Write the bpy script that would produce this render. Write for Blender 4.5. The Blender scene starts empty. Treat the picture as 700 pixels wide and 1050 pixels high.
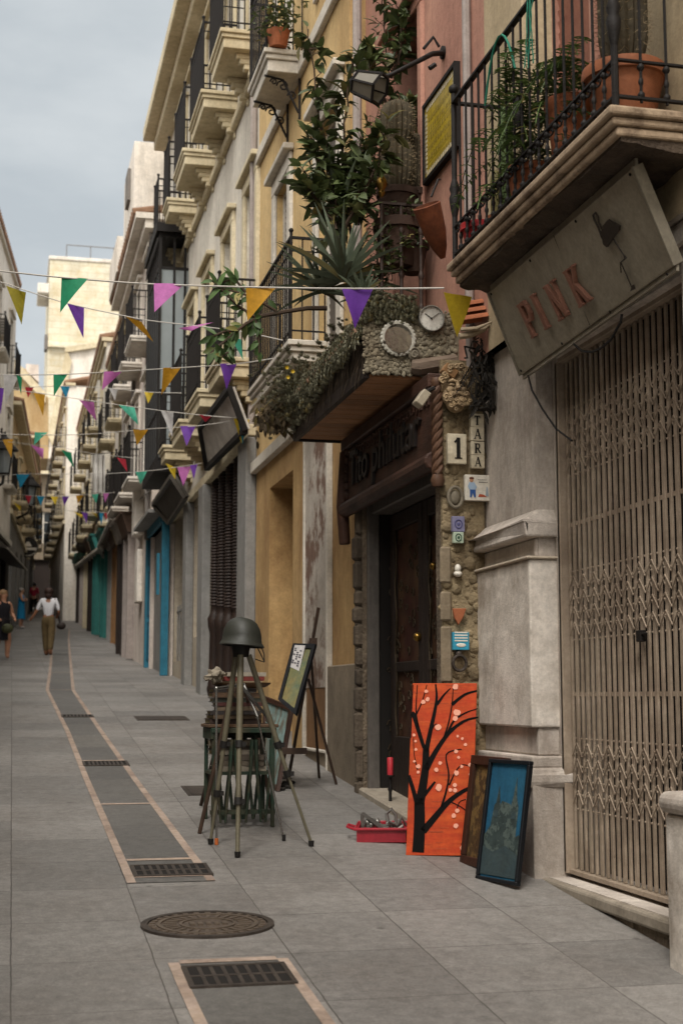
import bpy, bmesh, math, random
from mathutils import Vector, Matrix, noise
R = math.radians
rnd = random.Random(11)
sc = bpy.context.scene
COL = sc.collection
V = Vector

# ------------------------------------------------------------------ camera
FPX = 1458.0
YAW, PITCH = math.atan(0.2319), R(7.42)
CAM = V((0, 0, 1.7))
Fd = V((math.sin(YAW)*math.cos(PITCH), math.cos(YAW)*math.cos(PITCH), math.sin(PITCH)))
Rd = V((math.cos(YAW), -math.sin(YAW), 0))
Ud = Rd.cross(Fd)
cd = bpy.data.cameras.new('camera'); cam = bpy.data.objects.new('camera', cd); COL.objects.link(cam)
cam.location = CAM
cam.rotation_euler = Matrix((Rd, Ud, -Fd)).transposed().to_euler()
cd.sensor_fit = 'VERTICAL'; cd.sensor_height = 36; cd.sensor_width = 24; cd.lens = FPX/1050*36
cd.clip_start = 0.1; cd.clip_end = 2000
cd.dof.use_dof = True; cd.dof.focus_distance = 9.3; cd.dof.aperture_fstop = 3.2
sc.camera = cam

# ------------------------------------------------------------------ pixel -> place helpers (photo survey)
GP = [(-12, -0.996), (22, 1.826), (36, 2.82), (58, 4.62), (95, 7.6), (140, 9.6)]
def g(y):
    if y <= GP[0][0]: return GP[0][1]
    for (a, za), (b, zb) in zip(GP, GP[1:]):
        if y <= b: return za + (zb-za)*(y-a)/(b-a)
    return GP[-1][1]
def ray(px, py): return Fd + Rd*((px-350)/FPX) + Ud*((525-py)/FPX)
def fX(px, py, X=2.95):
    d = ray(px, py); return CAM + d*(X/d.x)
def fY(px, py, Y):
    d = ray(px, py); return CAM + d*(Y/d.y)
def fG(px, py):
    d = ray(px, py); lo, hi = 0.5, 200.0
    for _ in range(60):
        m = (lo+hi)/2; p = CAM+d*m
        if p.z > g(p.y): lo = m
        else: hi = m
    return CAM+d*lo

# ------------------------------------------------------------------ mesh builder
class MB:
    def __init__(s): s.v = []; s.f = []; s.mi = []; s.m = 0
    def add(s, vs, fs):
        o = len(s.v); s.v += [V(p) for p in vs]
        for f in fs: s.f.append([i+o for i in f]); s.mi.append(s.m)
        return s
    def quad(s, *p): return s.add(p, [list(range(len(p)))])
    def hexa(s, p): return s.add(p, [(0,3,2,1),(4,5,6,7),(0,1,5,4),(1,2,6,5),(2,3,7,6),(3,0,4,7)])
    def box(s, x0, x1, y0, y1, z0, z1):
        return s.hexa([(x0,y0,z0),(x1,y0,z0),(x1,y1,z0),(x0,y1,z0),(x0,y0,z1),(x1,y0,z1),(x1,y1,z1),(x0,y1,z1)])
    def obox(s, c, a, b, d):
        c, a, b, d = V(c), V(a), V(b), V(d)
        return s.hexa([c-a-b-d, c+a-b-d, c+a+b-d, c-a+b-d, c-a-b+d, c+a-b+d, c+a+b+d, c-a+b+d])
    def fbox(s, fr, u0, u1, o0, o1, z0, z1):
        return s.hexa([fr(u,o,z) for z in (z0,z1) for u,o in ((u0,o0),(u1,o0),(u1,o1),(u0,o1))])
    def path(s, pts, r, n=6, caps=True, flat=1.0):
        pts = [V(p) for p in pts]; k = len(pts)
        rs = r if isinstance(r, (list, tuple)) else [r]*k
        up = None; vs = []
        for i, p in enumerate(pts):
            t = (pts[min(i+1,k-1)]-pts[max(i-1,0)])
            if t.length < 1e-9: t = V((0,0,1))
            t.normalize()
            if up is None:
                up = V((0,0,1)) if abs(t.z) < .9 else V((1,0,0))
            a = t.cross(up)
            if a.length < 1e-6: a = t.cross(V((0,1,0)))
            a.normalize(); b = a.cross(t).normalized(); up = b
            for j in range(n):
                th = 2*math.pi*j/n + math.pi/n
                vs.append(p + a*(math.cos(th)*rs[i]) + b*(math.sin(th)*rs[i]*flat))
        fs = [(i*n+j, i*n+(j+1)%n, (i+1)*n+(j+1)%n, (i+1)*n+j) for i in range(k-1) for j in range(n)]
        if caps: fs += [tuple(range(n))[::-1], tuple((k-1)*n+j for j in range(n))]
        return s.add(vs, fs)
    def tube(s, a, b, r0, r1=None, n=8): return s.path([a, b], [r0, r0 if r1 is None else r1], n)
    def bar(s, a, b, w, h):           # rectangular bar
        a, b = V(a), V(b); t = (b-a); L = t.length/2; t.normalize()
        u = V((0,0,1)) if abs(t.z) < .9 else V((1,0,0))
        x = t.cross(u).normalized(); y = x.cross(t).normalized()
        return s.obox((a+b)/2, x*w/2, t*L, y*h/2)
    def lathe(s, prof, base, n=16, axis=None, ribs=0, ribd=0.0):
        base = V(base); q = V((0,0,1)).rotation_difference(V(axis)).to_matrix() if axis is not None else Matrix.Identity(3)
        vs = []
        for r, z in prof:
            for j in range(n):
                th = 2*math.pi*j/n
                rr = r*(1 + (ribd*(1 if j % 2 else -1) if ribs else 0))
                vs.append(base + q @ V((rr*math.cos(th), rr*math.sin(th), z)))
        k = len(prof)
        fs = [(i*n+j, i*n+(j+1)%n, (i+1)*n+(j+1)%n, (i+1)*n+j) for i in range(k-1) for j in range(n)]
        fs += [tuple(range(n))[::-1], tuple((k-1)*n+j for j in range(n))]
        return s.add(vs, fs)
    def ball(s, c, rx, ry=None, rz=None, n=10, m=7, M=None):
        ry = rx if ry is None else ry; rz = rx if rz is None else rz; c = V(c)
        vs = []
        for i in range(m+1):
            ph = math.pi*i/m
            for j in range(n):
                th = 2*math.pi*j/n
                p = V((rx*math.sin(ph)*math.cos(th), ry*math.sin(ph)*math.sin(th), -rz*math.cos(ph)))
                vs.append(c + (M @ p if M else p))
        fs = [(i*n+j, i*n+(j+1)%n, (i+1)*n+(j+1)%n, (i+1)*n+j) for i in range(m) for j in range(n)]
        return s.add(vs, fs)
    def prism(s, poly, ext):
        n = len(poly); ext = V(ext); a = [V(p) for p in poly]
        return s.add(a+[p+ext for p in a], [tuple(range(n))[::-1], tuple(range(n,2*n))] + [(i,(i+1)%n,n+(i+1)%n,n+i) for i in range(n)])
    def leaf(s, p, d, nrm, L, w, bend=0.25, seg=3, fold=0.15):
        d = V(d).normalized(); side = d.cross(V(nrm))
        if side.length < 1e-4: side = d.cross(V((.3,.5,.8)))
        side.normalize(); nn = side.cross(d).normalized(); p = V(p); vs = []
        for i in range(seg+1):
            t = i/seg; ww = w*(math.sin(math.pi*min(1,.12+.88*t))**.8) if i < seg else 0
            c = p + d*(L*t) - nn*(bend*L*t*t)
            vs += [c-side*ww/2+nn*fold*ww, c, c+side*ww/2+nn*fold*ww]
        fs = []
        for i in range(seg):
            o = i*3; fs += [(o,o+1,o+4,o+3),(o+1,o+2,o+5,o+4)]
        return s.add(vs, fs)
    def build(s, name, mats, parent=None, bevel=0.0, smooth=False, loc=None, seg=1):
        me = bpy.data.meshes.new(name)
        if parent is not None: o0 = ROOTLOC[parent.name]
        elif loc is not None: o0 = V(loc)
        else:
            xs = [p.x for p in s.v]; ys = [p.y for p in s.v]
            o0 = V(((min(xs)+max(xs))/2, (min(ys)+max(ys))/2, min(p.z for p in s.v)))
        me.from_pydata([p-o0 for p in s.v], [], s.f)
        if not isinstance(mats, (list, tuple)): mats = [mats]
        for m in mats: me.materials.append(m)
        if len(mats) > 1: me.polygons.foreach_set('material_index', s.mi)
        bm = bmesh.new(); bm.from_mesh(me)
        bmesh.ops.remove_doubles(bm, verts=bm.verts, dist=1e-6)
        bmesh.ops.recalc_face_normals(bm, faces=bm.faces); bm.to_mesh(me); bm.free()
        if smooth:
            me.polygons.foreach_set('use_smooth', [True]*len(me.polygons))
            me.set_sharp_from_angle(angle=R(45 if smooth is True else smooth))
        me.update()
        o = bpy.data.objects.new(name, me); COL.objects.link(o)
        ROOTLOC[o.name] = o0
        if parent is not None: o.parent = parent
        else: o.location = o0
        if bevel:
            b = o.modifiers.new('bevel', 'BEVEL'); b.width = bevel; b.segments = seg; b.limit_method = 'ANGLE'; b.angle_limit = R(35)
        return o
ROOTLOC = {}
def tag(o, label, cat=None, group=None, kind=None):
    if label: o['label'] = label
    if cat: o['category'] = cat
    if group: o['group'] = group
    if kind: o['kind'] = kind
    return o
def thing(name, label, cat, loc, group=None):
    o = bpy.data.objects.new(name, None); COL.objects.link(o); o.location = loc; o.empty_display_size = .1
    ROOTLOC[o.name] = V(loc); return tag(o, label, cat, group)
def copy_tree(o, parent=None):
    c = o.copy(); COL.objects.link(c)
    if parent is not None: c.parent = parent
    ROOTLOC[c.name] = ROOTLOC[o.name]
    for ch in list(o.children): copy_tree(ch, c)
    return c

# ------------------------------------------------------------------ materials
def srgb(h):
    h = h.lstrip('#'); o = []
    for i in (0, 2, 4):
        c = int(h[i:i+2], 16)/255; o.append(c/12.92 if c <= .04045 else ((c+.055)/1.055)**2.4)
    return (*o, 1)
MATS = {}
def mat(name, c1, c2=None, scale=3.0, rough=.8, bump=.1, bscale=60.0, stretch=(1,1,1), stain=None, stain_amt=.0, stain_scale=.8,
        stain_stretch=(1,1,1), metal=0.0, spec=.3, island=0.0, edge=(.42,.62), bdist=.01, trans=0.0):
    if name in MATS: return MATS[name]
    m = bpy.data.materials.new(name); m.use_nodes = True; nt = m.node_tree; N = nt.nodes; L = nt.links
    b = N['Principled BSDF']; c1 = srgb(c1); c2 = srgb(c2) if c2 else c1
    tc = N.new('ShaderNodeTexCoord')
    mp = N.new('ShaderNodeMapping'); mp.inputs['Scale'].default_value = stretch; L.new(tc.outputs['Object'], mp.inputs[0])
    n1 = N.new('ShaderNodeTexNoise'); n1.inputs['Scale'].default_value = scale; n1.inputs['Detail'].default_value = 9; n1.inputs['Roughness'].default_value = .65
    L.new(mp.outputs[0], n1.inputs['Vector'])
    r1 = N.new('ShaderNodeValToRGB'); r1.color_ramp.elements[0].position = .3; r1.color_ramp.elements[1].position = .7
    r1.color_ramp.elements[0].color = c1; r1.color_ramp.elements[1].color = c2; L.new(n1.outputs['Fac'], r1.inputs[0])
    col = r1.outputs[0]
    if stain:
        mp2 = N.new('ShaderNodeMapping'); mp2.inputs['Scale'].default_value = stain_stretch; mp2.inputs['Location'].default_value = (3.1,1.7,.4); L.new(tc.outputs['Object'], mp2.inputs[0])
        n2 = N.new('ShaderNodeTexNoise'); n2.inputs['Scale'].default_value = stain_scale; n2.inputs['Detail'].default_value = 12; n2.inputs['Roughness'].default_value = .7
        L.new(mp2.outputs[0], n2.inputs['Vector'])
        r2 = N.new('ShaderNodeValToRGB'); r2.color_ramp.elements[0].position = edge[0]; r2.color_ramp.elements[1].position = edge[1]
        r2.color_ramp.elements[0].color = (0,0,0,1); r2.color_ramp.elements[1].color = (stain_amt,)*3+(1,); L.new(n2.outputs['Fac'], r2.inputs[0])
        mx = N.new('ShaderNodeMix'); mx.data_type = 'RGBA'; L.new(r2.outputs[0], mx.inputs[0]); L.new(col, mx.inputs[6]); mx.inputs[7].default_value = srgb(stain); col = mx.outputs[2]
    if bump and metal < .5:            # grain and runs of weather in the surface itself
        g1 = N.new('ShaderNodeTexNoise'); g1.inputs['Scale'].default_value = 38; g1.inputs['Detail'].default_value = 5; g1.inputs['Roughness'].default_value = .75; L.new(tc.outputs['Object'], g1.inputs['Vector'])
        m1 = N.new('ShaderNodeMapRange'); m1.inputs['From Min'].default_value = .3; m1.inputs['From Max'].default_value = .7; m1.inputs['To Min'].default_value = .84; m1.inputs['To Max'].default_value = 1.12; L.new(g1.outputs['Fac'], m1.inputs[0])
        g3 = N.new('ShaderNodeTexNoise'); g3.inputs['Scale'].default_value = 9; g3.inputs['Detail'].default_value = 8; g3.inputs['Roughness'].default_value = .7; L.new(tc.outputs['Object'], g3.inputs['Vector'])
        m3 = N.new('ShaderNodeMapRange'); m3.inputs['From Min'].default_value = .35; m3.inputs['From Max'].default_value = .65; m3.inputs['To Min'].default_value = .86; m3.inputs['To Max'].default_value = 1.1; L.new(g3.outputs['Fac'], m3.inputs[0])
        mv = N.new('ShaderNodeMath'); mv.operation = 'MULTIPLY'; L.new(m1.outputs[0], mv.inputs[0]); L.new(m3.outputs[0], mv.inputs[1]); val = mv.outputs[0]
        if any(k_ in name for k_ in ('plaster','stone','paint','sign','mould','render','whitewash')):
            pm = N.new('ShaderNodeMapping'); pm.inputs['Scale'].default_value = (9, 9, .45); L.new(tc.outputs['Object'], pm.inputs[0])
            g2 = N.new('ShaderNodeTexNoise'); g2.inputs['Scale'].default_value = 1.0; g2.inputs['Detail'].default_value = 10; g2.inputs['Roughness'].default_value = .7; L.new(pm.outputs[0], g2.inputs['Vector'])
            m2 = N.new('ShaderNodeMapRange'); m2.inputs['From Min'].default_value = .52; m2.inputs['From Max'].default_value = .75; m2.inputs['To Min'].default_value = 1.0; m2.inputs['To Max'].default_value = .72; L.new(g2.outputs['Fac'], m2.inputs[0])
            mu = N.new('ShaderNodeMath'); mu.operation = 'MULTIPLY'; L.new(val, mu.inputs[0]); L.new(m2.outputs[0], mu.inputs[1]); val = mu.outputs[0]
        h0 = N.new('ShaderNodeHueSaturation'); L.new(val, h0.inputs['Value']); L.new(col, h0.inputs['Color']); col = h0.outputs[0]
    if island and ('leaf' in name or 'fern' in name or 'cover' in name):
        gz_ = N.new('ShaderNodeNewGeometry'); rm = N.new('ShaderNodeValToRGB'); rm.color_ramp.interpolation = 'LINEAR'; rm.color_ramp.elements[0].position = .86; rm.color_ramp.elements[1].position = 1.0
        rm.color_ramp.elements[0].color = (0,0,0,1); rm.color_ramp.elements[1].color = (.85,.85,.85,1); mk = N.new('ShaderNodeMath'); mk.operation = 'FRACT'; ml = N.new('ShaderNodeMath'); ml.operation = 'MULTIPLY'; ml.inputs[1].default_value = 7.31
        L.new(gz_.outputs['Random Per Island'], ml.inputs[0]); L.new(ml.outputs[0], mk.inputs[0]); L.new(mk.outputs[0], rm.inputs[0]); mb = N.new('ShaderNodeMix'); mb.data_type = 'RGBA'; L.new(rm.outputs[0], mb.inputs[0]); L.new(col, mb.inputs[6]); mb.inputs[7].default_value = srgb('#8a7a48'); col = mb.outputs[2]
    if island:
        ge = N.new('ShaderNodeNewGeometry'); hs = N.new('ShaderNodeHueSaturation')
        mr = N.new('ShaderNodeMapRange'); mr.inputs['To Min'].default_value = 1-island; mr.inputs['To Max'].default_value = 1+island
        L.new(ge.outputs['Random Per Island'], mr.inputs[0]); L.new(mr.outputs[0], hs.inputs['Value']); L.new(col, hs.inputs['Color']); col = hs.outputs[0]
    L.new(col, b.inputs['Base Color'])
    b.inputs['Metallic'].default_value = metal; b.inputs['Specular IOR Level'].default_value = spec
    rr = N.new('ShaderNodeMapRange'); rr.inputs['To Min'].default_value = max(.03, rough-.12); rr.inputs['To Max'].default_value = min(1, rough+.12)
    L.new(n1.outputs['Fac'], rr.inputs[0]); L.new(rr.outputs[0], b.inputs['Roughness'])
    if bump:
        n3 = N.new('ShaderNodeTexNoise'); n3.inputs['Scale'].default_value = bscale; n3.inputs['Detail'].default_value = 6; L.new(mp.outputs[0], n3.inputs['Vector'])
        ad = N.new('ShaderNodeMath'); ad.operation = 'MULTIPLY_ADD'; ad.inputs[1].default_value = 1.5; L.new(n1.outputs['Fac'], ad.inputs[0]); L.new(n3.outputs['Fac'], ad.inputs[2])
        bp = N.new('ShaderNodeBump'); bp.inputs['Strength'].default_value = bump; bp.inputs['Distance'].default_value = bdist; L.new(ad.outputs[0], bp.inputs['Height']); L.new(bp.outputs[0], b.inputs['Normal'])
    if trans:
        tr = N.new('ShaderNodeBsdfTranslucent'); L.new(col, tr.inputs[0]); ms = N.new('ShaderNodeMixShader'); ms.inputs[0].default_value = trans
        out = N['Material Output']; L.new(b.outputs[0], ms.inputs[1]); L.new(tr.outputs[0], ms.inputs[2]); L.new(ms.outputs[0], out.inputs[0])
    MATS[name] = m; return m
def brickmat(name, c1, c2, mortar, bw, bh, ms, axes='XY', off=.5, rough=.75, bump=.25, noise_amt=.5, offset=(0,0), dark='#5a5550'):
    m = bpy.data.materials.new(name); m.use_nodes = True; nt = m.node_tree; N = nt.nodes; L = nt.links; b = N['Principled BSDF']
    ge = N.new('ShaderNodeTexCoord'); sp = N.new('ShaderNodeSeparateXYZ'); L.new(ge.outputs['Object'], sp.inputs[0])
    cb = N.new('ShaderNodeCombineXYZ'); L.new(sp.outputs[axes[0]], cb.inputs[0]); L.new(sp.outputs[axes[1]], cb.inputs[1])
    mp = N.new('ShaderNodeMapping'); mp.inputs['Location'].default_value = (offset[0], offset[1], 0); L.new(cb.outputs[0], mp.inputs[0])
    nw = N.new('ShaderNodeTexNoise'); nw.inputs['Scale'].default_value = 2.0; nw.inputs['Detail'].default_value = 8
    L.new(ge.outputs['Object'], nw.inputs['Vector'])
    br = N.new('ShaderNodeTexBrick'); br.inputs['Scale'].default_value = 1; br.inputs['Brick Width'].default_value = bw; br.inputs['Row Height'].default_value = bh
    br.inputs['Mortar Size'].default_value = ms; br.inputs['Mortar Smooth'].default_value = .2; br.offset = off
    br.inputs['Color1'].default_value = srgb(c1); br.inputs['Color2'].default_value = srgb(c2); br.inputs['Mortar'].default_value = srgb(mortar); br.inputs['Bias'].default_value = 0
    nj = N.new('ShaderNodeTexNoise'); nj.inputs['Scale'].default_value = 7; nj.inputs['Detail'].default_value = 5; L.new(ge.outputs['Object'], nj.inputs['Vector'])
    sj = N.new('ShaderNodeVectorMath'); sj.operation = 'SCALE'; sj.inputs['Scale'].default_value = .012; L.new(nj.outputs['Color'], sj.inputs[0])
    aj = N.new('ShaderNodeVectorMath'); aj.operation = 'ADD'; L.new(mp.outputs[0], aj.inputs[0]); L.new(sj.outputs[0], aj.inputs[1]); L.new(aj.outputs[0], br.inputs['Vector'])
    n2 = N.new('ShaderNodeTexNoise'); n2.inputs['Scale'].default_value = 1.1; n2.inputs['Detail'].default_value = 12; n2.inputs['Roughness'].default_value = .72; L.new(ge.outputs['Object'], n2.inputs['Vector'])
    r2 = N.new('ShaderNodeValToRGB'); r2.color_ramp.elements[0].position = .45; r2.color_ramp.elements[1].position = .72; r2.color_ramp.elements[0].color = (0,0,0,1); r2.color_ramp.elements[1].color = (noise_amt,)*3+(1,)
    L.new(n2.outputs['Fac'], r2.inputs[0])
    mx = N.new('ShaderNodeMix'); mx.data_type = 'RGBA'; L.new(r2.outputs[0], mx.inputs[0]); L.new(br.outputs['Color'], mx.inputs[6]); mx.inputs[7].default_value = srgb(dark)
    n3 = N.new('ShaderNodeTexNoise'); n3.inputs['Scale'].default_value = 90; n3.inputs['Detail'].default_value = 6; n3.inputs['Roughness'].default_value = .8; L.new(ge.outputs['Object'], n3.inputs['Vector'])
    hs = N.new('ShaderNodeHueSaturation'); mr = N.new('ShaderNodeMapRange'); mr.inputs['From Min'].default_value = .3; mr.inputs['From Max'].default_value = .7; mr.inputs['To Min'].default_value = .66; mr.inputs['To Max'].default_value = 1.32
    L.new(n3.outputs['Fac'], mr.inputs[0]); L.new(mr.outputs[0], hs.inputs['Value']); L.new(mx.outputs[2], hs.inputs['Color'])
    n4 = N.new('ShaderNodeTexVoronoi'); n4.inputs['Scale'].default_value = 2.3; n4.inputs['Randomness'].default_value = 1; L.new(ge.outputs['Object'], n4.inputs['Vector'])
    r4 = N.new('ShaderNodeValToRGB'); r4.color_ramp.elements[0].position = .035; r4.color_ramp.elements[1].position = .06; r4.color_ramp.elements[0].color = (.58,.57,.56,1); r4.color_ramp.elements[1].color = (1,1,1,1); L.new(n4.outputs['Distance'], r4.inputs[0])
    n5 = N.new('ShaderNodeTexNoise'); n5.inputs['Scale'].default_value = .45; n5.inputs['Detail'].default_value = 8; L.new(ge.outputs['Object'], n5.inputs['Vector'])
    r5 = N.new('ShaderNodeMapRange'); r5.inputs['From Min'].default_value = .35; r5.inputs['From Max'].default_value = .65; r5.inputs['To Min'].default_value = .86; r5.inputs['To Max'].default_value = 1.12; L.new(n5.outputs['Fac'], r5.inputs[0])
    v4 = N.new('ShaderNodeVectorMath'); v4.operation = 'MULTIPLY'; L.new(hs.outputs[0], v4.inputs[0]); L.new(r4.outputs[0], v4.inputs[1])
    v5 = N.new('ShaderNodeVectorMath'); v5.operation = 'SCALE'; L.new(v4.outputs[0], v5.inputs[0]); L.new(r5.outputs[0], v5.inputs['Scale'])
    n6 = N.new('ShaderNodeTexNoise'); n6.inputs['Scale'].default_value = 16; n6.inputs['Detail'].default_value = 9; n6.inputs['Roughness'].default_value = .8; L.new(ge.outputs['Object'], n6.inputs['Vector'])
    r6 = N.new('ShaderNodeMapRange'); r6.inputs['From Min'].default_value = .34; r6.inputs['From Max'].default_value = .66; r6.inputs['To Min'].default_value = .70; r6.inputs['To Max'].default_value = 1.24; L.new(n6.outputs['Fac'], r6.inputs[0])
    n7 = N.new('ShaderNodeTexVoronoi'); n7.feature = 'DISTANCE_TO_EDGE'; n7.inputs['Scale'].default_value = .8; 
    w7 = N.new('ShaderNodeVectorMath'); w7.operation = 'SCALE'; w7.inputs['Scale'].default_value = .5; L.new(n6.outputs['Color'], w7.inputs[0]); x7 = N.new('ShaderNodeVectorMath'); x7.operation = 'ADD'; L.new(ge.outputs['Object'], x7.inputs[0]); L.new(w7.outputs[0], x7.inputs[1]); L.new(x7.outputs[0], n7.inputs['Vector'])
    r7 = N.new('ShaderNodeMapRange'); r7.inputs['From Min'].default_value = .002; r7.inputs['From Max'].default_value = .008; r7.inputs['To Min'].default_value = .75; r7.inputs['To Max'].default_value = 1.0; L.new(n7.outputs['Distance'], r7.inputs[0])
    q7 = N.new('ShaderNodeMath'); q7.operation = 'MULTIPLY'; L.new(r6.outputs[0], q7.inputs[0]); L.new(r7.outputs[0], q7.inputs[1])
    v6 = N.new('ShaderNodeVectorMath'); v6.operation = 'SCALE'; L.new(v5.outputs[0], v6.inputs[0]); L.new(q7.outputs[0], v6.inputs['Scale'])
    L.new(v6.outputs[0], b.inputs['Base Color']); b.inputs['Specular IOR Level'].default_value = .35
    rr = N.new('ShaderNodeMapRange'); rr.inputs['To Min'].default_value = rough-.2; rr.inputs['To Max'].default_value = rough+.15; L.new(n2.outputs['Fac'], rr.inputs[0]); L.new(rr.outputs[0], b.inputs['Roughness'])
    sb = N.new('ShaderNodeMath'); sb.operation = 'MULTIPLY_ADD'; L.new(br.outputs['Fac'], sb.inputs[0]); sb.inputs[1].default_value = -1.2; L.new(n3.outputs['Fac'], sb.inputs[2])
    bp = N.new('ShaderNodeBump'); bp.inputs['Strength'].default_value = bump; bp.inputs['Distance'].default_value = .008; L.new(sb.outputs[0], bp.inputs['Height']); L.new(bp.outputs[0], b.inputs['Normal'])
    MATS[name] = m; return m

# ------------------------------------------------------------------ light and sky
w = bpy.data.worlds.new('World'); sc.world = w; w.use_nodes = True
N = w.node_tree.nodes; L = w.node_tree.links; bg = N['Background']
SUN_EL, SUN_AZ = R(54), R(204)      # azimuth clockwise from +Y: behind the camera, a little left
sky = N.new('ShaderNodeTexSky'); sky.sky_type = 'NISHITA'; sky.sun_disc = False; sky.sun_elevation = SUN_EL; sky.sun_rotation = SUN_AZ; sky.dust_density = 3; sky.air_density = 1.0
L.new(sky.outputs[0], bg.inputs[0]); bg.inputs[1].default_value = .07
bg2 = N.new('ShaderNodeBackground'); bg2.inputs[1].default_value = 1.0
tc = N.new('ShaderNodeTexCoord'); mp = N.new('ShaderNodeMapping'); mp.inputs['Scale'].default_value = (1.2, 1.2, 3.2); L.new(tc.outputs['Generated'], mp.inputs[0])
nz = N.new('ShaderNodeTexNoise'); nz.inputs['Scale'].default_value = 3.2; nz.inputs['Detail'].default_value = 7; nz.inputs['Roughness'].default_value = .55; L.new(mp.outputs[0], nz.inputs['Vector'])
cr = N.new('ShaderNodeValToRGB'); cr.color_ramp.elements[0].position = .35; cr.color_ramp.elements[1].position = .7
cr.color_ramp.elements[0].color = (.40,.435,.455,1); cr.color_ramp.elements[1].color = (.56,.585,.59,1)
L.new(nz.outputs['Fac'], cr.inputs[0])
# thin cloud glows round the veiled sun, as an overcast sky does
dt = N.new('ShaderNodeVectorMath'); dt.operation = 'DOT_PRODUCT'; L.new(tc.outputs['Generated'], dt.inputs[0])
dt.inputs[1].default_value = (math.sin(SUN_AZ)*math.cos(SUN_EL), math.cos(SUN_AZ)*math.cos(SUN_EL), math.sin(SUN_EL))
gr = N.new('ShaderNodeMapRange'); gr.interpolation_type = 'SMOOTHSTEP'; gr.inputs['From Min'].default_value = .45; gr.inputs['From Max'].default_value = 1.0; gr.inputs['To Min'].default_value = 1.0; gr.inputs['To Max'].default_value = 5.0
L.new(dt.outputs['Value'], gr.inputs[0])
wm = N.new('ShaderNodeMapRange'); wm.inputs['From Min'].default_value = .1; wm.inputs['From Max'].default_value = .8; L.new(dt.outputs['Value'], wm.inputs[0])
wx = N.new('ShaderNodeMix'); wx.data_type = 'RGBA'; L.new(wm.outputs[0], wx.inputs[0]); L.new(cr.outputs[0], wx.inputs[6]); wx.inputs[7].default_value = (.575,.55,.515,1)
vm = N.new('ShaderNodeVectorMath'); vm.operation = 'SCALE'; L.new(wx.outputs[2], vm.inputs[0]); L.new(gr.outputs[0], vm.inputs['Scale']); L.new(vm.outputs[0], bg2.inputs[0])
ms = N.new('ShaderNodeMixShader'); ms.inputs[0].default_value = .88
L.new(bg.outputs[0], ms.inputs[1]); L.new(bg2.outputs[0], ms.inputs[2]); L.new(ms.outputs[0], N['World Output'].inputs[0])
sl = bpy.data.lights.new('sun', 'SUN'); sl.energy = 1.5; sl.angle = R(12); sl.color = (1, .965, .915)
so = bpy.data.objects.new('sun', sl); COL.objects.link(so)
sd = V((math.sin(SUN_AZ)*math.cos(SUN_EL), math.cos(SUN_AZ)*math.cos(SUN_EL), math.sin(SUN_EL)))
so.rotation_euler = sd.to_track_quat('Z', 'Y').to_euler()
sc.view_settings.view_transform = 'Standard'; sc.view_settings.look = 'None'; sc.view_settings.gamma = 1; sc.view_settings.exposure = 0.5
sc.cycles.use_denoising = True
try: sc.cycles.denoiser = 'OPENIMAGEDENOISE'
except Exception: pass
sc.cycles.max_bounces = 6; sc.cycles.diffuse_bounces = 4
# ================================================================== materials
M = {}
M['pave'] = brickmat('paving_stone', '#6d6a66', '#807c77', '#4a4642', .62, .74, .0036, 'XY', 0.0, .6, .3, .7, (-.05, .1), '#625c56')
M['channel'] = brickmat('channel_stone', '#54524f', '#63605b', '#45413d', 3.0, 1.13, .004, 'XY', 0.0, .6, .2, .4, (0, .2), '#5d5953')
M['border'] = mat('pink_granite', '#a8968a', '#93816f', 14, .7, .15, 120, stain='#6b5a50', stain_amt=.6, stain_scale=2.2)
M['iron'] = mat('cast_iron', '#3a332e', '#4b433c', 9, .55, .2, 80, metal=.4)
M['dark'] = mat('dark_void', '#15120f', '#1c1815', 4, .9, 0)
M['pinkw'] = mat('salmon_plaster', '#b58874', '#a67a68', 1.2, .9, .25, 70, stain='#8a5f52', stain_amt=.55, stain_scale=1.0, stain_stretch=(1,1,.35))
M['beige'] = mat('beige_plaster', '#b3a184', '#a39274', 1.4, .9, .25, 70, stain='#857458', stain_amt=.6, stain_stretch=(1,1,.3))
M['yellow'] = mat('ochre_plaster', '#cbb07f', '#c0a270', 1.3, .9, .22, 60, stain='#8f6e42', stain_amt=.55, stain_scale=.9, stain_stretch=(1,1,.4))
M['yellowlow'] = mat('ochre_plaster_worn', '#bb9b6b', '#ae8e5e', 2.0, .9, .25, 60, stain='#94724a', stain_amt=.8, stain_scale=1.6, stain_stretch=(1,1,.5))
M['peel'] = mat('peeling_white_plaster', '#b9b0a4', '#aaa094', 3, .92, .3, 60, stain='#6a4e3e', stain_amt=.92, stain_scale=.9, edge=(.475,.53))
M['brownpl'] = mat('brown_plaster', '#8a6743', '#7b5a3a', 3, .9, .25, 60, stain='#5f452e', stain_amt=.6)
M['stone'] = mat('grey_stone', '#d3c9bd', '#c2b7ac', 2.2, .85, .3, 90, stain='#74675a', stain_amt=.65, stain_scale=1.3, stain_stretch=(1,1,.45), bdist=.012)
M['stonel'] = mat('pale_stone', '#ddd4c8', '#d0c6ba', 3, .85, .3, 90, stain='#7c6d5c', stain_amt=.7, stain_scale=1.8)
M['stonerough'] = mat('rough_stone', '#80725f', '#6a5d4e', 6, .95, .8, 40, stain='#4a3f34', stain_amt=.8, stain_scale=3.5, bdist=.03)
M['plinth'] = mat('plinth_render', '#8d7f6b', '#7c6f5e', 2.5, .92, .35, 60, stain='#5d5346', stain_amt=.7)
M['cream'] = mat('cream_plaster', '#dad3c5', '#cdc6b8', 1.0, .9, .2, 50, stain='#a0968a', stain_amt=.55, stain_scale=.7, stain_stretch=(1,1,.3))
M['creamtrim'] = mat('cream_moulding', '#d3c6a8', '#c6b99b', 2, .85, .15, 60, stain='#9c8b69', stain_amt=.5)
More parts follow.
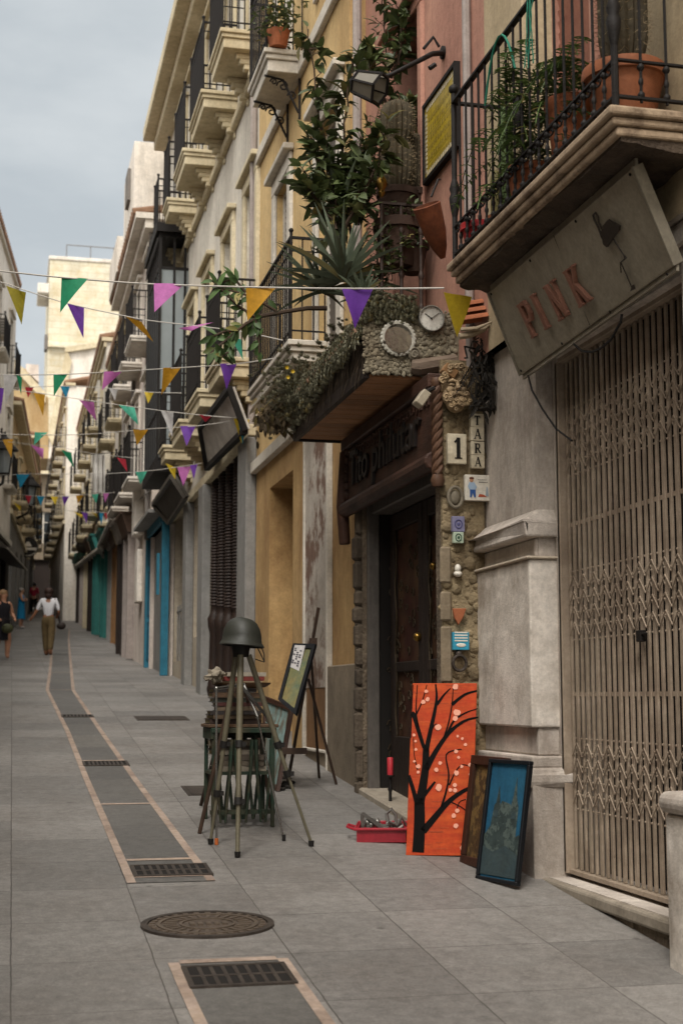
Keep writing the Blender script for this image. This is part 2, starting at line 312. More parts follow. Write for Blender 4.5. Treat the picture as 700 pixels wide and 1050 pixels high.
M['white'] = mat('whitewash', '#e6dfd4', '#dcd4c8', 1.2, .9, .2, 40, stain='#b4a897', stain_amt=.6, stain_scale=.9, stain_stretch=(1,1,.3))
M['greige'] = mat('pinkish_grey_plaster', '#ddd1c6', '#d0c4b9', 1.1, .9, .2, 40, stain='#94867b', stain_amt=.6, stain_stretch=(1,1,.3))
M['greytrim'] = mat('grey_paint', '#8c8a86', '#7e7c78', 2, .8, .15, 60, stain='#666058', stain_amt=.4)
M['winwhite'] = mat('white_window_paint', '#cfc8bb', '#c0b8aa', 3, .7, .1, 60, stain='#9a8f80', stain_amt=.35)
M['louvre'] = mat('grey_louvre', '#76706a', '#6b655f', 3, .75, .1, 60)
M['rail'] = mat('black_iron', '#14110f', '#1d1815', 10, .65, .25, 120, spec=.25)
M['dwood'] = mat('dark_wood', '#1f1713', '#2b201a', 3, .6, .35, 20, stretch=(6,6,.7))
M['pubwood'] = mat('carved_wood', '#4e3225', '#38241b', 3, .6, .4, 24, stretch=(5,1,5), stain='#241812', stain_amt=.7, stain_scale=1.8)
M['plank'] = mat('soffit_plank', '#a87a55', '#8a6242', 3, .65, .35, 16, stretch=(1,7,7), island=.22)
M['glass'] = mat('window_glass', '#20262a', '#2c3236', 1.0, .12, 0, spec=.6)
M['paleglass'] = mat('pale_window_glass', '#8d9496', '#787f80', .8, .15, 0, spec=.6)
M['gate'] = mat('gate_paint', '#aa9986', '#988875', 5, .5, .15, 60, stain='#6a5848', stain_amt=.55, stain_scale=3, spec=.45)
M['blue'] = mat('blue_paint', '#2f7388', '#28657a', 4, .55, .1, 60)
M['teal'] = mat('teal_paint', '#2d6f68', '#27625c', 4, .55, .1, 60)
M['metal'] = mat('sign_metal', '#a29a89', '#958d7c', 2.0, .5, .08, 180, stain='#6a604e', stain_amt=.3, metal=.15)
M['darksign'] = mat('dark_signboard', '#4a443c', '#3d3831', 2, .55, .1, 40)
M['brownsign'] = mat('brown_signboard', '#6a5446', '#574437', 3, .6, .1, 40)
M['oldsign'] = mat('weathered_signboard', '#b8b0a6', '#9a9188', 2.2, .5, .1, 40, stain='#53483f', stain_amt=.8, stain_scale=1.5)
M['terra'] = mat('terracotta', '#a5633f', '#8f5236', 5, .8, .2, 60, stain='#6c402c', stain_amt=.5)
M['towerw'] = brickmat('tower_masonry', '#ccc4ac', '#d8d1bc', '#bfb08e', 1.3, .5, .02, 'XZ', .5, .9, .3, .7, (0,0), '#bda678')
M['cap'] = mat('ledge_edge', '#bcae9b', '#ad9f8c', 5, .85, .3, 60)
M['pipe'] = mat('downpipe_paint', '#9a8f88', '#8b817a', 4, .6, .1, 60)
M['sill'] = mat('threshold_stone', '#9b9182', '#857b6c', 4, .75, .2, 70)
M['awningg'] = mat('green_awning', '#2c5f52', '#275548', 4, .8, .1, 60)
M['roof'] = mat('roof_tile', '#86664f', '#6f5643', 7, .85, .4, 30, island=.2)
M['interior'] = mat('shop_interior', '#4a2418', '#2a140f', 2.5, .7, .1, 30, stain='#5d4a2e', stain_amt=.5, stain_scale=3)
M['roll'] = mat('rolled_metal', '#60574d', '#544b42', 3, .6, .1, 60)

# ================================================================== ground
def strip_sheet(pts, lift):           # rows of (left, right) points
    m = MB()
    for (a, b), (c, d) in zip(pts, pts[1:]):
        m.quad(a+V((0,0,lift)), b+V((0,0,lift)), d+V((0,0,lift)), c+V((0,0,lift)))
    return m
ys = [-12, -4, 0, 4, 6, 8, 10, 12, 16, 20, 22, 26, 30, 36, 44, 58, 76, 95, 140]
gm = MB()
for a, b in zip(ys, ys[1:]):
    for x0, x1 in ((-60,-8),(-8,0),(0,8),(8,60)): gm.quad((x0,a,g(a)), (x1,a,g(a)), (x1,b,g(b)), (x0,b,g(b)))
o = gm.build('street', M['pave'], loc=(0,0,0)); tag(o, 'grey stone slab paving running up the narrow street', kind='structure')

def chan(rows, name):
    """rows: (y_pixel, left_pixel, right_pixel) of a drain channel, outer edges"""
    P = []
    for y, l, r in rows:
        a, b = fG(l, y), fG(r, y); Y = (a.y+b.y)/2
        P.append((a.x, b.x, Y))
    # resample so that it follows the ground
    Q = []
    for (l0,r0,y0),(l1,r1,y1) in zip(P, P[1:]):
        n = max(1, int(abs(y1-y0)/2))
        for i in range(n): t = i/n; Q.append((l0+(l1-l0)*t, r0+(r1-r0)*t, y0+(y1-y0)*t))
    Q.append(P[-1]); w_ = .05
    mid = strip_sheet([(V((l+w_,y,g(y))), V((r-w_,y,g(y)))) for l,r,y in Q], .004)
    o = mid.build(name, M['channel'], loc=(0,0,0)); tag(o, 'dark stone band of the drain channel in the paving', kind='structure')
    bm_ = MB()
    def edgepiece(x0,y0,x1,y1,x2,y2,x3,y3): bm_.quad((x0,y0,g(y0)+.006),(x1,y1,g(y1)+.006),(x2,y2,g(y2)+.006),(x3,y3,g(y3)+.006))
    for (l0,r0,y0),(l1,r1,y1) in zip(Q, Q[1:]):
        L_ = abs(y1-y0); n = max(1, round(L_/1.0))
        for i in range(n):
            t0, t1 = i/n, (i+1)/n-.004
            e = lambda A,B,t: A+(B-A)*t
            for c0,c1,s in ((l0,l1,1),(r0,r1,-1)):
                xa, xb = e(c0,c1,t0), e(c0,c1,t1); ya, yb = e(y0,y1,t0), e(y0,y1,t1)
                edgepiece(xa,ya, xa+s*w_,ya, xb+s*w_,yb, xb,yb)
    # end pieces and cross strips
    def cross(Y, d=.06, full=False):
        for (l0,r0,y0),(l1,r1,y1) in zip(Q, Q[1:]):
            a, b = sorted((y0,y1))
            if a <= Y <= b:
                t = (Y-y0)/(y1-y0) if y1 != y0 else 0
                l = l0+(l1-l0)*t; r = r0+(r1-r0)*t
                bm_.quad((l+w_+.002,Y,g(Y)+.0075),(r-w_-.002,Y,g(Y)+.0075),(r-w_-.002,Y+d,g(Y+d)+.0075),(l+w_+.002,Y+d,g(Y+d)+.0075)); return
    for yp in CROSS[name]:
        cross(fG(110, yp).y if yp < 985 else fG(240, yp).y)
    o = bm_.build('channel_edging', M['border'], loc=(0,0,0)); tag(o, 'pinkish granite edging along the drain channel', kind='structure')
CROSS = {'drain_channel': [902, 884.5, 826, 781, 733.5, 708, 690], 'drain_channel_near': [987.5, 1011.5]}
chan([(905,130,222),(850,107,180),(800,86,142),(750,67,106),(708,47,77),(690,50,75),(672,52,73),(656,53.5,71.5),(645,57,72)], 'drain_channel')
CROSS['drain_channel_'] = CROSS['drain_channel_near']
tmp = [(986,171,297),(1010,181,314),(1050,199,343),(1120,229,393),(1400,350,600)]
def _c(): pass
chan_name = 'drain_channel_'
CROSS['drain_channel'] = CROSS['drain_channel_near']
chan(tmp, 'drain_channel')

def grate(cx_px, y_top, y_bot, l, r, label, rows=2, cols=8):
    a, b, c, d = fG(l, y_top), fG(r, y_top), fG(r, y_bot), fG(l, y_bot)
    x0, x1 = (a.x+d.x)/2, (b.x+c.x)/2; y0, y1 = (c.y+d.y)/2, (a.y+b.y)/2
    cx_, cy_ = (x0+x1)/2, (y0+y1)/2
    t = thing('drain_grate', label, 'drain grate', (cx_, cy_, g(cy_)), 'drain grates in the street channel')
    s = (g(y1)-g(y0))/(y1-y0); H = lambda x, y, h: (x, y, g(cy_)+s*(y-cy_)+h)
    m = MB(); fw = .022
    def slab(xa, xb, ya, yb, za, zb): m.hexa([H(xa,ya,za),H(xb,ya,za),H(xb,yb,za),H(xa,yb,za),H(xa,ya,zb),H(xb,ya,zb),H(xb,yb,zb),H(xa,yb,zb)])
    slab(x0,x1,y0,y0+fw,-.02,.014); slab(x0,x1,y1-fw,y1,-.02,.014); slab(x0,x0+fw,y0+fw,y1-fw,-.02,.0135); slab(x1-fw,x1,y0+fw,y1-fw,-.02,.0135)
    m.build('frame', M['iron'], t)
    m = MB(); n = cols
    for i in range(1, n):
        xx = x0+fw+(x1-x0-2*fw)*i/n; slab(xx-.009,xx+.009,y0+fw,y1-fw,-.02,.012)
    for j in range(1, rows):
        yy = y0+(y1-y0)*j/rows; slab(x0+fw,x1-fw,yy-.011,yy+.011,-.02,.0125)
    m.build('bars', M['iron'], t)
    m = MB(); slab(x0+.004,x1-.004,y0+.004,y1-.004,.005,.0095); m.build('sump', M['dark'], t)
grate(0, 991, 1013, 189, 300, 'black iron drain grate nearest the viewer, below the round manhole cover')
grate(0, 888, 899.5, 135, 216, 'black iron drain grate just above the round manhole cover', 2, 9)
grate(0, 781.5, 786, 85, 132, 'small dark drain grate in the channel left of the green table', 1, 10)
grate(0, 733.7, 736, 63, 96, 'thin distant drain grate in the channel, third up from the manhole', 1, 8)

# manhole cover
a = fG(143, 948.5); b = fG(282, 948.5); cx_, cy_ = (a.x+b.x)/2, fG(212, 949).y
rx, ry = (b.x-a.x)/2, (b.x-a.x)/2*.80
t = thing('manhole_cover', 'round brown cast iron manhole cover with raised ring pattern set in the paving', 'manhole cover', (cx_, cy_, g(cy_)))
def ring(m, r0, r1, h0, h1, n=48, a0=0, a1=2*math.pi):
    for i in range(n):
        t0 = a0+(a1-a0)*i/n; t1 = a0+(a1-a0)*(i+1)/n
        P = lambda r, th, h: (cx_+rx*r*math.cos(th), cy_+ry*r*math.sin(th), g(cy_+ry*r*math.sin(th))+h)
        m.hexa([P(r0,t0,h0),P(r1,t0,h0),P(r1,t1,h0),P(r0,t1,h0),P(r0,t0,h1),P(r1,t0,h1),P(r1,t1,h1),P(r0,t1,h1)])
m = MB(); ring(m, .9, 1, -.02, .013); m.build('rim', M['iron'], t)
m = MB(); ring(m, .02, .89, -.02, .007); m.build('plate', mat('manhole_iron', '#4a4038', '#5a4f45', 12, .6, .3, 90, metal=.3), t)
m = MB(); ring(m, .70, .76, .004, .0135); ring(m, .38, .42, .004, .0135)
for i in range(26):
    th = 2*math.pi*i/26; ring(m, .47, .66, .004, .0125, 2, th-.045, th+.045)
for i in range(30):
    th = 2*math.pi*i/30; ring(m, .79, .87, .004, .0125, 2, th-.05, th+.05)
for i in range(5): m.box(cx_-.09+i*.04, cx_-.065+i*.04, cy_-.03, cy_+.03, g(cy_), g(cy_)+.0145)
m.build('raised_pattern', mat('manhole_worn_iron', '#6a5d50', '#594e44', 12, .5, .2, 90, metal=.4), t)
# inspection covers
def cover(l, r, yt, yb, label):
    a = fG(l, yb); b = fG(r, yt); m = MB(); y0, y1 = a.y, b.y; x0, x1 = a.x, fG(r, yb).x
    def slab(xa, xb, ya, yb, h): m.hexa([(xa,ya,g(ya)-.02),(xb,ya,g(ya)-.02),(xb,yb,g(yb)-.02),(xa,yb,g(yb)-.02),(xa,ya,g(ya)+h),(xb,ya,g(ya)+h),(xb,yb,g(yb)+h),(xa,yb,g(yb)+h)])
    slab(x0,x1,y0,y1,.006); slab(x0+.03,x1-.03,y0+.03,y1-.03,.009)
    tag(m.build('inspection_cover', M['iron']), label, 'inspection cover', 'flat inspection covers in the paving')
cover(141, 195, 734.5, 739, 'flat dark inspection cover in the paving halfway between channel and cream facade')
cover(193, 222, 806, 816, 'flat square inspection cover partly behind the green table legs')
cover(268, 300, 796, 799, 'thin dark inspection cover in the paving behind the leaning picture')

# ================================================================== facade kit
def frR(X): return lambda u, o, z: V((X-o, u, z))
def facade(m, fr, u0, u1, z0, z1, ops, T=3.0, body=True, zbase=None):
    us = sorted({u0, u1, *[v for o in ops for v in o[:2]]}); zs = sorted({z0, z1, *[v for o in ops for v in o[2:4]]})
    us = [u for u in us if u0 <= u <= u1]; zs = [z for z in zs if z0 <= z <= z1]
    for ua, ub in zip(us, us[1:]):
        for za, zb in zip(zs, zs[1:]):
            c, d = (ua+ub)/2, (za+zb)/2
            if any(o[0] < c < o[1] and o[2] < d < o[3] for o in ops): continue
            m.quad(fr(ua,0,za), fr(ub,0,za), fr(ub,0,zb), fr(ua,0,zb))
    for a, b, c, d, dep in ops:
        m.quad(fr(a,0,c), fr(a,0,d), fr(a,-dep,d), fr(a,-dep,c)); m.quad(fr(b,0,c), fr(b,0,d), fr(b,-dep,d), fr(b,-dep,c))
        m.quad(fr(a,0,d), fr(b,0,d), fr(b,-dep,d), fr(a,-dep,d)); m.quad(fr(a,0,c), fr(b,0,c), fr(b,-dep,c), fr(a,-dep,c))
        m.quad(fr(a,-dep-.02,c), fr(b,-dep-.02,c), fr(b,-dep-.02,d), fr(a,-dep-.02,d))
    if body:
        m.quad(fr(u0,0,z0), fr(u0,0,z1), fr(u0,-T,z1), fr(u0,-T,z0)); m.quad(fr(u1,0,z0), fr(u1,0,z1), fr(u1,-T,z1), fr(u1,-T,z0))
        m.quad(fr(u0,0,z1), fr(u1,0,z1), fr(u1,-T,z1), fr(u0,-T,z1)); m.quad(fr(u0,-T,z0), fr(u1,-T,z0), fr(u1,-T,z1), fr(u0,-T,z1))
def surround(m, fr, a, b, c, d, w=.14, p=.035, sill=True, head=True):
    m.fbox(fr, a-w, a, 0, p, c, d); m.fbox(fr, b, b+w, 0, p, c, d); m.fbox(fr, a-w, b+w, 0, p+.003, d, d+w)
    if head: m.fbox(fr, a-w-.06, b+w+.06, 0, p+.08, d+w, d+w+.07)
    if sill: m.fbox(fr, a-w-.04, b+w+.04, 0, p+.06, c-.07, c)
def window(parent, fr, a, b, c, d, dep, frame, glass, leaves=2, bars=3, shutter=None, name='window'):
    m = MB(); e = .05; o1 = -dep+.05; o0 = -dep
    m.fbox(fr, a, b, o0, o1, d-e, d); m.fbox(fr, a, b, o0, o1, c, c+e)
    us = [a+(b-a)*i/leaves for i in range(leaves+1)]
    for i, u in enumerate(us):
        lo, hi = (u, u+e) if i == 0 else ((u-e, u) if i == leaves else (u-e*.7, u+e*.7)); m.fbox(fr, lo, hi, o0, o1+.003, c+e, d-e)
    for k in range(1, bars):
        z = c+(d-c)*k/bars; m.fbox(fr, a+e, b-e, o0+.01, o1-.008, z-.018, z+.018)
    f = m.build(name, frame, parent)
    if shutter:
        m = MB()
        for i in range(leaves):
            ua, ub = us[i]+e, us[i+1]-e; n = int((d-c)/.075)
            for k in range(n):
                z = c+e+(d-c-2*e)*(k+.5)/n; h = .03
                m.hexa([fr(ua,o0+.012,z-h), fr(ub,o0+.012,z-h), fr(ub,o0+.02,z-h), fr(ua,o0+.02,z-h), fr(ua,o0-.005+.03,z+h), fr(ub,o0+.025,z+h), fr(ub,o0+.033,z+h), fr(ua,o0+.033,z+h)])
        s = m.build('shutter', shutter, f)
    m = MB(); m.fbox(fr, a+.01, b-.01, o0+.004, o0+.010, c+.01, d-.01); m.build('pane', glass, f)
    return f
def rail(fr, a, b, o, z, h, step=.11, r=.008, ends=True, knob=True):
    m = MB()
    P = [(a,0.02),(a,o),(b,o),(b,0.02)] if ends else [(a,o),(b,o)]
    for hz, rr in ((h, .016), (.09, .010), (h-.13, .008)):
        for p, q in zip(P, P[1:]): m.bar(fr(p[0],p[1],z+hz), fr(q[0],q[1],z+hz), rr*2.0, rr*1.4)
    for p, q in zip(P, P[1:]):
        L_ = math.hypot(q[0]-p[0], q[1]-p[1]); n = max(1, round(L_/step))
        for i in range(n+1):
            t_ = i/n; u, w_ = p[0]+(q[0]-p[0])*t_, p[1]+(q[1]-p[1])*t_
            m.tube(fr(u,w_,z), fr(u,w_,z+h), r, r, 5)
            if knob: m.lathe([(r,0),(r*2.1,.02),(r,.04)], fr(u,w_,z+.2), 6); m.lathe([(r,0),(r*1.8,.015),(r,.03)], fr(u,w_,z+h*.55), 6)
    for p in P[1:3] if ends else P:
        m.tube(fr(p[0],p[1],z), fr(p[0],p[1],z+h+.05), r*1.9, r*1.9, 6); m.ball(fr(p[0],p[1],z+h+.07), r*3)
    return m
def balcony(parent, fr, a, b, z, o=.5, th=.2, slab=None, railm=None, corb=True, h=.95, step=.11, r=.008, knob=False, corbm=None):
    m = MB()
    m.fbox(fr, a, b, 0, o, z-.055, z); m.fbox(fr, a+.025, b-.025, 0, o-.025, z-.11, z-.055); m.fbox(fr, a+.05, b-.05, 0, o-.05, z-th, z-.11)
    s = m.build('balcony', slab, parent, bevel=.008)
    if corb:
        for u in (a+.22, b-.22):
            m = MB()
            for i in range(5):
                t_ = i/4; zz = z-th-.07*(i+1)-.018*0; m.fbox(fr, u-.055, u+.055, 0, (o*.5)*(1-t_)**.7+.03, zz, zz+.069)
            m.build('corbel', corbm or slab, s, bevel=.01)
    rail(fr, a+.03, b-.03, o-.03, z, h, step, r, True, knob).build('railing', railm or M['rail'], s)
    return s
def yx(px, X, py=700): return fX(px, py, X).y
def zx(px, py, X): return fX(px, py, X).z
# ================================================================== A: corner building with the gate
XA, XG, XB, XC, XD = 3.0, 3.27, 2.78, 2.85, 2.85
yA0, yA1 = yx(543, XA), yx(490, XA)             # far pilaster
fa = frR(XA); fp = frR(XA+.07)
A = thing('corner_building', 'salmon and beige plastered building with stone ground floor, folding gate and iron balcony', 'building', (XA, 6, g(6)))
yg0 = yx(697, XA)                                # near pilaster edge
gz0, gz1 = zx(590, 893, XG), zx(583, 374, XG)
m = MB(); facade(m, fp, -3, yA1, g(-3)-.3, 3.95, [(yg0, yA0, gz0-.02, gz1+.25, .42)], 4)
m.build('ground_floor_wall', M['stone'], A)
m = MB()                                         # gate-side door frame strip and lintel
m.fbox(fp, yA0-.09, yA0-.002, -.20, -.10, gz0, gz1+.25); m.fbox(fp, yg0+.002, yA0-.092, -.198, -.06, gz1+.02, gz1+.25)
m.build('gate_frame', M['stone'], A, bevel=.01)
m = MB()                                         # moulded lintel course above gate
m.fbox(fp, yg0-.4, yA0+.05, .0, .05, gz1+.24, gz1+.34); m.fbox(fp, yg0-.4, yA0+.02, 0, .03, gz1+.12, gz1+.237)
m.build('lintel', M['stonel'], A, bevel=.012)
# far pilaster mouldings
zl_t, zl_b = zx(543, 520, XA), zx(543, 550, XA); zn = zx(543, 573, XA); zd0 = zx(543, 746, XA); zb1 = zx(543, 775, XA)
def pil(u0, u1, nm='pilaster'):
    m = MB()
    m.fbox(fp, u0-.03, u1, -.165, .075, zd0, zn)                                           # die
    p = m.build(nm, M['stonel'], A, bevel=.012, seg=2)
    m = MB(); m.fbox(fp, u0-.05, u1+.0, -.162, .095, zn-.0, zn+.018); m.build('die_edge', M['cap'], p, bevel=.006)
    m = MB()
    m.fbox(fp, u0+.01, u1, -.165, .02, zn+.018, zl_b)                                       # neck
    m.fbox(fp, u0-.05, u1, -.158, .10, zl_b, zl_b+.09)
    m.hexa([fp(u0-.05,-.155,zl_b+.09), fp(u1,-.155,zl_b+.09), fp(u1,.10,zl_b+.09), fp(u0-.05,.10,zl_b+.09), fp(u0-.0,-.155,zl_t), fp(u1,-.155,zl_t), fp(u1,.0,zl_t), fp(u0,.0,zl_t)])
    m.build('ledge', M['stone'], p, bevel=.014, seg=2)
    m = MB()
    m.fbox(fp, u0-.012, u1, -.165, .03, zb1, zd0); m.fbox(fp, u0-.05, u1, -.157, .085, zb1-.07, zb1)
    m.build('base_moulding', M['stone'], p, bevel=.012, seg=2)
    m = MB(); zt = zx(560, 800, XA)
    m.path([fp(u0-.045,-.155,zt), fp(u0-.045,.07,zt), fp(u1,.07,zt)], .062, 10)
    m.fbox(fp, u0-.05, u1, -.155, .08, zt-.001, zb1-.072)
    m.fbox(fp, u0-.06, u1, -.153, .085, g(u0)-.1, zt-.03)
    m.build('plinth', M['stone'], p, bevel=.012, seg=2)
pil(yA0, yA1)
# near pilaster base with a rounded top
zr = zx(690, 815, 2.9); m = MB()
m.fbox(fp, 4.6, yg0+.02, -.155, .16, g(4.6)-.1, zr-.09); m.build('near_pilaster_base', M['stonel'], A, bevel=.02, seg=2)
m = MB(); m.fbox(fp, 4.58, yg0+.045, -.155, .19, zr-.088, zr+.01); m.fbox(fp, 4.6, yg0+.01, -.145, .06, zr+.012, zr+.6)
m.build('near_pilaster_torus', M['stone'], A, bevel=.045, seg=4)
# step
m = MB(); u0, u1 = yg0-.155, yA0+.02
zt = gz0-.025
m.fbox(fp, u0, u1, -.27, .045, zt-.07, zt)
m.build('doorstep', M['sill'], A, bevel=.015, seg=2)
m = MB()
for i in range(10):
    a_, b_ = u0+(u1-.02-u0)*i/10, u0+(u1-.02-u0)*(i+1)/10
    m.hexa([fp(a_,-.2,g(a_)-.05),fp(b_,-.2,g(b_)-.05),fp(b_,.02,g(b_)-.05),fp(a_,.02,g(a_)-.05),fp(a_,-.2,zt-.072),fp(b_,-.2,zt-.072),fp(b_,.02+rnd.uniform(-.012,.012),zt-.072),fp(a_,.02+rnd.uniform(-.012,.012),zt-.072)])
m.build('step_footing', M['stonerough'], A)
# folding gate
m = MB(); n = 25; ga, gb = yg0+.0, yA0-.095; fg = frR(XG)
GU = [ga+.03+(gb-ga-.06)*i/(n-1) for i in range(n)]
for i, u in enumerate(GU):
    wd = .0175 if i % 2 else .0125
    m.fbox(fg, u-wd, u+wd, .050, .058, gz0+.03, gz1-.01); m.fbox(fg, u-wd, u-wd+.005, .044, .0499, gz0+.03, gz1-.01)
G_ = m.build('folding_gate', M['gate'], A, bevel=.002)
dz = (gz1-gz0)
for band in (.19, .51, .83):
    m = MB(); zc = gz0+dz*band
    for i in range(n-1):
        u, v_ = GU[i], GU[i+1]
        for hh in (-.135,-.045,.045,.135):
            s_ = 1 if (i % 2 == 0) else -1
            m.bar(fg(u,.064,zc+hh-.04*s_), fg(v_,.064,zc+hh+.04*s_), .006, .004); m.bar(fg(u,.047,zc+hh+.04*s_), fg(v_,.047,zc+hh-.04*s_), .006, .004)
        for hh in (-.2,-.12,-.04,.04,.12,.2): m.lathe([(.006,0),(.006,.004),(.003,.006)], fg(u,.064,zc+hh), 6, (-1,0,0))
    m.build('lattice', M['gate'], G_)
for zz in (.34, .67):
    m = MB(); m.fbox(fg, ga+.02, gb-.02, .044, .0495, gz0+dz*zz-.012, gz0+dz*zz+.012); m.build('cross_bar', M['gate'], G_)
m = MB(); m.fbox(fg, ga, gb, .03, .085, gz0, gz0+.028); m.fbox(fg, ga, gb, .02, .095, gz1-.008, gz1+.035); m.fbox(fg, gb+.0, gb+.04, .02, .1, gz0, gz1)
m.build('gate_rails', M['gate'], G_, bevel=.004)
ul = yx(655, XG-.1); zl = zx(655, 652, XG-.1)
m = MB(); m.fbox(fg, ul-.03, ul+.03, .07, .10, zl-.03, zl+.03); m.tube(fg(ul-.03,.09,zl+.01), fg(ul-.08,.09,zl+.01), .009); m.build('lock', M['rail'], G_, bevel=.006)
m = MB(); m.fbox(fg, ga-.3, gb+.1, -.22, -.2, gz0-.1, gz1+.2); m.build('dark_plane_behind_gate', M['dark'], A)  # flat dark plane stands in for the dim interior behind the bars
# upper wall
uw_op = (yx(628, XA, 60), yx(543, XA, 60))
m = MB(); facade(m, fa, yx(497, XA, 100), yA1-.0, 3.95, 13.5, [], 4); m.build('salmon_upper_wall', M['pinkw'], A)
m = MB(); us_ = yx(497, XA, 100); facade(m, fa, -3, us_, 3.95, 13.5, [(uw_op[0], uw_op[1], 4.3, 6.9, .22), (1, 2.2, 4.3, 6.9, .2), (uw_op[0], uw_op[1], 8, 10.4, .22)], 4); m.build('beige_upper_wall', M['beige'], A)
window(A, fa, uw_op[0], uw_op[1], 4.3, 6.9, .2, M['pinkw'], M['glass'], 2, 1, mat('salmon_shutter', '#a06f5c', '#925f4f', 4, .7, .1, 40), 'balcony_door')
window(A, fa, uw_op[0], uw_op[1], 8, 10.4, .2, M['winwhite'], M['glass'], 2, 3, M['louvre'])
m = MB(); surround(m, fa, uw_op[0], uw_op[1], 4.3, 6.9, .2, .05, False); m.build('door_surround', M['beige'], A, bevel=.01)
m = MB(); m.path([fa(yA1+.0-.02,.035,3.9), fa(yA1-.02,.035,13.2)], .03, 8); m.build('downpipe', M['pipe'], A); m = MB(); m.path([fa(yx(479,XA,50), .015, 5.2), fa(yx(479,XA,50), .015, 9)], .008, 5); m.build('downpipe', M['pipe'], A)
# near balcony
XO = 2.55; bN, bF = fX(625,106,XO).y, fX(457,262,XO).y; zb = 4.345; oo = XA-XO
m = MB(); m.fbox(fa, bN, bF, 0, oo, zb-.045, zb); m.fbox(fa, bN+.02, bF-.02, 0, oo-.02, zb-.085, zb-.047); m.fbox(fa, bN+.035, bF-.035, 0, oo-.045, zb-.13, zb-.087)
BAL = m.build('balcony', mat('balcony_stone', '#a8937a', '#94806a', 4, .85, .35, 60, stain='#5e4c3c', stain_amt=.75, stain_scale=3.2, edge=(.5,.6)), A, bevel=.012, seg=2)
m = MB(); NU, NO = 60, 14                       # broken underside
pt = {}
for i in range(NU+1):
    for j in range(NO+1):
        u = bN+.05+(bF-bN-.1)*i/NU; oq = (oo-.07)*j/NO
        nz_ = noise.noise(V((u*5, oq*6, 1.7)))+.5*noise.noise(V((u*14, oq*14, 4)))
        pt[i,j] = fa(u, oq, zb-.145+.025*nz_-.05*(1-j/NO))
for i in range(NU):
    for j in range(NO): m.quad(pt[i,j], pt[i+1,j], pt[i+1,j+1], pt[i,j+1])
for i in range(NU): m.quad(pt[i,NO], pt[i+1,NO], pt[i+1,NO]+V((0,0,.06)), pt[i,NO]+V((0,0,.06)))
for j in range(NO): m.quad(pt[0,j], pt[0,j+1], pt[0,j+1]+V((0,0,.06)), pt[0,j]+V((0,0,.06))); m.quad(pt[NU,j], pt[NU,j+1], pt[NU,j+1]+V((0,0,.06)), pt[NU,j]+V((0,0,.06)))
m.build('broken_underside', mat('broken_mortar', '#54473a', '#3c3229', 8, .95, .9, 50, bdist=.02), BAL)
m = MB(); h = 1.04
ra, rb, ro = bN+.05, bF-.03, oo-.05
P = [(ra,.02),(ra,ro),(rb,ro),(rb,.02)]
for p, q in zip(P, P[1:]):
    for hz, ww, hh in ((h,.036,.014),(.06,.024,.012),(.235,.022,.010)): m.bar(fa(p[0],p[1],zb+hz), fa(q[0],q[1],zb+hz), ww, hh)
    L_ = math.hypot(q[0]-p[0], q[1]-p[1]); k = max(2, round(L_/.118))
    for i in range(k+1):
        t_ = i/k; c_ = (p[0]+(q[0]-p[0])*t_, p[1]+(q[1]-p[1])*t_)
        m.tube(fa(*c_, zb+.04), fa(*c_, zb+h), .0078, .0078, 6)
        for zz, s_ in ((.075,1.0),(.21,1.0),(.14,.7)): m.lathe([(.007,-.02),(.0175*s_,-.006),(.0175*s_,.006),(.007,.02)], fa(*c_, zb+zz), 7)
    if p[1] == q[1]:                              # little scrolls between the two low rails
        for i in range(k):
            t_ = (i+.5)/k; u = p[0]+(q[0]-p[0])*t_
            m.path([fa(u+.030*math.cos(a_)*(1-a_/9), p[1], zb+.205-.022*math.sin(a_)*(1-a_/9)) for a_ in [x*.7 for x in range(9)]], .0055, 5)
for c_ in ((ra,ro),(rb,ro)):
    m.tube(fa(*c_,zb-.02), fa(*c_,zb+h+.06), .017, .017, 8); m.ball(fa(*c_,zb+h+.09), .032)
    m.lathe([(.017,-.12),(.03,-.05),(.036,0),(.024,.03),(.034,.06),(.017,.12)], fa(*c_,zb+.42), 10)
uu = yx(522, XO, 100)
m.lathe([(.008,-.09),(.024,-.03),(.03,0),(.018,.03),(.026,.05),(.008,.1)], fa(uu,ro,zb+.5), 9)
m.build('railing', M['rail'], BAL, smooth=True)

# ================================================================== B: pub building
yB0, yB1 = yA1+.003, yx(363.5, XB, 750)
fb = frR(XB)
B = thing('pub_building', 'salmon house above a carved dark wood pub front with a small tiled canopy', 'building', (XB, 10.2, g(10.2)))
d0, d1 = yx(447, XB, 600), yx(372, XB, 650); zdt = zx(380, 512, XB); zdb = g((d0+d1)/2)+.05
m = MB(); facade(m, fb, yB0, yB1, g(yB0)-.3, 3.85, [(d0, d1, g(d0)-.02, zdt, .45)], 3.5); m.build('pub_front_wall', M['stonerough'], B)
fu = frR(XA+.0)
wo = (yx(431, XA, 70), yx(404, XA, 70))
yU1 = yx(375, XA, 150)
m = MB(); facade(m, fu, yA1+.002, yU1, 3.85, 13.2, [(wo[0], wo[1], 4.3, 7.1, .3)], 3.5); m.build('salmon_upper_wall', M['pinkw'], B)
window(B, fu, wo[0], wo[1], 4.3, 7.1, .28, M['dwood'], M['glass'], 2, 3, None, 'balcony_door')
m = MB(); surround(m, fu, wo[0], wo[1], 4.3, 7.1, .1, .03, False); m.build('door_surround', M['pinkw'], B, bevel=.008)
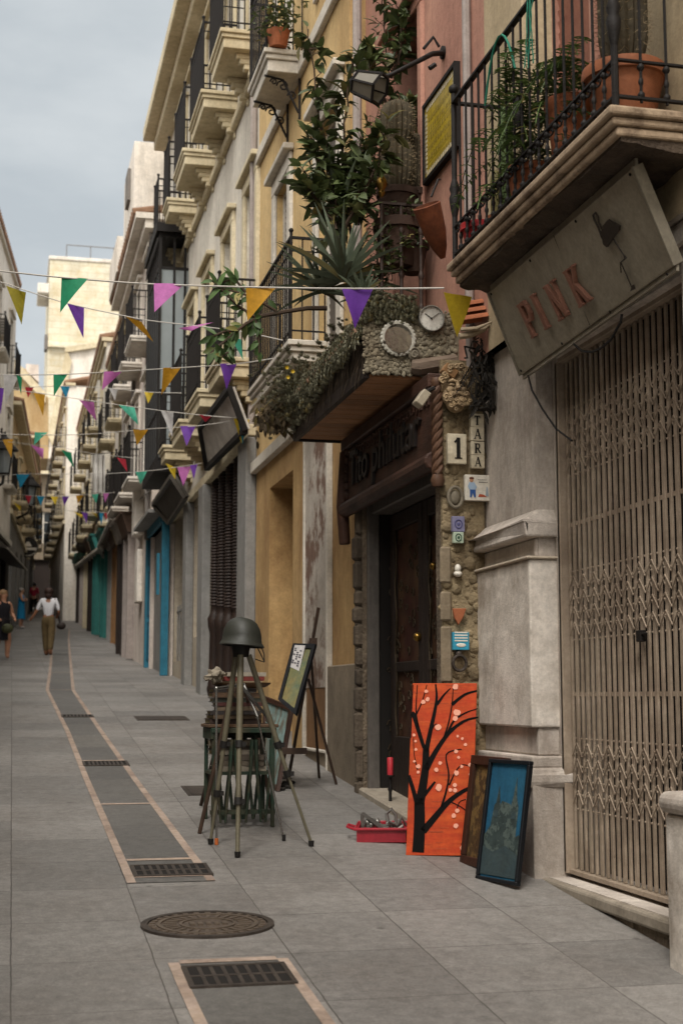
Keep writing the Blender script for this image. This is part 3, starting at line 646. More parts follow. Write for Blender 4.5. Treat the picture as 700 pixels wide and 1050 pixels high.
# rough pebble wall on the end face towards us (faces the camera at the corner)
zc0, zc1 = g(yB0)-.1, 3.8
m = MB(); xs_ = [XB+.004, XA+.06]
rg = random.Random(5)
m.box(XB-.02, XA+.05, yB0-.02, yB0+.02, zc0, 3.95)
for i in range(420):
    x = rg.uniform(XB-.01, XA+.03); z = rg.uniform(zc0+.1, 3.75); s_ = rg.choice((.014,.018,.022,.03,.042))
    if 1.9 < z < 3.5 and rg.random() < .35: continue
    m.ball((x, yB0-.018, z), s_*rg.uniform(.8,1.3), s_*.55, s_*rg.uniform(.8,1.3), 8, 5)
m.build('pebble_corner_wall', mat('pebble_mortar', '#8f8064', '#6f6049', 6, .9, .6, 60, stain='#5a4c38', stain_amt=.7, stain_scale=4, island=.3, bdist=.02), B, smooth=True)
# door
m = MB()
fwid = .10
m.fbox(fb, d1-.05, d1-.002, -.13, -.03, zdb, zdt); m.fbox(fb, d0, d0+.07, -.30, -.02, zdb, zdt); m.fbox(fb, d0+.07, d1-fwid, -.30, -.05, zdt-.10, zdt)
m.build('door_frame', mat('grey_door_frame', '#605a54', '#4d4843', 6, .55, .2, 60, stretch=(4,4,.6)), B, bevel=.01)
m = MB(); lw = (d1-fwid-d0-.07)/2
for k in range(2):
    a_ = d0+.07+lw*k; b_ = a_+lw
    m.fbox(fb, a_+.01, a_+.12, -.26, -.2, zdb+.02, zdt-.11); m.fbox(fb, b_-.12, b_-.01, -.26, -.2, zdb+.02, zdt-.11)
    m.fbox(fb, a_+.12, b_-.12, -.258, -.202, zdb+.02, zdb+.5); m.fbox(fb, a_+.12, b_-.12, -.258, -.202, zdt-.24, zdt-.11)
    m.fbox(fb, a_+.12, b_-.12, -.255, -.205, zdb+1.0, zdb+1.08)
dr = m.build('door', M['dwood'], B, bevel=.008)
m = MB(); m.fbox(fb, d1-.045, d1-.004, -.44, -.135, zdb, zdt-.02); fl_ = m.build('folded_door_leaf', M['dark'], B)
m = MB(); rr = random.Random(13)
for i in range(44):
    z = zdb+.1+(zdt-zdb-.25)*i/44; o_ = rr.uniform(-.38,-.2); s_ = rr.choice((-1,1)); q = rr.uniform(.02,.045)
    m.path([fb(d1-.05, o_+s_*q*math.cos(t_*.8)*(1-t_*.09), z+q*1.3*math.sin(t_*.8)*(1-t_*.09)) for t_ in range(8)], .006, 4)
m.build('scroll_grille', mat('bronze_scroll', '#4c4030', '#3a3124', 6, .5, .1, 50, metal=.4), fl_)
m = MB(); rr = random.Random(3)                  # foliate grille on the door leaves
for k in range(2):
    a_ = d0+.07+lw*k+.13; b_ = d0+.07+lw*(k+1)-.13
    for i in range(46):
        u = rr.uniform(a_, b_); z = zdb+.5+(zdt-.3-zdb-.5)*i/46; s_ = rr.choice((-1,1)); q = rr.uniform(.02,.05)
        m.path([fb(u+s_*q*math.cos(t_*.8)*(1-t_*.09), -.215, z+q*1.3*math.sin(t_*.8)*(1-t_*.09)) for t_ in range(8)], .006, 4)
    m.path([fb(b_-.02+.02*math.sin(i*.9), -.21, zdb+.1+i*(zdt-zdb-.3)/30) for i in range(31)], .008, 5)
m.build('scroll_grille', mat('bronze_scroll', '#4c4030', '#3a3124', 6, .5, .1, 50, metal=.4), dr)
m = MB(); m.fbox(fb, d0+.08, d1-fwid-.01, -.247, -.235, zdb+.03, zdt-.12); m.build('pane', M['interior'], dr)
m = MB(); m.ball(fb((d0+d1)/2+.06, -.18, zdb+1.25), .035); m.build('knob', mat('brass', '#8c6d35', '#7a5e2c', 4, .3, 0, metal=.9), dr, smooth=True); m = MB(); m.ball(fb((d0+d1)/2-.3, -.2, zdb+1.75), .03); m.build('knob', mat('brass', '#8c6d35', '#7a5e2c', 4, .3, 0, metal=.9), dr, smooth=True)
m = MB()
m.hexa([fb(u,o_,z_) for z_,top_ in ((0,0),(1,1)) for u,o_,z_ in ((d0-.05,-.44,g(d0)-.06 if not top_ else g(d0)+.06),(d1+.06,-.44,g(d1)-.06 if not top_ else g(d1)+.06),(d1+.06,.03,g(d1)-.06 if not top_ else g(d1)+.055),(d0-.05,.03,g(d0)-.06 if not top_ else g(d0)+.055))]); m.build('threshold', M['sill'], B, bevel=.015)
# jamb stones at the far side and near side of the door
m = MB(); z = g(d1)-.05; rg = random.Random(8)
while z < 3.1:
    h_ = rg.uniform(.12, .3); m.fbox(fb, d1+.02, d1+.10+rg.uniform(0,.05), -.02, .04+rg.uniform(0,.03), z, z+h_-.012); z += h_
m.build('rugged_jamb', mat('dark_rugged_stone', '#5d5245', '#453c32', 6, .9, .6, 40, island=.25, bdist=.02), B, bevel=.02)
m = MB(); z0_ = zdb+.1
for zz0, zz1 in ((zx(452,700,XB), zx(452,640,XB)), (zx(452,638,XB), zx(452,605,XB)), (zx(450,600,XB), zx(450,560,XB))):
    m.box(XB-.045, XB+.03, yB0-.05, yB0-.022, zz0, zz1-.02)
m.build('corner_jamb_stone', mat('corner_carved_stone', '#857763', '#746753', 8, .85, .4, 60), B, bevel=.012)
# carved timber signboard
zs0, zs1 = zx(353,532,2.71), 3.86; u0, u1 = yB0+.03, yx(354,2.71,500)
fs = frR(2.71)
m = MB(); m.fbox(fs, u0, u1, -.12, -.0, zs0+.12, zs1-.1)
SB = m.build('pub_signboard', M['pubwood'], B, bevel=.01)
m = MB(); m.fbox(fs, u0-.03, u1+.03, -.12, .035, zs1-.1, zs1); m.path([fs(u0-.04,.0,zs0+.07), fs(u1+.05,.0,zs0+.07)], .065, 12)
m.path([fs(u1+.02,.0,zs0-.22), fs(u1+.02,.02,zs0+.1), fs(u1+.02,.0,zs1-.1)], [.05,.055,.045], 8)
m.build('carved_beam', M['pubwood'], SB, bevel=.01)
m = MB(); rg = random.Random(12)                 # carved relief around
for i in range(26):
    u = u0+.1+(u1-u0-.2)*i/26; m.path([fs(u+.05*math.cos(t_*.9), .005, zs1-.17+.035*math.sin(t_*.9)+rg.uniform(-.01,.01)) for t_ in range(6)], .012, 5)
for i in range(7):
    m.ball(fs(u1-.09, .0, zs0+.18+i*.075), .035, .02, .04)
m.build('carved_relief', M['pubwood'], SB, smooth=True)
def textmesh(txt, size, extrude, font_shear=0.0, bevel=0.0):
    cu = bpy.data.curves.new('t', 'FONT'); cu.body = txt; cu.size = size; cu.extrude = extrude; cu.shear = font_shear; cu.bevel_depth = bevel
    ob = bpy.data.objects.new('t', cu); COL.objects.link(ob)
    dg = bpy.context.evaluated_depsgraph_get(); me = bpy.data.meshes.new_from_object(ob.evaluated_get(dg)); bpy.data.objects.remove(ob)
    vs = [v.co.copy() for v in me.vertices]; fs_ = [tuple(p.vertices) for p in me.polygons]; bpy.data.meshes.remove(me); bpy.data.curves.remove(cu)
    return vs, fs_
def place_text(m, txt, origin, ux, uy, un, size, extr, width=None, shear=0.0, bevel=0.0):
    vs, fs_ = textmesh(txt, size, extr, shear, bevel); w_ = max(v.x for v in vs)-min(v.x for v in vs); x0 = min(v.x for v in vs)
    k = (width/w_) if width else 1
    origin, ux, uy, un = V(origin), V(ux), V(uy), V(un)
    m.add([origin+ux*((v.x-x0)*k)+uy*v.y+un*v.z for v in vs], fs_)
m = MB(); zt = zs0+.24                            # letters read from the far end to the near end
burnt = mat('burnt_lettering', '#140e0b', '#1d1410', 6, .5, .1)
place_text(m, 'Tito', fs(u1-.24,.008,zt), (0,-1,0), (0,0,1), (-1,0,0), .40, .012, .60, .1, .004); m.build('lettering', burnt, SB)
m = MB(); place_text(m, 'philutar', fs(u1-.96,.008,zt), (0,-1,0), (0,0,1), (-1,0,0), .40, .012, 1.34, .1, .004); m.build('lettering', burnt, SB)
# rope column
xr, yr = XB-.06, yB0-.05
m = MB(); za, zb_ = zx(455,488,XB), zx(455,398,XB)
for k in range(3):
    m.path([(xr+.020*math.cos(i*.42+k*2.094), yr+.020*math.sin(i*.42+k*2.094), za+(zb_-za)*i/48) for i in range(49)], .021, 7)
m.lathe([(.035,-.08),(.05,-.04),(.035,0)], (xr,yr,za), 10); m.lathe([(.03,0),(.042,.03),(.03,.06)], (xr,yr,zb_), 10)
m.build('rope_column', mat('rope_wood', '#5a3f2d', '#453022', 8, .6, .2, 50), B, smooth=True)
# canopy
XK = 2.33; kN, kF = fX(374,379,XK).y, fX(302,453,XK).y; zk = (fX(374,379,XK).z+fX(302,453,XK).z)/2; zk1 = fX(367,330,XK).z
fk = frR(XK)
m = MB(); m.fbox(fk, kN+.02, kF-.02, -.62, -.03, zk+.03, zk1-.06)
CAN = m.build('canopy', M['stonerough'], B)
m = MB(); n = 13
for i in range(n):
    a_ = kN+.03+(kF-kN-.06)*i/n; b_ = kN+.03+(kF-kN-.06)*(i+1)/n-.012
    m.fbox(fk, a_, b_, -.46, -.035, zk-.012, zk+.012)
m.build('soffit_boards', M['plank'], CAN, bevel=.003)
m = MB(); m.fbox(fk, kN-.01, kF+.01, -.03, .012, zk-.03, zk+.07); m.fbox(fk, kF-.03, kF+.012, -.6, -.031, zk-.03, zk+.07)
m.build('edge_board', M['dwood'], CAN, bevel=.006)
m = MB(); rg = random.Random(21)                  # thatch-like dark fringe and roof tiles along the street edge
for i in range(22):
    u = kN+.06+(kF-kN-.08)*i/21
    for r_ in range(2):
        c = fk(u, -.02-.13*r_, zk1-.10+.055*r_)
        a_, b_ = V(c)+V((-.09,0,-.03)), V(c)+V((.14,0,.05)); rr_ = .05
        vs = []
        for p in (a_, b_):
            for j in range(7):
                th = math.pi*j/6; vs.append(p+V((0, rr_*math.cos(th), rr_*math.sin(th)*.8)))
        for p in (a_, b_):
            for j in range(7):
                th = math.pi*j/6; vs.append(p+V((0, (rr_-.014)*math.cos(th), (rr_-.014)*math.sin(th)*.8)))
        fs_ = [(j,j+1,8+j,7+j) for j in range(6)]+[(14+j,21+j,22+j,15+j) for j in range(6)]+[(j,14+j,15+j,j+1) for j in range(6)]+[(7+j,8+j,22+j,21+j) for j in range(6)]
        m.add(vs, fs_)
m.build('edge_tile', M['roof'], CAN, smooth=True)
m = MB()
for i in range(300):
    u = rg.uniform(kN, kF); p = fk(u, rg.uniform(0,.02), rg.uniform(zk+.06, zk1-.12)); m.leaf(p, (rg.uniform(-.5,.1), rg.uniform(-.3,.3), -1), (-1,0,.3), rg.uniform(.08,.2), .012, .1, 2)
m.fbox(fk, kN+.01, kF-.01, -.03, -.0, zk+.068, zk1-.11)
m.build('fringe', mat('dry_fringe', '#4a3d2e', '#33291f', 6, .95, .3, 40, island=.4), CAN)
# pebble-dash end of canopy
m = MB(); xa, xb = XK-.03, XA+.03
m.box(xa+.03, xb, kN-.03, kN+.03, zk+.02, zk1+.02)
for i in range(1500):
    x = rg.uniform(xa+.01, xb-.05); z = rg.uniform(zk+.0, zk1+.05); s_ = rg.choice((.006,.008,.010,.013,.018))
    if x > 2.75 and z < zk+.14: continue
    m.ball((x, kN-.03, z), s_*rg.uniform(.8,1.4), s_*.7, s_*rg.uniform(.8,1.4), 6, 4)
m.build('pebble_end', mat('pale_pebble', '#877e6b', '#5e5645', 9, .9, .4, 60, stain='#5c5140', stain_amt=.7, stain_scale=4, island=.3), CAN, smooth=True)
m = MB(); m.path([(xa+.35,kN-.04,zk+.06),(2.7,kN-.05,zk+.055),(2.97,kN-.06,zk+.11)], [.05,.06,.055], 8)
m.build('log_edge', mat('grey_log', '#6d5e50', '#57493d', 6, .85, .4, 40, stretch=(1,5,5)), CAN)
# canopy railing (first-floor balcony above it)
m = MB(); 
fo = frR(XK+.12); zrb = zk1+.0
r0, r1, zr1 = yx(430, XK+.12, 220)-.0, yx(388, XK+.12, 220), zx(400, 210, XK+.12)
# iron rail near the wall above the canopy: posts facing the viewer
xa_, xb_ = fY(391, 210, 9.75).x, fY(431, 210, 9.75).x
zt_ = fY(400, 209, 9.75).z
for i in range(3):
    x = xa_+(xb_-xa_)*i/2; m.tube((x,9.75,zk1-.02),(x,9.75,zt_),.014,.014,7)
    for zz in (.2,.45,.8): m.lathe([(.012,-.035),(.026,0),(.012,.035)], (x,9.75,zk1+(zt_-zk1)*zz), 8)
m.bar((xa_-.03,9.75,zt_),(xb_+.05,9.75,zt_),.035,.02); 
m.bar((xa_-.03,9.75,zk1+.1),(xb_+.05,9.75,zk1+.1),.025,.015)
m.build('railing', mat('brown_iron', '#3b2c24', '#2c211b', 8, .6, .2), B, smooth=True)
m = MB(); p = fY(391, 190, 9.75); m.lathe([(.012,-.09),(.03,-.06),(.02,-.04),(.045,0),(.04,.035),(.012,.08),(.004,.1)], p, 12)
m.build('brass_finial', MATS['brass'], B, smooth=True)
m = MB(); m.box(XK+.02, XA, kN+.0, kF, zk1-.07, zk1-.03); m.build('canopy_top', M['stonerough'], B)

# ================================================================== C: ochre building
yC0, yC1 = yU1+.002, yx(263, XC, 500); fc = frR(XC)
C = thing('ochre_building', 'ochre yellow house with white framed shutters, white balconies and a peeling white wall panel', 'building', (XC, 14, g(14)))
dd0, dd1 = yx(300,XC,600), yx(276,XC,600); zdo0, zdo1 = g(dd0)+.0, zx(300,482,XC)
up = frR(XA)
m = MB(); facade(m, fc, yB1+.003, yC1, g(yB1)-.3, 4.45, [(dd0,dd1,zdo0,zdo1,.42)], 3.5); m.build('ground_floor_wall', M['yellowlow'], C)
W1 = (yx(312,XC,150), yx(290,XC,150)); W2 = (13.0, 14.1)
ops = [(12.35,13.25,4.95,7.3,.14), (yx(297,XC,250), yx(284,XC,250), 4.95, 7.45, .14), (12.35,13.25,8.7,10.9,.14), (yx(297,XC,250), yx(284,XC,250), 8.7, 11, .14)]
m = MB(); facade(m, fc, yC0, yC1, 4.45, 13.0, ops, 3.5); m.build('upper_wall', M['yellow'], C)
for o_ in ops: window(C, fc, o_[0], o_[1], o_[2], o_[3], .12, M['winwhite'], M['glass'], 2, 1, M['louvre'])
for o_ in ops: m = MB(); surround(m, fc, o_[0], o_[1], o_[2], o_[3], .17, .04, False); m.build('window_surround', M['winwhite'], C, bevel=.01)
m = MB(); m.fbox(fc, yC0, yC1, 0, .08, 4.38, 4.52); m.build('string_course', M['winwhite'], C, bevel=.01); m = MB(); m.fbox(fc, yC0, yC1, 0, .06, 8.25, 8.4)
m.build('string_course', M['winwhite'], C, bevel=.01)
b1 = balcony(C, fc, fX(290,349,2.42).y, fX(247,418,2.42).y-.1, fX(290,349,2.42).z+.02, .38, .2, M['winwhite'], None, True, 1.0, .1, .008, False)
b2 = balcony(C, fc, fX(271,43,2.42).y, fX(256,104,2.42).y+.15, fX(271,43,2.42).z-.05, .43, .24, M['winwhite'], None, False, 1.0, .1, .008, False)
m = MB()
for u in (fX(271,43,2.42).y+.15, fX(256,104,2.42).y-.1):
    z = fX(271,43,2.42).z-.3
    m = MB(); m.path([fc(u,.40,z), fc(u,.2,z-.03), fc(u,.03,z-.38)], .014, 6); m.path([fc(u,.02,z), fc(u,.02,z-.45)], .013, 6)
    for cx__, cz__, rr_ in ((.2,-.1,.07),(.1,-.2,.055),(.3,-.06,.04)):
        m.path([fc(u, cx__+rr_*math.cos(t_*.7)*(1-t_/14), z+cz__+rr_*math.sin(t_*.7)*(1-t_/14)) for t_ in range(13)], .010, 5)
    m.build('scroll_bracket', M['rail'], b2)
m = MB(); m.fbox(fc, yx(340,XC,600), yx(315,XC,600), 0, .02, zx(330,705,XC)-.0, 4.38); m.build('peeling_panel', M['peel'], C)
m = MB(); m.fbox(fc, yx(338,XC,740), yx(316,XC,740), 0, .015, zx(330,770,XC), zx(330,705,XC)-.004); m.build('brown_panel', M['brownpl'], C)
m = MB(); m.fbox(fc, yB1+.004, yx(340,XC,600)-.01, 0, .05, g(12)-.2, zx(350,682,XC)); m.fbox(fc, yx(340,XC,760), yx(316,XC,760), .0, .03, g(12)-.2, zx(330,770,XC)-.01); m.build('plinth', M['plinth'], C, bevel=.012)
m = MB(); m.fbox(fc, yx(340,XC,600)-.05, yx(340,XC,600), 0, .06, g(12), 4.36); m.fbox(fc, yx(315,XC,600), yx(315,XC,600)+.05, 0, .04, g(13), 4.36); m.fbox(fc, yx(339,XC,770), yx(316,XC,770), .03, .06, zx(330,770,XC)-.01, zx(330,770,XC)+.02)
m.build('white_edging', M['winwhite'], C, bevel=.008)
m = MB(); m.fbox(fc, dd0+.02, dd1-.02, -.41, -.36, zdo0, zdo1-.02); m.build('recessed_door', mat('ochre_door', '#8e6638', '#7c5830', 4, .7, .2, 30), C)
m = MB(); m.path([fc(yx(378,XA,100)-.3,.03,4.6), fc(yx(378,XA,100)-.3,.03,12.8)], .04, 8); m.build('downpipe', M['pipe'], C)
m = MB(); m.fbox(fc, yC0-.02, yC1+.05, -.05, .35, 13.0, 13.2); m.build('cornice', M['winwhite'], C, bevel=.02)

# ================================================================== D: cream building, many balconies
yD0, yD1 = yC1+.003, yx(170, XD, 300); fd = frR(XD)
D = thing('cream_building', 'tall cream house with two rows of cream balconies and a dark carved shopfront', 'building', (XD, 21.5, g(21.5)))
zD = 13.3
XOb = 2.33; bl = []
for n_, f_ in (((226,27),(213,83)),((206,94),(193,146)),((187,151),(177,197)),((171,199),(166,236)),((160,240),(156,266))):
    bl.append((fX(*n_,XOb).y, fX(*f_,XOb).y))
zu = sum(fX(*n_,XOb).z for n_ in ((226,27),(206,94),(187,151),(171,199)))/4
zl_ = sum(fX(*n_,XOb).z for n_ in ((230,354),(206,390),(186,421),(173,447)))/4
ops = []; ctr = [(a+b)/2 for a, b in bl]
for c in ctr[:5]:
    ops += [(c-.42, c+.42, zu, zu+2.3, .2)]
    if c < 23.5: ops += [(c-.42, c+.42, zl_, zl_+2.4, .2)]
    ops += [(c-.35, c+.35, zu+2.95, zu+3.5, .15)]
lo = [(yx(250,XD,550), yx(217,XD,550), g(18), zx(217,470,XD), .5), (yx(240-1,XD,600)*0+yx(210,XD,600), yx(199,XD,600), g(21)+.9, g(21)+3.0, .2), (yx(194,XD,600), yx(179,XD,600), g(24)+.35, g(24)+3.1, .3)]
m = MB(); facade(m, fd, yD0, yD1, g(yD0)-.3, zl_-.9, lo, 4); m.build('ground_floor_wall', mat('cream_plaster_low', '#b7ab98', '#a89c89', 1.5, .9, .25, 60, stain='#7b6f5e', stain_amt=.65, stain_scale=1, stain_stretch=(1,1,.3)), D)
m = MB(); facade(m, fd, yD0, yD1, zl_-.9, zD, ops, 4); m.build('upper_wall', M['cream'], D)
for o_ in ops: window(D, fd, *o_[:4], o_[4]-.02, mat('cream_shutter_frame', '#bfb08e', '#b1a27f', 3, .7), M['glass'], 2, 3 if o_[3]-o_[2] > 1 else 1, mat('cream_shutter', '#b0a27f', '#a39472', 3, .75) if o_[3]-o_[2] > 1 else None)
for o_ in ops: m = MB(); surround(m, fd, *o_[:4], .16, .05, False, o_[3]-o_[2] > 1); m.build('window_surround', M['creamtrim'], D, bevel=.01)
for i, (a, b) in enumerate(bl): balcony(D, fd, a, b, zu, XD-XOb, .24, M['creamtrim'], None, True, .98, .09, .009)
for i, (a, b) in enumerate(bl[:4]): balcony(D, fd, a, b, zl_, XD-XOb, .24, M['creamtrim'], None, True, .98, .09, .009)
m = MB(); m.fbox(fd, yD0, yD1, 0, .10, zl_-.95, zl_-.8); m.fbox(fd, yD0, yD1, 0, .08, zu-.5, zu-.38); m.fbox(fd, yD0-.05, yD1+.1, -.2, .28, zD-.5, zD-.3); m.fbox(fd, yD0-.05, yD1+.15, -.2, .5, zD-.3, zD-.05); m.fbox(fd, yD0-.05, yD1+.12, -.2, .42, zD-.05, zD+.06)
m.build('cornice', M['creamtrim'], D, bevel=.015)
m = MB()
for u0_, u1_ in ((yD0, yx(253,XD,600)), (yx(216,XD,600), yx(211,XD,600)), (yx(198.5,XD,600), yx(195,XD,600)), (yx(178.5,XD,600), yD1-.02)): m = MB(); m.fbox(fd, u0_, u1_, 0, .13, g(u0_)-.2, zl_-.96); m.build('grey_pilaster', M['greytrim'], D, bevel=.012)
# dark carved shopfront
m = MB(); a_, b_ = lo[0][0], lo[0][1]; zt = lo[0][3]
m.fbox(fd, a_, b_, -.45, -.40, g(a_), zt)
sh = m.build('carved_shopfront', M['dwood'], D)
m = MB(); nC = 5
for i in range(nC):
    u = a_+.1+(b_-a_-.2)*i/(nC-1)
    prof = []
    z = 0; zz0 = g(u)
    prof = [(.09,0),(.11,.1),(.09,.2),(.07,.9),(.10,1.0),(.11,1.12),(.07,1.2)]
    H_ = zt-zz0; k = 1.3
    while k < H_-.35: prof += [(.062,k),(.078,k+.022)]; k += .044
    prof += [(.07,H_-.3),(.11,H_-.15),(.09,H_)]
    m.lathe(prof, fd(u, -.05, zz0), 10)
m.build('twisted_column', mat('carved_column_wood', '#33251e', '#231914', 6, .55, .25, 40), sh, smooth=True)
m = MB()
for i in range(nC-1):
    u = a_+.1+(b_-a_-.2)*(i+.5)/(nC-1); 
    for k in range(24): m.fbox(fd, u-.22, u+.22, -.39, -.33, g(u)+.5+k*.12, g(u)+.58+k*.12)
    m.fbox(fd, u-.25, u+.25, -.39, -.30, g(u), g(u)+.45)
m.build('door_panel', M['dwood'], sh, bevel=.01)
window(D, fd, *lo[1][:4], .18, M['greytrim'], M['glass'], 1, 2)
wf = window(D, fd, *lo[2][:4], .28, mat('yellow_frame', '#9c8a55', '#867545', 3, .6), M['glass'], 2, 2)
m = MB()
for k in range(7): u = lo[2][0]+.1+(lo[2][1]-lo[2][0]-.2)*k/6; m.tube(fd(u,-.06,lo[2][2]-.3), fd(u,-.06,lo[2][2]+1.0), .014)
m.bar(fd(lo[2][0],-.06,lo[2][2]+.9), fd(lo[2][1],-.06,lo[2][2]+.9), .03,.03); m.build('window_guard', M['greytrim'], wf)
# glazed gallery (mirador) on first floor
ga_, gb_ = 24.1, 26.2; zg0, zg1 = zl_-.1, fX(175,268,2.7).z
fm = frR(XD-.52)
m = MB()
m.fbox(fd, ga_-.1, gb_+.1, 0, .58, zg1, zg1+.16); m.fbox(fd, ga_-.05, gb_+.05, 0, .55, zg0-.18, zg0)
for z in (zg0+.02, zg0+.85, zg1-.65, zg1-.06):
    m.fbox(fd, ga_, gb_, .48, .52, z, z+.05); m.fbox(fd, ga_, ga_+.04, .0, .48, z, z+.05)
for i in range(7): u = ga_+(gb_-ga_)*i/6; m.fbox(fd, u-.025, u+.025, .475, .525, zg0, zg1)
for o_ in (.06, .25): m.fbox(fd, ga_-.002, ga_+.045, o_-.02, o_+.02, zg0, zg1)
gal = m.build('glazed_gallery', M['rail'], D)
m = MB(); m.fbox(fd, ga_+.015, gb_, .495, .503, zg0, zg1-.62); m.fbox(fd, ga_+.012, ga_+.02, .0, .49, zg0, zg1-.62); m.build('pane', M['paleglass'], gal)
m = MB()
for i in range(24): u = ga_+(gb_-ga_)*i/23; m.path([fd(u+.04*math.cos(t_*.9), .55, zg1-.1-.12*t_/6+.04*math.sin(t_*.9)) for t_ in range(8)], .012, 4)
for i in range(6): m.path([fd(ga_-.02, .06+.08*i+.03*math.cos(t_*.9), zg1-.1+.25*(t_/8)-.03*math.sin(t_*.9)) for t_ in range(8)], .012, 4)
for i in range(6): m.path([fd(ga_+.02+.33*i+.1*math.cos(t_*.5), .56, zg1+.14+.12*math.sin(t_*.5)) for t_ in range(7)], .016, 4)
m.build('iron_cresting', M['rail'], gal)
m = MB(); m.path([fd(yD0+.12,.05,4.6), fd(yD0+.12,.05,12.6)], .045, 8); m.build('downpipe', M['pipe'], D); m = MB(); m.path([fd(yD0+.06,.09,g(yD0)+2), fd(yD0+.06,.09,5.0)], .012, 5); m.build('downpipe', M['pipe'], D)

# ================================================================== E, F, G further up the right side
def row_building(nm, label, X, y0, y1, ztop, wall, trim, floors, bays, over, balc=True, low=None, railstep=.13, ground=None, T=4, shutter=None, bh=.95):
    fr = frR(X); root = thing(nm, label, 'building', (X, (y0+y1)/2, g((y0+y1)/2)))
    ops = []; dy = (y1-y0)/bays
    for zf, hh in floors:
        for i in range(bays): c = y0+dy*(i+.5); ops.append((c-.45, c+.45, zf, zf+hh, .18))
    zg_ = g((y0+y1)/2)+3.35
    m = MB(); facade(m, fr, y0, y1, zg_, ztop, ops, T); m.build('upper_wall', wall, root)
    lo = low(fr, root) if low else []
    m = MB(); facade(m, fr, y0, y1, g(y0)-.3, zg_, lo, T); m.build('ground_floor_wall', ground or wall, root)
    for o_ in ops: window(root, fr, *o_[:4], .16, M['winwhite'], M['glass'], 2, 2, shutter)
    for o_ in ops: m = MB(); surround(m, fr, *o_[:4], .14, .04, False); m.build('window_surround', trim, root)
    m = MB(); m.fbox(fr, y0, y1, 0, .09, zg_-.05, zg_+.1); m.build('string_course', trim, root)
    if balc:
        for zf, hh in floors:
            for i in range(bays): c = y0+dy*(i+.5); balcony(root, fr, c-.75, c+.75, zf, .45, .12, trim, None, False, bh, railstep, .01)
    if over:
        m = MB(); m.fbox(fr, y0-.1, y1+.1, -.3, over, ztop, ztop+.12); m.fbox(fr, y0-.05, y1+.05, 0, over*.55, ztop-.18, ztop-.002); m.build('eaves', trim, root)
        m = MB()
        for i in range(int((y1-y0)/.25)): 
            u = y0+.12+.25*i; m.path([fr(u, over+.05, ztop+.17), fr(u, -1.5, ztop+.55)], .09, 7)
        m.build('roof', M['roof'], root)
    return root, fr
def shopbay(fr, root, a, b, h, jamb, panel, fascia=None, fh=.42, deep=.34, prot=.16, mull=2, name='shopfront'):
    z0, z1 = g((a+b)/2)-.02, g((a+b)/2)+h
    m = MB()
    for u in (a, b-.1): m.fbox(fr, u, u+.1, -.12, prot, z0, z1)
    m.fbox(fr, a+.1, b-.1, -.12, prot*.6, z1-.12, z1); s_ = m.build(name, jamb, root)
    m = MB(); m.fbox(fr, a+.1, b-.1, -deep+.03, -deep+.07, z0, z1-.12); m.build('pane', M['glass'], s_)
    m = MB()
    for k in range(mull+1): u = a+.1+(b-a-.2)*k/mull; m.fbox(fr, u-.035, u+.035, -deep+.06, -deep+.14, z0, z1-.12)
    m.fbox(fr, a+.1, b-.1, -deep+.06, -deep+.13, z0, z0+.55); m.fbox(fr, a+.1, b-.1, -deep+.06, -deep+.13, z1-.6, z1-.53); m.build('door_frame', panel, s_)
    if fascia:
        m = MB(); m.hexa([fr(a-.1,0,z1+.02),fr(b+.1,0,z1+.02),fr(b+.1,prot+.02,z1+.02),fr(a-.1,prot+.02,z1+.02),fr(a-.1,0,z1+fh),fr(b+.1,0,z1+fh),fr(b+.1,prot+.16,z1+fh),fr(a-.1,prot+.16,z1+fh)]); m.fbox(fr, a-.14, b+.14, 0, prot+.2, z1+fh+.002, z1+fh+.05); m.build('fascia', fascia, s_)
    return (a, b, z0, z1, deep)
XE = 2.64
yE0, yE1 = yD1+.003, 35.0
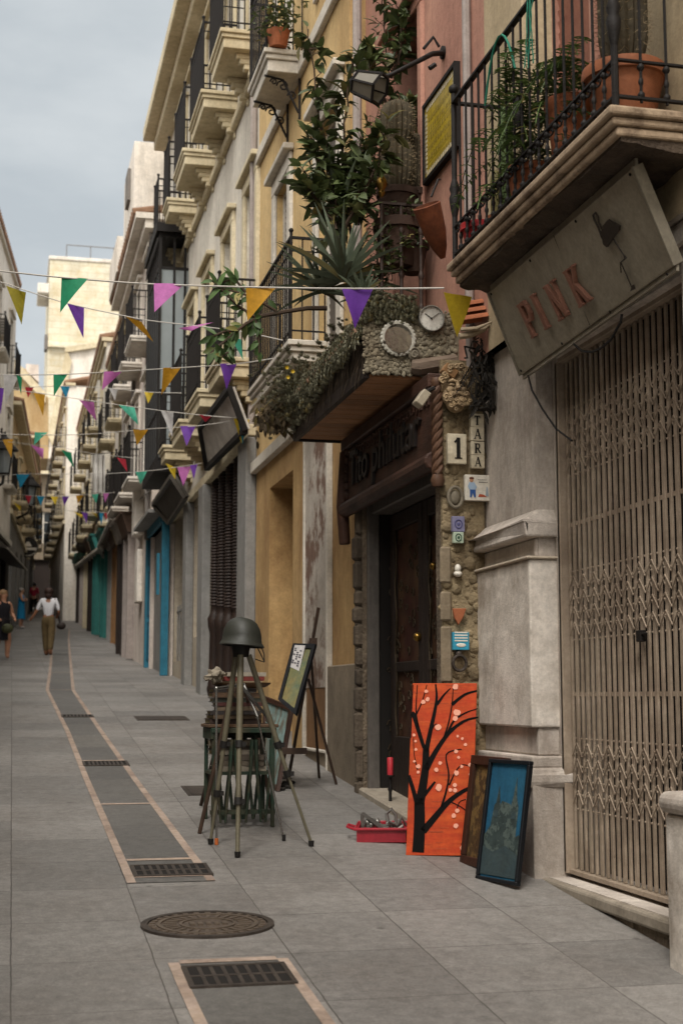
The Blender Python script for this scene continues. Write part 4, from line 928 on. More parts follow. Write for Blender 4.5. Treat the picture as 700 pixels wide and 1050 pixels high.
def lowE(fr, root):
    a, b = yx(166.5,XE,620), yx(152,XE,620)
    w2 = (yx(134,XE,620), yx(122,XE,620), g(35)+.0, g(35)+2.8, .35)
    z1 = zx(160,545,XE)
    m = MB(); m.fbox(fr, a, b, -.25, -.20, g(a), z1); 
    for k in range(8): u = a+.08+(b-a-.16)*k/7; m.fbox(fr, u-.03, u+.03, -.2, -.16, g(u)+.1, z1-.3)
    m.fbox(fr, a-.12, a, -.1, .03, g(a), z1+.15); m.fbox(fr, b-.05, b+.12, -.28, .06, g(b), z1+.15); m.fbox(fr, a, b, -.1, .06, z1, z1+.15)
    d_ = m.build('shop_door', M['blue'], root)
    m = MB(); zz = g(b)
    for z0_, z1_ in ((.15,.9),(1.0,1.9),(2.0,2.9)):
        for o0_, o1_, y0_, y1_ in ((-.26,-.235,z0_,z1_),(.0,.025,z0_,z1_),(-.235,.0,z0_,z0_+.04),(-.235,.0,z1_-.04,z1_)): m.fbox(fr, b-.075, b-.052, o0_, o1_, zz+y0_, zz+y1_)
    m.build('panel_moulding', mat('deep_blue_paint', '#1f4f62', '#1a4556', 4, .5, .1), d_)
    m = MB(); m.fbox(fr, b-.08, b-.052, -.2, -.04, zz+1.05, zz+1.5); m.build('white_notice', M['winwhite'], d_)
    m = MB(); m.fbox(fr, a-.14, a-.02, .07, .12, zx(167,610,XE), zx(167,585,XE)+.3); m.build('blue_panel', M['blue'], d_)
    m = MB(); m.fbox(fr, (a+b)/2-.1, (a+b)/2+.5, -.16, -.14, g(a)+.1, g(a)+1.0); m.build('white_notice', M['winwhite'], d_)
    m = MB(); m.fbox(fr, a-.2, b+.2, 0, .3, z1+.16, z1+.22); m.path([fr(a-1.5,.08,z1+1.0), fr(a+.5,.1,z1+.75), fr(b+2.5,.08,z1+1.05)], .012, 5); m.build('cable_ledge', M['greytrim'], d_)
    o1 = shopbay(fr, root, 31.6, 33.0, 2.75, M['pipe'], M['dwood'], M['brownsign'])
    o2 = shopbay(fr, root, 33.4, 34.8, 2.7, M['dwood'], M['brownpl'], M['oldsign'] if 'oldsign' in M else None)
    return [(a, b, g(a), z1, .3), o1, o2]
E_, fE = row_building('whitish_building', 'pinkish white house with wide eaves, drainpipes and a blue shop door', XE, yE0, yE1, 11.3, M['greige'], M['white'], [(6.1,2.1),(9.0,1.8)], 3, .42, True, lowE, .14)
m = MB(); m.box(XE+.1-.5, XE+3.2, yE0+.9, yE0+3.6, 11.45, 13.3); m.build('attic_block', M['white'], E_); m = MB(); m.box(XE-.5, XE+2.6, yE0+4.2, yE0+6.8, 11.45, 12.3); m.build('attic_block', M['white'], E_)
m = MB(); m.box(XE-.47, XE-.402, yE0+1.7, yE0+2.4, 12.3, 13.0); m.build('attic_shutter', M['louvre'], E_)
for u_, r_ in ((.25,.05),(4.2,.05),(4.5,.03)): m = MB(); m.path([fE(yE0+u_,.06,4.8),fE(yE0+u_,.06,11.1)],r_,7); m.build('downpipe', M['louvre'], E_)
m = MB(); p = fX(146,550,XE); m.fbox(fE, p.y-.35, p.y+.3, .0, .2, p.z-.0, p.z+1.0); m.fbox(fE, p.y-.3, p.y+.3, .0, .12, p.z-1.4, p.z-.3); m.build('meter_box', M['white'], E_, bevel=.02)

yF0, yF1 = yE1+.003, 45.0
def lowF(fr, root):
    ops = []
    for a, b, h, jm, pn, fs_ in ((35.3,36.9,2.75,M['pipe'],M['dwood'],M['darksign']),(37.3,38.9,2.8,M['dwood'],M['dwood'],M['creamtrim']),(39.3,40.9,2.75,M['brownpl'],M['pipe'],M['brownsign']),(41.3,42.7,2.7,M['greytrim'],M['teal'],M['oldsign']),(43.0,44.8,2.8,M['teal'],M['teal'],M['teal'])): ops.append(shopbay(fr, root, a, b, h, jm, pn, fs_, prot=.22 if b > 44 else .14))
    return ops
XF = 2.9
F_, fF = row_building('balconied_building', 'grey cream house with dark iron balconies and teal shopfront far up the right side', XF, yF0, yF1, 11.9, M['white'], M['creamtrim'], [(6.9,2.2),(9.4,1.7)], 3, .16, True, lowF, .13)
for u_ in (.2,3.6): m = MB(); m.path([fF(yF0+u_,.06,6),fF(yF0+u_,.06,11.6)],.05,7); m.build('downpipe', M['louvre'], F_)
yG0, yG1 = 45.003, 62.0
def lowG(fr, root):
    ops = []
    for k_, c in enumerate((46.3, 49.3, 52.3, 55.3, 58.3)): ops.append(shopbay(fr, root, c-.8, c+.8, 2.7, (M['teal'],M['dwood'],M['creamtrim'],M['pipe'],M['dwood'])[k_], M['dwood'], (M['teal'],M['brownsign'],None,M['darksign'],None)[k_]))
    return ops
G2, fG2 = row_building('pale_building', 'long pale cream house at the far bend with a row of small balconies', 2.72, yG0, yG1, 13.0, M['cream'], M['creamtrim'], [(7.6,1.9),(10.4,1.7)], 5, .15, True, lowG, .16)
H2, fH2 = row_building('far_cream_building', 'distant cream house beside the alley end with stone balconies', 2.15, 62.003, 84.0, 15.2, M['white'], M['creamtrim'], [(9.6,2.0),(12.6,1.7)], 6, .12, True, None, .2)

# ================================================================== left side
def turned(P, Q):
    P, Q = V((P[0],P[1],0)), V((Q[0],Q[1],0)); d = (Q-P).normalized(); nrm = V((d.y,-d.x,0)); 
    return (lambda u, o, z: V((P.x+d.x*u+nrm.x*o, P.y+d.y*u+nrm.y*o, z))), (Q-P).length
def left_building(nm, label, P, Q, ztop, wall, trim, floors, bays, over=.5, low=True, balc=True, shutter=None, T=5, ground=None, bo=.5):
    fr, L_ = turned(P, Q); yc = (P[1]+Q[1])/2; root = thing(nm, label, 'building', ((P[0]+Q[0])/2, yc, g(yc)))
    ops = []; dy = L_/bays; zg_ = g(yc)+3.3
    for zf, hh in floors:
        for i in range(bays): c = dy*(i+.5); ops.append((c-.45, c+.45, zf, zf+hh, .18))
    los = [(dy*(i+.5)-.75, dy*(i+.5)+.75, g(P[1]+(Q[1]-P[1])*(i+.5)/bays)+.0, g(P[1]+(Q[1]-P[1])*(i+.5)/bays)+2.7, .35) for i in range(bays)] if low else []
    m = MB(); facade(m, fr, 0, L_, zg_, ztop, ops, T); m.build('upper_wall', wall, root)
    m = MB(); facade(m, fr, 0, L_, min(g(P[1]),g(Q[1]))-.3, zg_, los, T); m.build('ground_floor_wall', ground or M['greytrim'], root)
    for o_ in ops: window(root, fr, *o_[:4], .16, M['winwhite'], M['glass'], 2, 2, shutter)
    for o_ in los:
        m = MB(); m.fbox(fr, o_[0], o_[1], -.34, -.28, o_[2], o_[3]); 
        for j in range(4): u = o_[0]+.1+(o_[1]-o_[0]-.2)*j/3; m.fbox(fr, u-.04, u+.04, -.28, -.22, o_[2], o_[3])
        m.build('shop_door', M['dwood'], root)
    for o_ in ops: m = MB(); surround(m, fr, *o_[:4], .13, .04, not balc); m.build('window_surround', trim, root)
    m = MB(); m.fbox(fr, 0, L_, 0, .09, zg_-.05, zg_+.12); m.build('string_course', trim, root)
    if balc:
        for zf, hh in floors:
            for i in range(bays): c = dy*(i+.5); balcony(root, fr, c-.8, c+.8, zf, bo, .14, trim, None, False, .95, .16, .011)
    if over:
        m = MB(); m.fbox(fr, -.1, L_+.1, -.3, over, ztop, ztop+.12); m.build('eaves', trim, root)
        m = MB()
        for i in range(int(L_/.25)): m.path([fr(.12+.25*i, over+.05, ztop+.17), fr(.12+.25*i, -1.5, ztop+.55)], .09, 7)
        m.build('roof', M['roof'], root)
    return root, fr, L_
LB = left_building
LB('beige_shading_house', 'plain beige house added out of view on the left to shade the street', (-2.6,-8), (-2.6,9.0), 7.4, M['beige'], M['winwhite'], [(4.6,2.2)], 5, .4)  # unseen near row, added so that it shades the street
LB('white_shading_house', 'plain white house added out of view on the left to shade the street', (-2.6,9.005), (-2.0,23.0), 8.6, M['white'], M['winwhite'], [(5.4,2.2)], 4, .4)
LB('grey_shading_house', 'plain grey house added out of view on the left to shade the street', (-2.0,23.005), (-1.1,36.0), 10.6, M['greige'], M['winwhite'], [(7,2.2)], 4, .4)
l1, f1, L1 = LB('white_shop_house', 'white house with tiled eaves above a dark shopfront at the left edge', (-1.1,36.005), (-.12,47.0), 15.0, M['white'], M['winwhite'], [(8.2,2.3),(11.6,2.0)], 3, .1, ground=M['dwood'], bo=.3)
l2, f2, L2 = LB('tan_gabled_house', 'tan house with a sloping roof line behind the left lamp', (-.15,47.01), (.62,63.0), 11.2, mat('tan_plaster', '#b9a27c', '#ab946c', 1, .9, .2, 40, stain='#8f7048', stain_amt=.6, stain_stretch=(1,1,.4)), M['creamtrim'], [(8.2,2.0)], 4, .3)
l3, f3, L3 = LB('shaded_end_house', 'brownish house in shade where the street narrows', (.65,63.01), (1.2,86.0), 13.0, M['beige'], M['creamtrim'], [(10.2,1.9)], 5, .3)
# closing house across the end
root = thing('end_house', 'dark brown house closing the far end of the street', 'building', (2.0, 90, g(90)))
fe = lambda u, o, z: V((u, 90-o, z))
m = MB(); facade(m, fe, -3, 6, g(90)-.5, 15.5, [(1.2,2.6,g(90),g(90)+3,.3),(1.3,2.3,11.2,13.2,.2)], 5); m.build('wall', M['plinth'], root)
m = MB(); m.fbox(fe, 1.2, 2.6, -.3, -.25, g(90), g(90)+3); m.build('door', M['dwood'], root)
window(root, fe, 1.3, 2.3, 11.2, 13.2, .18, M['winwhite'], M['glass'], 2, 3)
m = MB(); m.fbox(fe, -3.1, 6.1, -.2, .5, 15.5, 15.7); m.build('eaves', M['creamtrim'], root)
# tower block in the sky line
t = thing('masonry_tower', 'tall bare yellowish masonry tower block rising behind the rooftops', 'building', (5, 108, g(108)))
def towerX(px, Y=108): return fY(px, 400, Y).x
zt1 = fY(80, 268, 108).z; x0, x1 = towerX(48), towerX(116)
m = MB(); m.box(x0, x1+4, 108, 120, g(108)-1, zt1); m.box(x0, x1+2, 107.6, 107.99, fY(80,358,108).z, fY(80,353,108).z); m.build('wall', M['towerw'], t)
m = MB(); m.box(x0-.1, x1+4, 107.9, 120, zt1+.002, zt1+.3); m.box(towerX(36), x0-.01, 107.95, 112, fY(40,300,108).z, fY(40,290,108).z); m.build('parapet', M['white'], t, bevel=.05)
m = MB(); zz = fY(70,250,108).z
for px in (65, 90, 114): m.tube((towerX(px),108.3,zt1), (towerX(px),108.3,zz), .035)
m.tube((towerX(65),108.3,zz), (towerX(130),108.3,zz), .035); m.build('roof_railing', M['louvre'], t)
m = MB(); m.box(towerX(44.5), x0-.02, 107.9, 109, fY(44,358,108).z, fY(44,343,108).z); m.build('window', M['louvre'], t)
# white gabled house under the tower
t = thing('white_gabled_house', 'white house with sloping roof line below the yellowish tower', 'building', (4, 96, g(96)))
m = MB(); P = lambda px, py: fY(px, py, 96)
poly = [P(50,470), P(52,440), P(68,362), P(90,357), P(118,352), P(118,470)]
m.prism(poly, (0,7,0)); m.build('wall', M['white'], t)
m = MB(); a, b = P(49,446), P(68,358)
m.prism([a, b, b+V((.4,0,-.9)), a+V((.4,0,-.9))], (0,-.25,0)); c, d = P(67,357), P(112,350); m.prism([c, d, d+V((0,0,-.35)), c+V((0,0,-.35))], (0,-.3,0)); m.build('eaves', M['creamtrim'], t)
# brown roofed house on the left skyline
t = thing('tan_roofed_house', 'small tan house with a sloping roof on the left skyline', 'building', (2, 92.0, g(92)))
P = lambda px, py: fY(px, py, 97)
m = MB(); m.prism([P(12,470), P(13,372), P(26,378), P(45,404), P(50,408), P(50,470)], (0,6,0)); m.build('wall', MATS['tan_plaster'], t)
m = MB(); a, b = P(12,366), P(47,404); m.prism([a, b, b+V((0,0,-.7)), a+V((0,0,-.7))], (0,-.5,0)); m.build('roof', M['creamtrim'], t)
m = MB(); m.prism([P(27,380), P(27,373), P(40,374), P(40,392)], (0,2,0)); m.build('chimney', M['greige'], t)
M['shadeterra'] = mat('shaded_terracotta', '#402c21', '#33241b', 5, .85, .2, 60, stain='#33251c', stain_amt=.6, stain_scale=3)  # terracotta darkened in its colour for the shade on the pots at the back
# ================================================================== PINK sign over the gate
def corner(px, py, X): return fX(px, py, X)
TL, TR, BR, BL = corner(500,300,2.74), corner(648,171,2.74), corner(690,272,2.965), corner(533,385,2.965)
t = thing('shop_sign', 'grey tilted metal shop sign reading PINK with a dark flamingo, under the near balcony', 'shop sign', (BL+BR)/2)
nrm = (TR-TL).cross(BL-TL).normalized(); 
if nrm.x > 0: nrm = -nrm
m = MB(); m.prism([TL, TR, BR, BL], -nrm*.055); m.build('sign_panel', M['metal'], t, bevel=.006)
m = MB(); q = -nrm*.058
for a, b in ((TL,TR),(TR,BR),(BL,BR),(TL,BL)): m.bar(a+q*.5+nrm*.006, b+q*.5+nrm*.006, .014, .07)
m.build('sign_edging', mat('sign_edge_metal', '#8d8575', '#7b7466', 4, .45, .1, 80, metal=.2), t)
ux = (TR-TL).normalized(); uy = (TL-BL); uy = (uy - ux*uy.dot(ux)).normalized()
def slabletter(m, origin, strokes, ux, uy, un, s, th):
    for (x0,y0,x1,y1,w_) in strokes:
        a = origin+ux*(x0*s)+uy*(y0*s); b = origin+ux*(x1*s)+uy*(y1*s); d = (b-a); L_ = d.length; d.normalize(); p = un.cross(d)
        m.obox((a+b)/2+un*(th/2+rnd.uniform(0,.0006)), d*(L_/2), p*(w_*s/2), un*(th/2))
GLY = {
 'P': [(.12,0,.12,1,.17),(-.02,.03,.28,.03,.06),(-.02,.97,.3,.97,.06),(.12,.95,.42,.95,.1),(.12,.46,.42,.46,.1),(.42,.97,.52,.82,.13),(.52,.84,.52,.57,.14),(.52,.6,.42,.44,.13)],
 'I': [(.15,0,.15,1,.18),(0,.03,.3,.03,.06),(0,.97,.3,.97,.06)],
 'N': [(.1,0,.1,1,.10),(.56,0,.56,1,.10),(.1,.97,.56,.03,.17),(-.02,.03,.24,.03,.06),(-.04,.97,.16,.97,.06),(.44,.97,.7,.97,.06)],
 'K': [(.12,0,.12,1,.17),(-.02,.03,.28,.03,.06),(-.02,.97,.28,.97,.06),(.18,.42,.55,.97,.08),(.26,.55,.6,.03,.15),(.45,.97,.66,.97,.06),(.48,.03,.72,.03,.06)],
 'T': [(.3,0,.3,1,.17),(.0,.94,.6,.94,.12),(.16,.03,.44,.03,.06),(.03,.94,.03,.74,.07),(.57,.94,.57,.74,.07)],
 'A': [(.05,0,.33,1,.07),(.6,0,.33,1,.16),(.15,.32,.5,.32,.07),(-.06,.03,.16,.03,.06),(.46,.03,.74,.03,.06)],
 'R': [(.12,0,.12,1,.17),(-.02,.03,.28,.03,.06),(-.02,.97,.3,.97,.06),(.12,.95,.4,.95,.1),(.12,.5,.4,.5,.1),(.4,.97,.5,.82,.13),(.5,.86,.5,.6,.14),(.5,.64,.4,.48,.13),(.3,.5,.58,.03,.15),(.5,.03,.7,.03,.06)],
 '1': [(.2,0,.2,1,.18),(.02,.03,.38,.03,.06),(.02,.78,.2,.97,.09)],
}
m = MB()
def onsign(px, py):           # a point on the sign face seen at that pixel of the survey
    d = ray(px, py); k = (TL-CAM).dot(nrm)/d.dot(nrm); return CAM+d*k
for ch, (bx, by) in zip('PINK', ((548,346),(561.5,337.5),(576,328.5),(597,314.5))):
    m = MB(); slabletter(m, onsign(bx, by), GLY[ch], ux, uy, nrm, .212, .024); m.build('letter', mat('copper_letters', '#8f6554', '#7d5646', 6, .5, .1, 60), t, bevel=.002)
m = MB(); c = lambda x, y: onsign(480+x/3.182, 160+y/3.182)+nrm*.004
pb = [(462,205),(500,225),(498,240),(480,262),(458,295),(447,285),(440,250),(445,225)]
m.prism([c(*p) for p in pb], nrm*.012)
m.path([c(*p)+nrm*.006 for p in ((455,285),(440,262),(428,230),(415,205),(412,190),(420,183),(427,195),(430,215),(440,235))], .0055, 6)
m.path([c(*p)+nrm*.006 for p in ((478,268),(505,312),(520,330),(502,345),(520,385),(540,432))], .0035, 6)
m.path([c(*p)+nrm*.006 for p in ((484,275),(512,322),(515,332),(500,345),(503,378))], .003, 5)
m.prism([c(535,438), c(547,432), c(542,418)], nrm*.012)
m.build('flamingo', mat('dark_flamingo', '#3a322b', '#312a24', 6, .5, .1), t)
m = MB(); pts = [(588,353),(596,360),(606,361),(616,357),(626,348),(636,330),(637,322)]
m.path([fX(px,py,2.93) for px,py in pts], .007, 6); m.path([fX(px,py,2.96) for px,py in ((541,385),(545,400),(556,420),(570,440),(586,452))], .006, 6); m.build('power_cable', M['rail'], t)
m = MB()
for pu in (.02,.34,.66,.98):
    for pv in (.04,.96): p = TL+(TR-TL)*pu+(BL-TL)*pv; m.lathe([(.008,0),(.008,.004),(.003,.006)], p+nrm*.001, 8, nrm)
m.build('sign_screws', M['rail'], t)
m = MB(); p, q_ = TL+(TR-TL)*.52, BL+(BR-BL)*.52; m.bar(p+nrm*.0006, q_+nrm*.0006, .003, .002); m.build('panel_seam', M['rail'], t)

# weathered sign boards hung tilted along the right side
def tiltsign(pix, Xt, Xb, mt, label, frame=None, th=.06, nm='hanging_sign'):
    tl, tr, br, bl = corner(*pix[0],Xt), corner(*pix[1],Xt), corner(*pix[2],Xb), corner(*pix[3],Xb)
    n_ = (tr-tl).cross(bl-tl).normalized(); n_ = -n_ if n_.x > 0 else n_
    t = thing(nm, label, 'shop sign', (bl+br)/2)
    m = MB(); m.prism([tl,tr,br,bl], -n_*th); m.build('sign_panel', mt, t)
    m = MB()
    for a, b in ((tl,tr),(tr,br),(br,bl),(bl,tl)): m.bar(a+n_*.01, b+n_*.01, .07, .07)
    m.build('sign_frame', frame or M['rail'], t); return t
tiltsign([(206,438),(236,398),(252,441),(213,480)], 2.46, 2.66, mat('pale_old_sign', '#d8d2c8', '#c4bdb3', 1.6, .5, .1, 40, stain='#8a8078', stain_amt=.7, stain_scale=1.2), 'large weathered grey signboard in a dark frame above the carved shopfront')
tiltsign([(158,517),(177,488),(191,510),(174,536)], 2.45, 2.66, M['darksign'], 'blank dark square signboard tilted out beyond the carved shopfront', M['darksign'])
tiltsign([(141,547),(152,527),(161,549),(150,562)], 2.55, 2.83, M['brownsign'], 'faded brown signboard above the blue shop door', M['winwhite'], .05)
tiltsign([(101,560),(114,531),(119,543),(108,574)], 2.45, 2.85, M['brownsign'], 'tall narrow brown signboard tilted out before the teal shopfront', M['oldsign'], .05)
tiltsign([(78,580),(104,560),(107,568),(80,592)], 2.5, 2.8, M['oldsign'], 'long pale shop fascia board beside the green awning', M['winwhite'], .05, 'fascia_sign')
t = thing('green_awning', 'small rounded green awning over the teal shopfront', 'awning', fX(75,573,2.6))
m = MB(); pts = [fX(64,575,2.35), fX(74,569,2.35), fX(84,567,2.4)]; 
m.prism([fX(63,577,2.4), fX(66,571,2.4), fX(82,565,2.5), fX(84,569,2.5), fX(72,580,2.5)], (0.35,.4,0)); m.build('awning_cloth', M['awningg'], t, bevel=.04, seg=2)
m = MB(); m.tube(fX(64,577,2.4), fX(64,577,2.4)+V((.6,0,.1)), .015); m.build('awning_arm', M['rail'], t)
tag(MB().prism([fX(126,545,2.6), fX(132,543,2.6), fX(133,556,2.6), fX(127,560,2.6)], (.3,.1,0)).build('red_box_sign', mat('red_paint', '#a82a2c', '#8f2226', 4, .5, .1), bevel=.01), 'small red box sign sticking out beyond the blue shop door', 'sign')

# ================================================================== pub front ornaments
yT = yB0-.045
def ef(px, py, dy=0.0): return fY(px, py, yT-dy)
NX, NZ, NY = V((1,0,0)), V((0,0,1)), V((0,-1,0))
tilew = mat('cream_glazed_tile', '#cfc4ac', '#c2b69c', 8, .35, .08, 60, stain='#8f836c', stain_amt=.5, stain_scale=6, spec=.5)
inkm = mat('black_glaze', '#15120f', '#1e1a16', 5, .4, .05)
def tile(m, px0, py0, px1, py1, d=.02):
    a, b = ef(px0, py1), ef(px1, py0); m.box(a.x, b.x, yT-.012-d, yT+.01, a.z, b.z); return a, b
t = thing('house_number_tile', 'cream house number tile reading 1 below the bearded mask', 'number tile', ef(467,475))
m = MB(); a, b = tile(m, 457.5, 446, 476.5, 476); m.build('tile_body', tilew, t, bevel=.004)
m = MB(); s_ = (b.z-a.z)*.7; slabletter(m, V((a.x+(b.x-a.x)*.34, yT-.0325, a.z+s_*.24)), GLY['1'], NX, NZ, NY, s_, .003); m.build('numeral', inkm, t)
t = thing('letter_tile_sign', 'vertical row of four cream letter tiles reading TARA on the pebbled corner', 'letter sign', ef(488,480))
for ch, (yy0, yy1, dx) in zip('TARA', ((425.5,438.3,0),(439,452.5,0),(453.8,467,.3),(467.8,480.5,.5))):
    m = MB(); a, b = tile(m, 481+dx, yy0, 494.5+dx, yy1); tb = m.build('letter_tile', tilew, t, bevel=.003)
    m = MB(); s_ = (b.z-a.z)*.72; slabletter(m, V((a.x+(b.x-a.x)*.26, yT-.0325, a.z+s_*.18)), GLY[ch], NX, NZ, NY, s_, .003); m.build('letter', inkm, tb)
t = thing('painted_tile', 'white square tile painted with a small figure in blue trousers, below the letter tiles', 'tile', ef(488,513))
m = MB(); a, b = tile(m, 475.5, 488, 501, 513.5, .015); m.build('tile_body', mat('white_glazed_tile', '#d9d3c6', '#cdc6b8', 8, .3, .05, spec=.5), t, bevel=.004)
W_ = b.x-a.x; H_ = b.z-a.z; T_ = lambda x, z: V((a.x+W_*x, yT-.0285, a.z+H_*z))
m = MB(); bl_ = mat('blue_glaze', '#2d4f86', '#34598f', 5, .35, 0); 
m.prism([T_(.18,.12),T_(.24,.12),T_(.29,.3),T_(.34,.12),T_(.41,.12),T_(.40,.42),T_(.18,.42)], NY*.003); m.build('blue_trousers', bl_, t)
m = MB(); m.prism([T_(.15,.42),T_(.40,.42),T_(.46,.52),T_(.36,.7),T_(.16,.7),T_(.1,.55)], NY*.0025); m.build('pale_shirt', mat('pale_blue_glaze', '#8fa3b8', '#9fb0c2', 5, .4, 0), t)
m = MB(); m.ball(T_(.25,.79), W_*.08, .004, W_*.09); m.build('painted_head', mat('skin_glaze', '#b98a6a', '#b08062', 5, .4, 0), t); m = MB(); m.ball(T_(.25,.86)+NY*.002, W_*.1, .004, W_*.05); m.build('painted_cap', mat('brown_glaze', '#6a4434', '#5d3b2d', 5, .4, 0), t)
m = MB(); 
for k in range(7): m.prism([T_(.5+.05*k,.80),T_(.53+.05*k,.80),T_(.53+.05*k,.82+.01*(k%2)),T_(.5+.05*k,.82)], NY*.0015); m.prism([T_(.54+.05*k,.70),T_(.57+.05*k,.70),T_(.57+.05*k,.73),T_(.54+.05*k,.73)], NY*.0015)
m.build('small_writing', inkm, t)
m = MB(); m.prism([T_(.5,.15),T_(.85,.15),T_(.72,.24),T_(.55,.26)], NY*.0015); m.build('red_mark', mat('red_glaze', '#b0583f', '#a85038', 5, .4, 0), t); m = MB(); m.prism([T_(.8,.18),T_(.92,.18),T_(.87,.55),T_(.84,.55)], NY*.0015); m.build('grey_mark', mat('grey_glaze', '#9aa6b0', '#8a97a2', 5, .4, 0), t)
def small_tile(px0, py0, px1, py1, mt, mt2, label, shape):
    t = thing('wall_tile', label, 'tile', ef((px0+px1)/2, py1)); m = MB(); a, b = tile(m, px0, py0, px1, py1, .012); m.build('tile_body', mt, t, bevel=.003)
    c = (a+b)/2; m = MB(); W_ = b.x-a.x
    if shape == 'ring':
        m.path([V((c.x+W_*.28*math.cos(k*.5), yT-.025, c.z+W_*.33*math.sin(k*.5))) for k in range(14)], W_*.05, 6); m.ball((c.x, yT-.025, c.z), W_*.14, .004, W_*.14)
    else:
        for k in range(4): m.box(a.x+W_*.1, b.x-W_*.1, yT-.0265, yT-.02, a.z+W_*(.5+.16*k), a.z+W_*(.58+.16*k))
        m.ball((c.x, yT-.025, a.z+W_*.28), W_*.3, .004, W_*.12)
    m.build('glaze_pattern', mt2, t); return t
lav = mat('lavender_glaze', '#7d7a93', '#6c6a84', 7, .4, .05); tur = mat('turquoise_glaze', '#3a93ad', '#2f84a0', 7, .35, .05); wht = MATS['white_glazed_tile']
small_tile(462.5, 530, 475, 545.5, lav, mat('violet_glaze', '#4e4d73', '#44446a', 7, .4, 0), 'small lavender wall tile on the pebbled corner', 'ring')
small_tile(463.5, 546, 474, 557, mat('pale_green_tile', '#a9b5a2', '#9aa894', 7, .4, 0), mat('dark_green_glaze', '#34513f', '#2b4536', 7, .4, 0), 'tiny white and green wall tile under the lavender one', 'ring')
small_tile(463, 648.5, 479.5, 666.5, tur, wht, 'turquoise wall tile just above the orange painting', 'lines')
tag(MB().prism([ef(463,624), ef(477,624), ef(474,633), ef(469,641), ef(465,634)], (0,-.02,0)).build('terracotta_shard', M['terra'], bevel=.004), 'reddish terracotta shard set in the pebbled corner wall', 'ornament')
# oval medallion and ring
t = thing('oval_medallion', 'grey oval stone medallion below the number tile', 'ornament', ef(466,519)); c = ef(466,510)
mm = mat('medallion_stone', '#7d7464', '#6a6254', 8, .8, .3, 60)
m = MB(); m.ball(c, .035, .02, .05, 14, 8); m.build('boss', mm, t, smooth=True)
m = MB(); m.path([c+V((.048*math.cos(k*.4), -.012, .068*math.sin(k*.4))) for k in range(17)], .012, 7); m.build('rim', mm, t, smooth=True)
c = ef(470,680); m = MB(); m.path([c+V((.045*math.cos(k*.4), -.02, .05*math.sin(k*.4))) for k in range(17)], .011, 8); m.ball(c+V((0,-.0,.06)), .025); tag(m.build('iron_ring', M['iron'], smooth=True), 'round iron ring fixed to the pebbled corner above the orange painting', 'ring')
c = ef(469,583); m = MB(); m.ball(c, .022, .025, .03); m.ball(c+V((0,0,-.035)), .03, .03, .02); tag(m.build('wall_shell', wht, smooth=True), 'little white shell stuck among the pebbles halfway up the corner', 'ornament')
# bearded mask
c = ef(466,402,.02)
mk = mat('carved_mask_stone', '#b59c7a', '#9c8462', 9, .75, .4, 60, stain='#4a3a29', stain_amt=.75, stain_scale=14, bdist=.012)
MASK0 = c.copy(); t = thing('bearded_mask', 'carved bearded face mask fixed to the corner under the canopy', 'mask', c+V((0,0,-.14)))
m = MB(); m.ball(c+V((0,.01,.0)), .078, .06, .115, 18, 14)
m.ball(c+V((-.03,-.047,.012)), .02, .012, .01); m.ball(c+V((.03,-.047,.012)), .02, .012, .01)
m.ball(c+V((-.038,-.040,-.015)), .026, .02, .022); m.ball(c+V((.038,-.040,-.015)), .026, .02, .022)
m.path([c+V((0,-.045,.035)), c+V((0,-.066,.005)), c+V((0,-.078,-.018))], [.010,.013,.017], 8)
m.path([c+V((-.055,-.045,.03)), c+V((-.03,-.058,.038)), c+V((-.006,-.056,.03))], [.007,.011,.008], 7); m.path([c+V((.055,-.045,.03)), c+V((.03,-.058,.038)), c+V((.006,-.056,.03))], [.007,.011,.008], 7)
m.path([c+V((-.022,-.060,-.046)), c+V((0,-.066,-.043)), c+V((.022,-.060,-.046))], [.004,.007,.004], 6); m.path([c+V((-.018,-.058,-.056)), c+V((0,-.064,-.060)), c+V((.018,-.058,-.056))], [.004,.008,.004], 6)
m.build('face', mk, t, smooth=70)
m = MB(); rg = random.Random(4)
def curl(p, r, n=2.2, th=.008):
    m.path([p+V((r*(1-k_/16)*math.cos(k_*.55), -.01-.012*k_/14, r*(1-k_/16)*math.sin(k_*.55))) for k_ in range(14)], [th*(1-.4*k_/14) for k_ in range(14)], 5)
m.ball(c+V((0,-.008,-.082)), .058, .046, .062, 14, 10); m.ball(c+V((-.045,-.01,-.05)), .035, .035, .05); m.ball(c+V((.045,-.01,-.05)), .035, .035, .05)
for i in range(40):
    th = math.pi*(1.05+.9*i/39) ; r_ = rg.uniform(.03,.115); curl(c+V((math.cos(th)*r_*.72, -.038-rg.uniform(0,.02), -.035+math.sin(th)*r_*.85)), rg.uniform(.012,.02))
for i in range(8): curl(c+V((-.03+.0085*i, -.062, -.036-.006*abs(i-3.5)*.6)), .009, 2, .005)
m.build('beard', mk, t, smooth=70)
m = MB()
for i in range(22):
    th = math.pi*(.02+.96*i/21); r_ = rg.uniform(.095,.115); curl(c+V((math.cos(th)*r_*.8, -.02-rg.uniform(0,.03), .02+math.sin(th)*r_*.9)), rg.uniform(.014,.022))
for s_ in (-1,1): m.ball(c+V((s_*.08,-.0,.0)), .012, .018, .026)
m.build('hair', mk, t, smooth=70)
t.scale = (1.16, 1.1, 1.16)
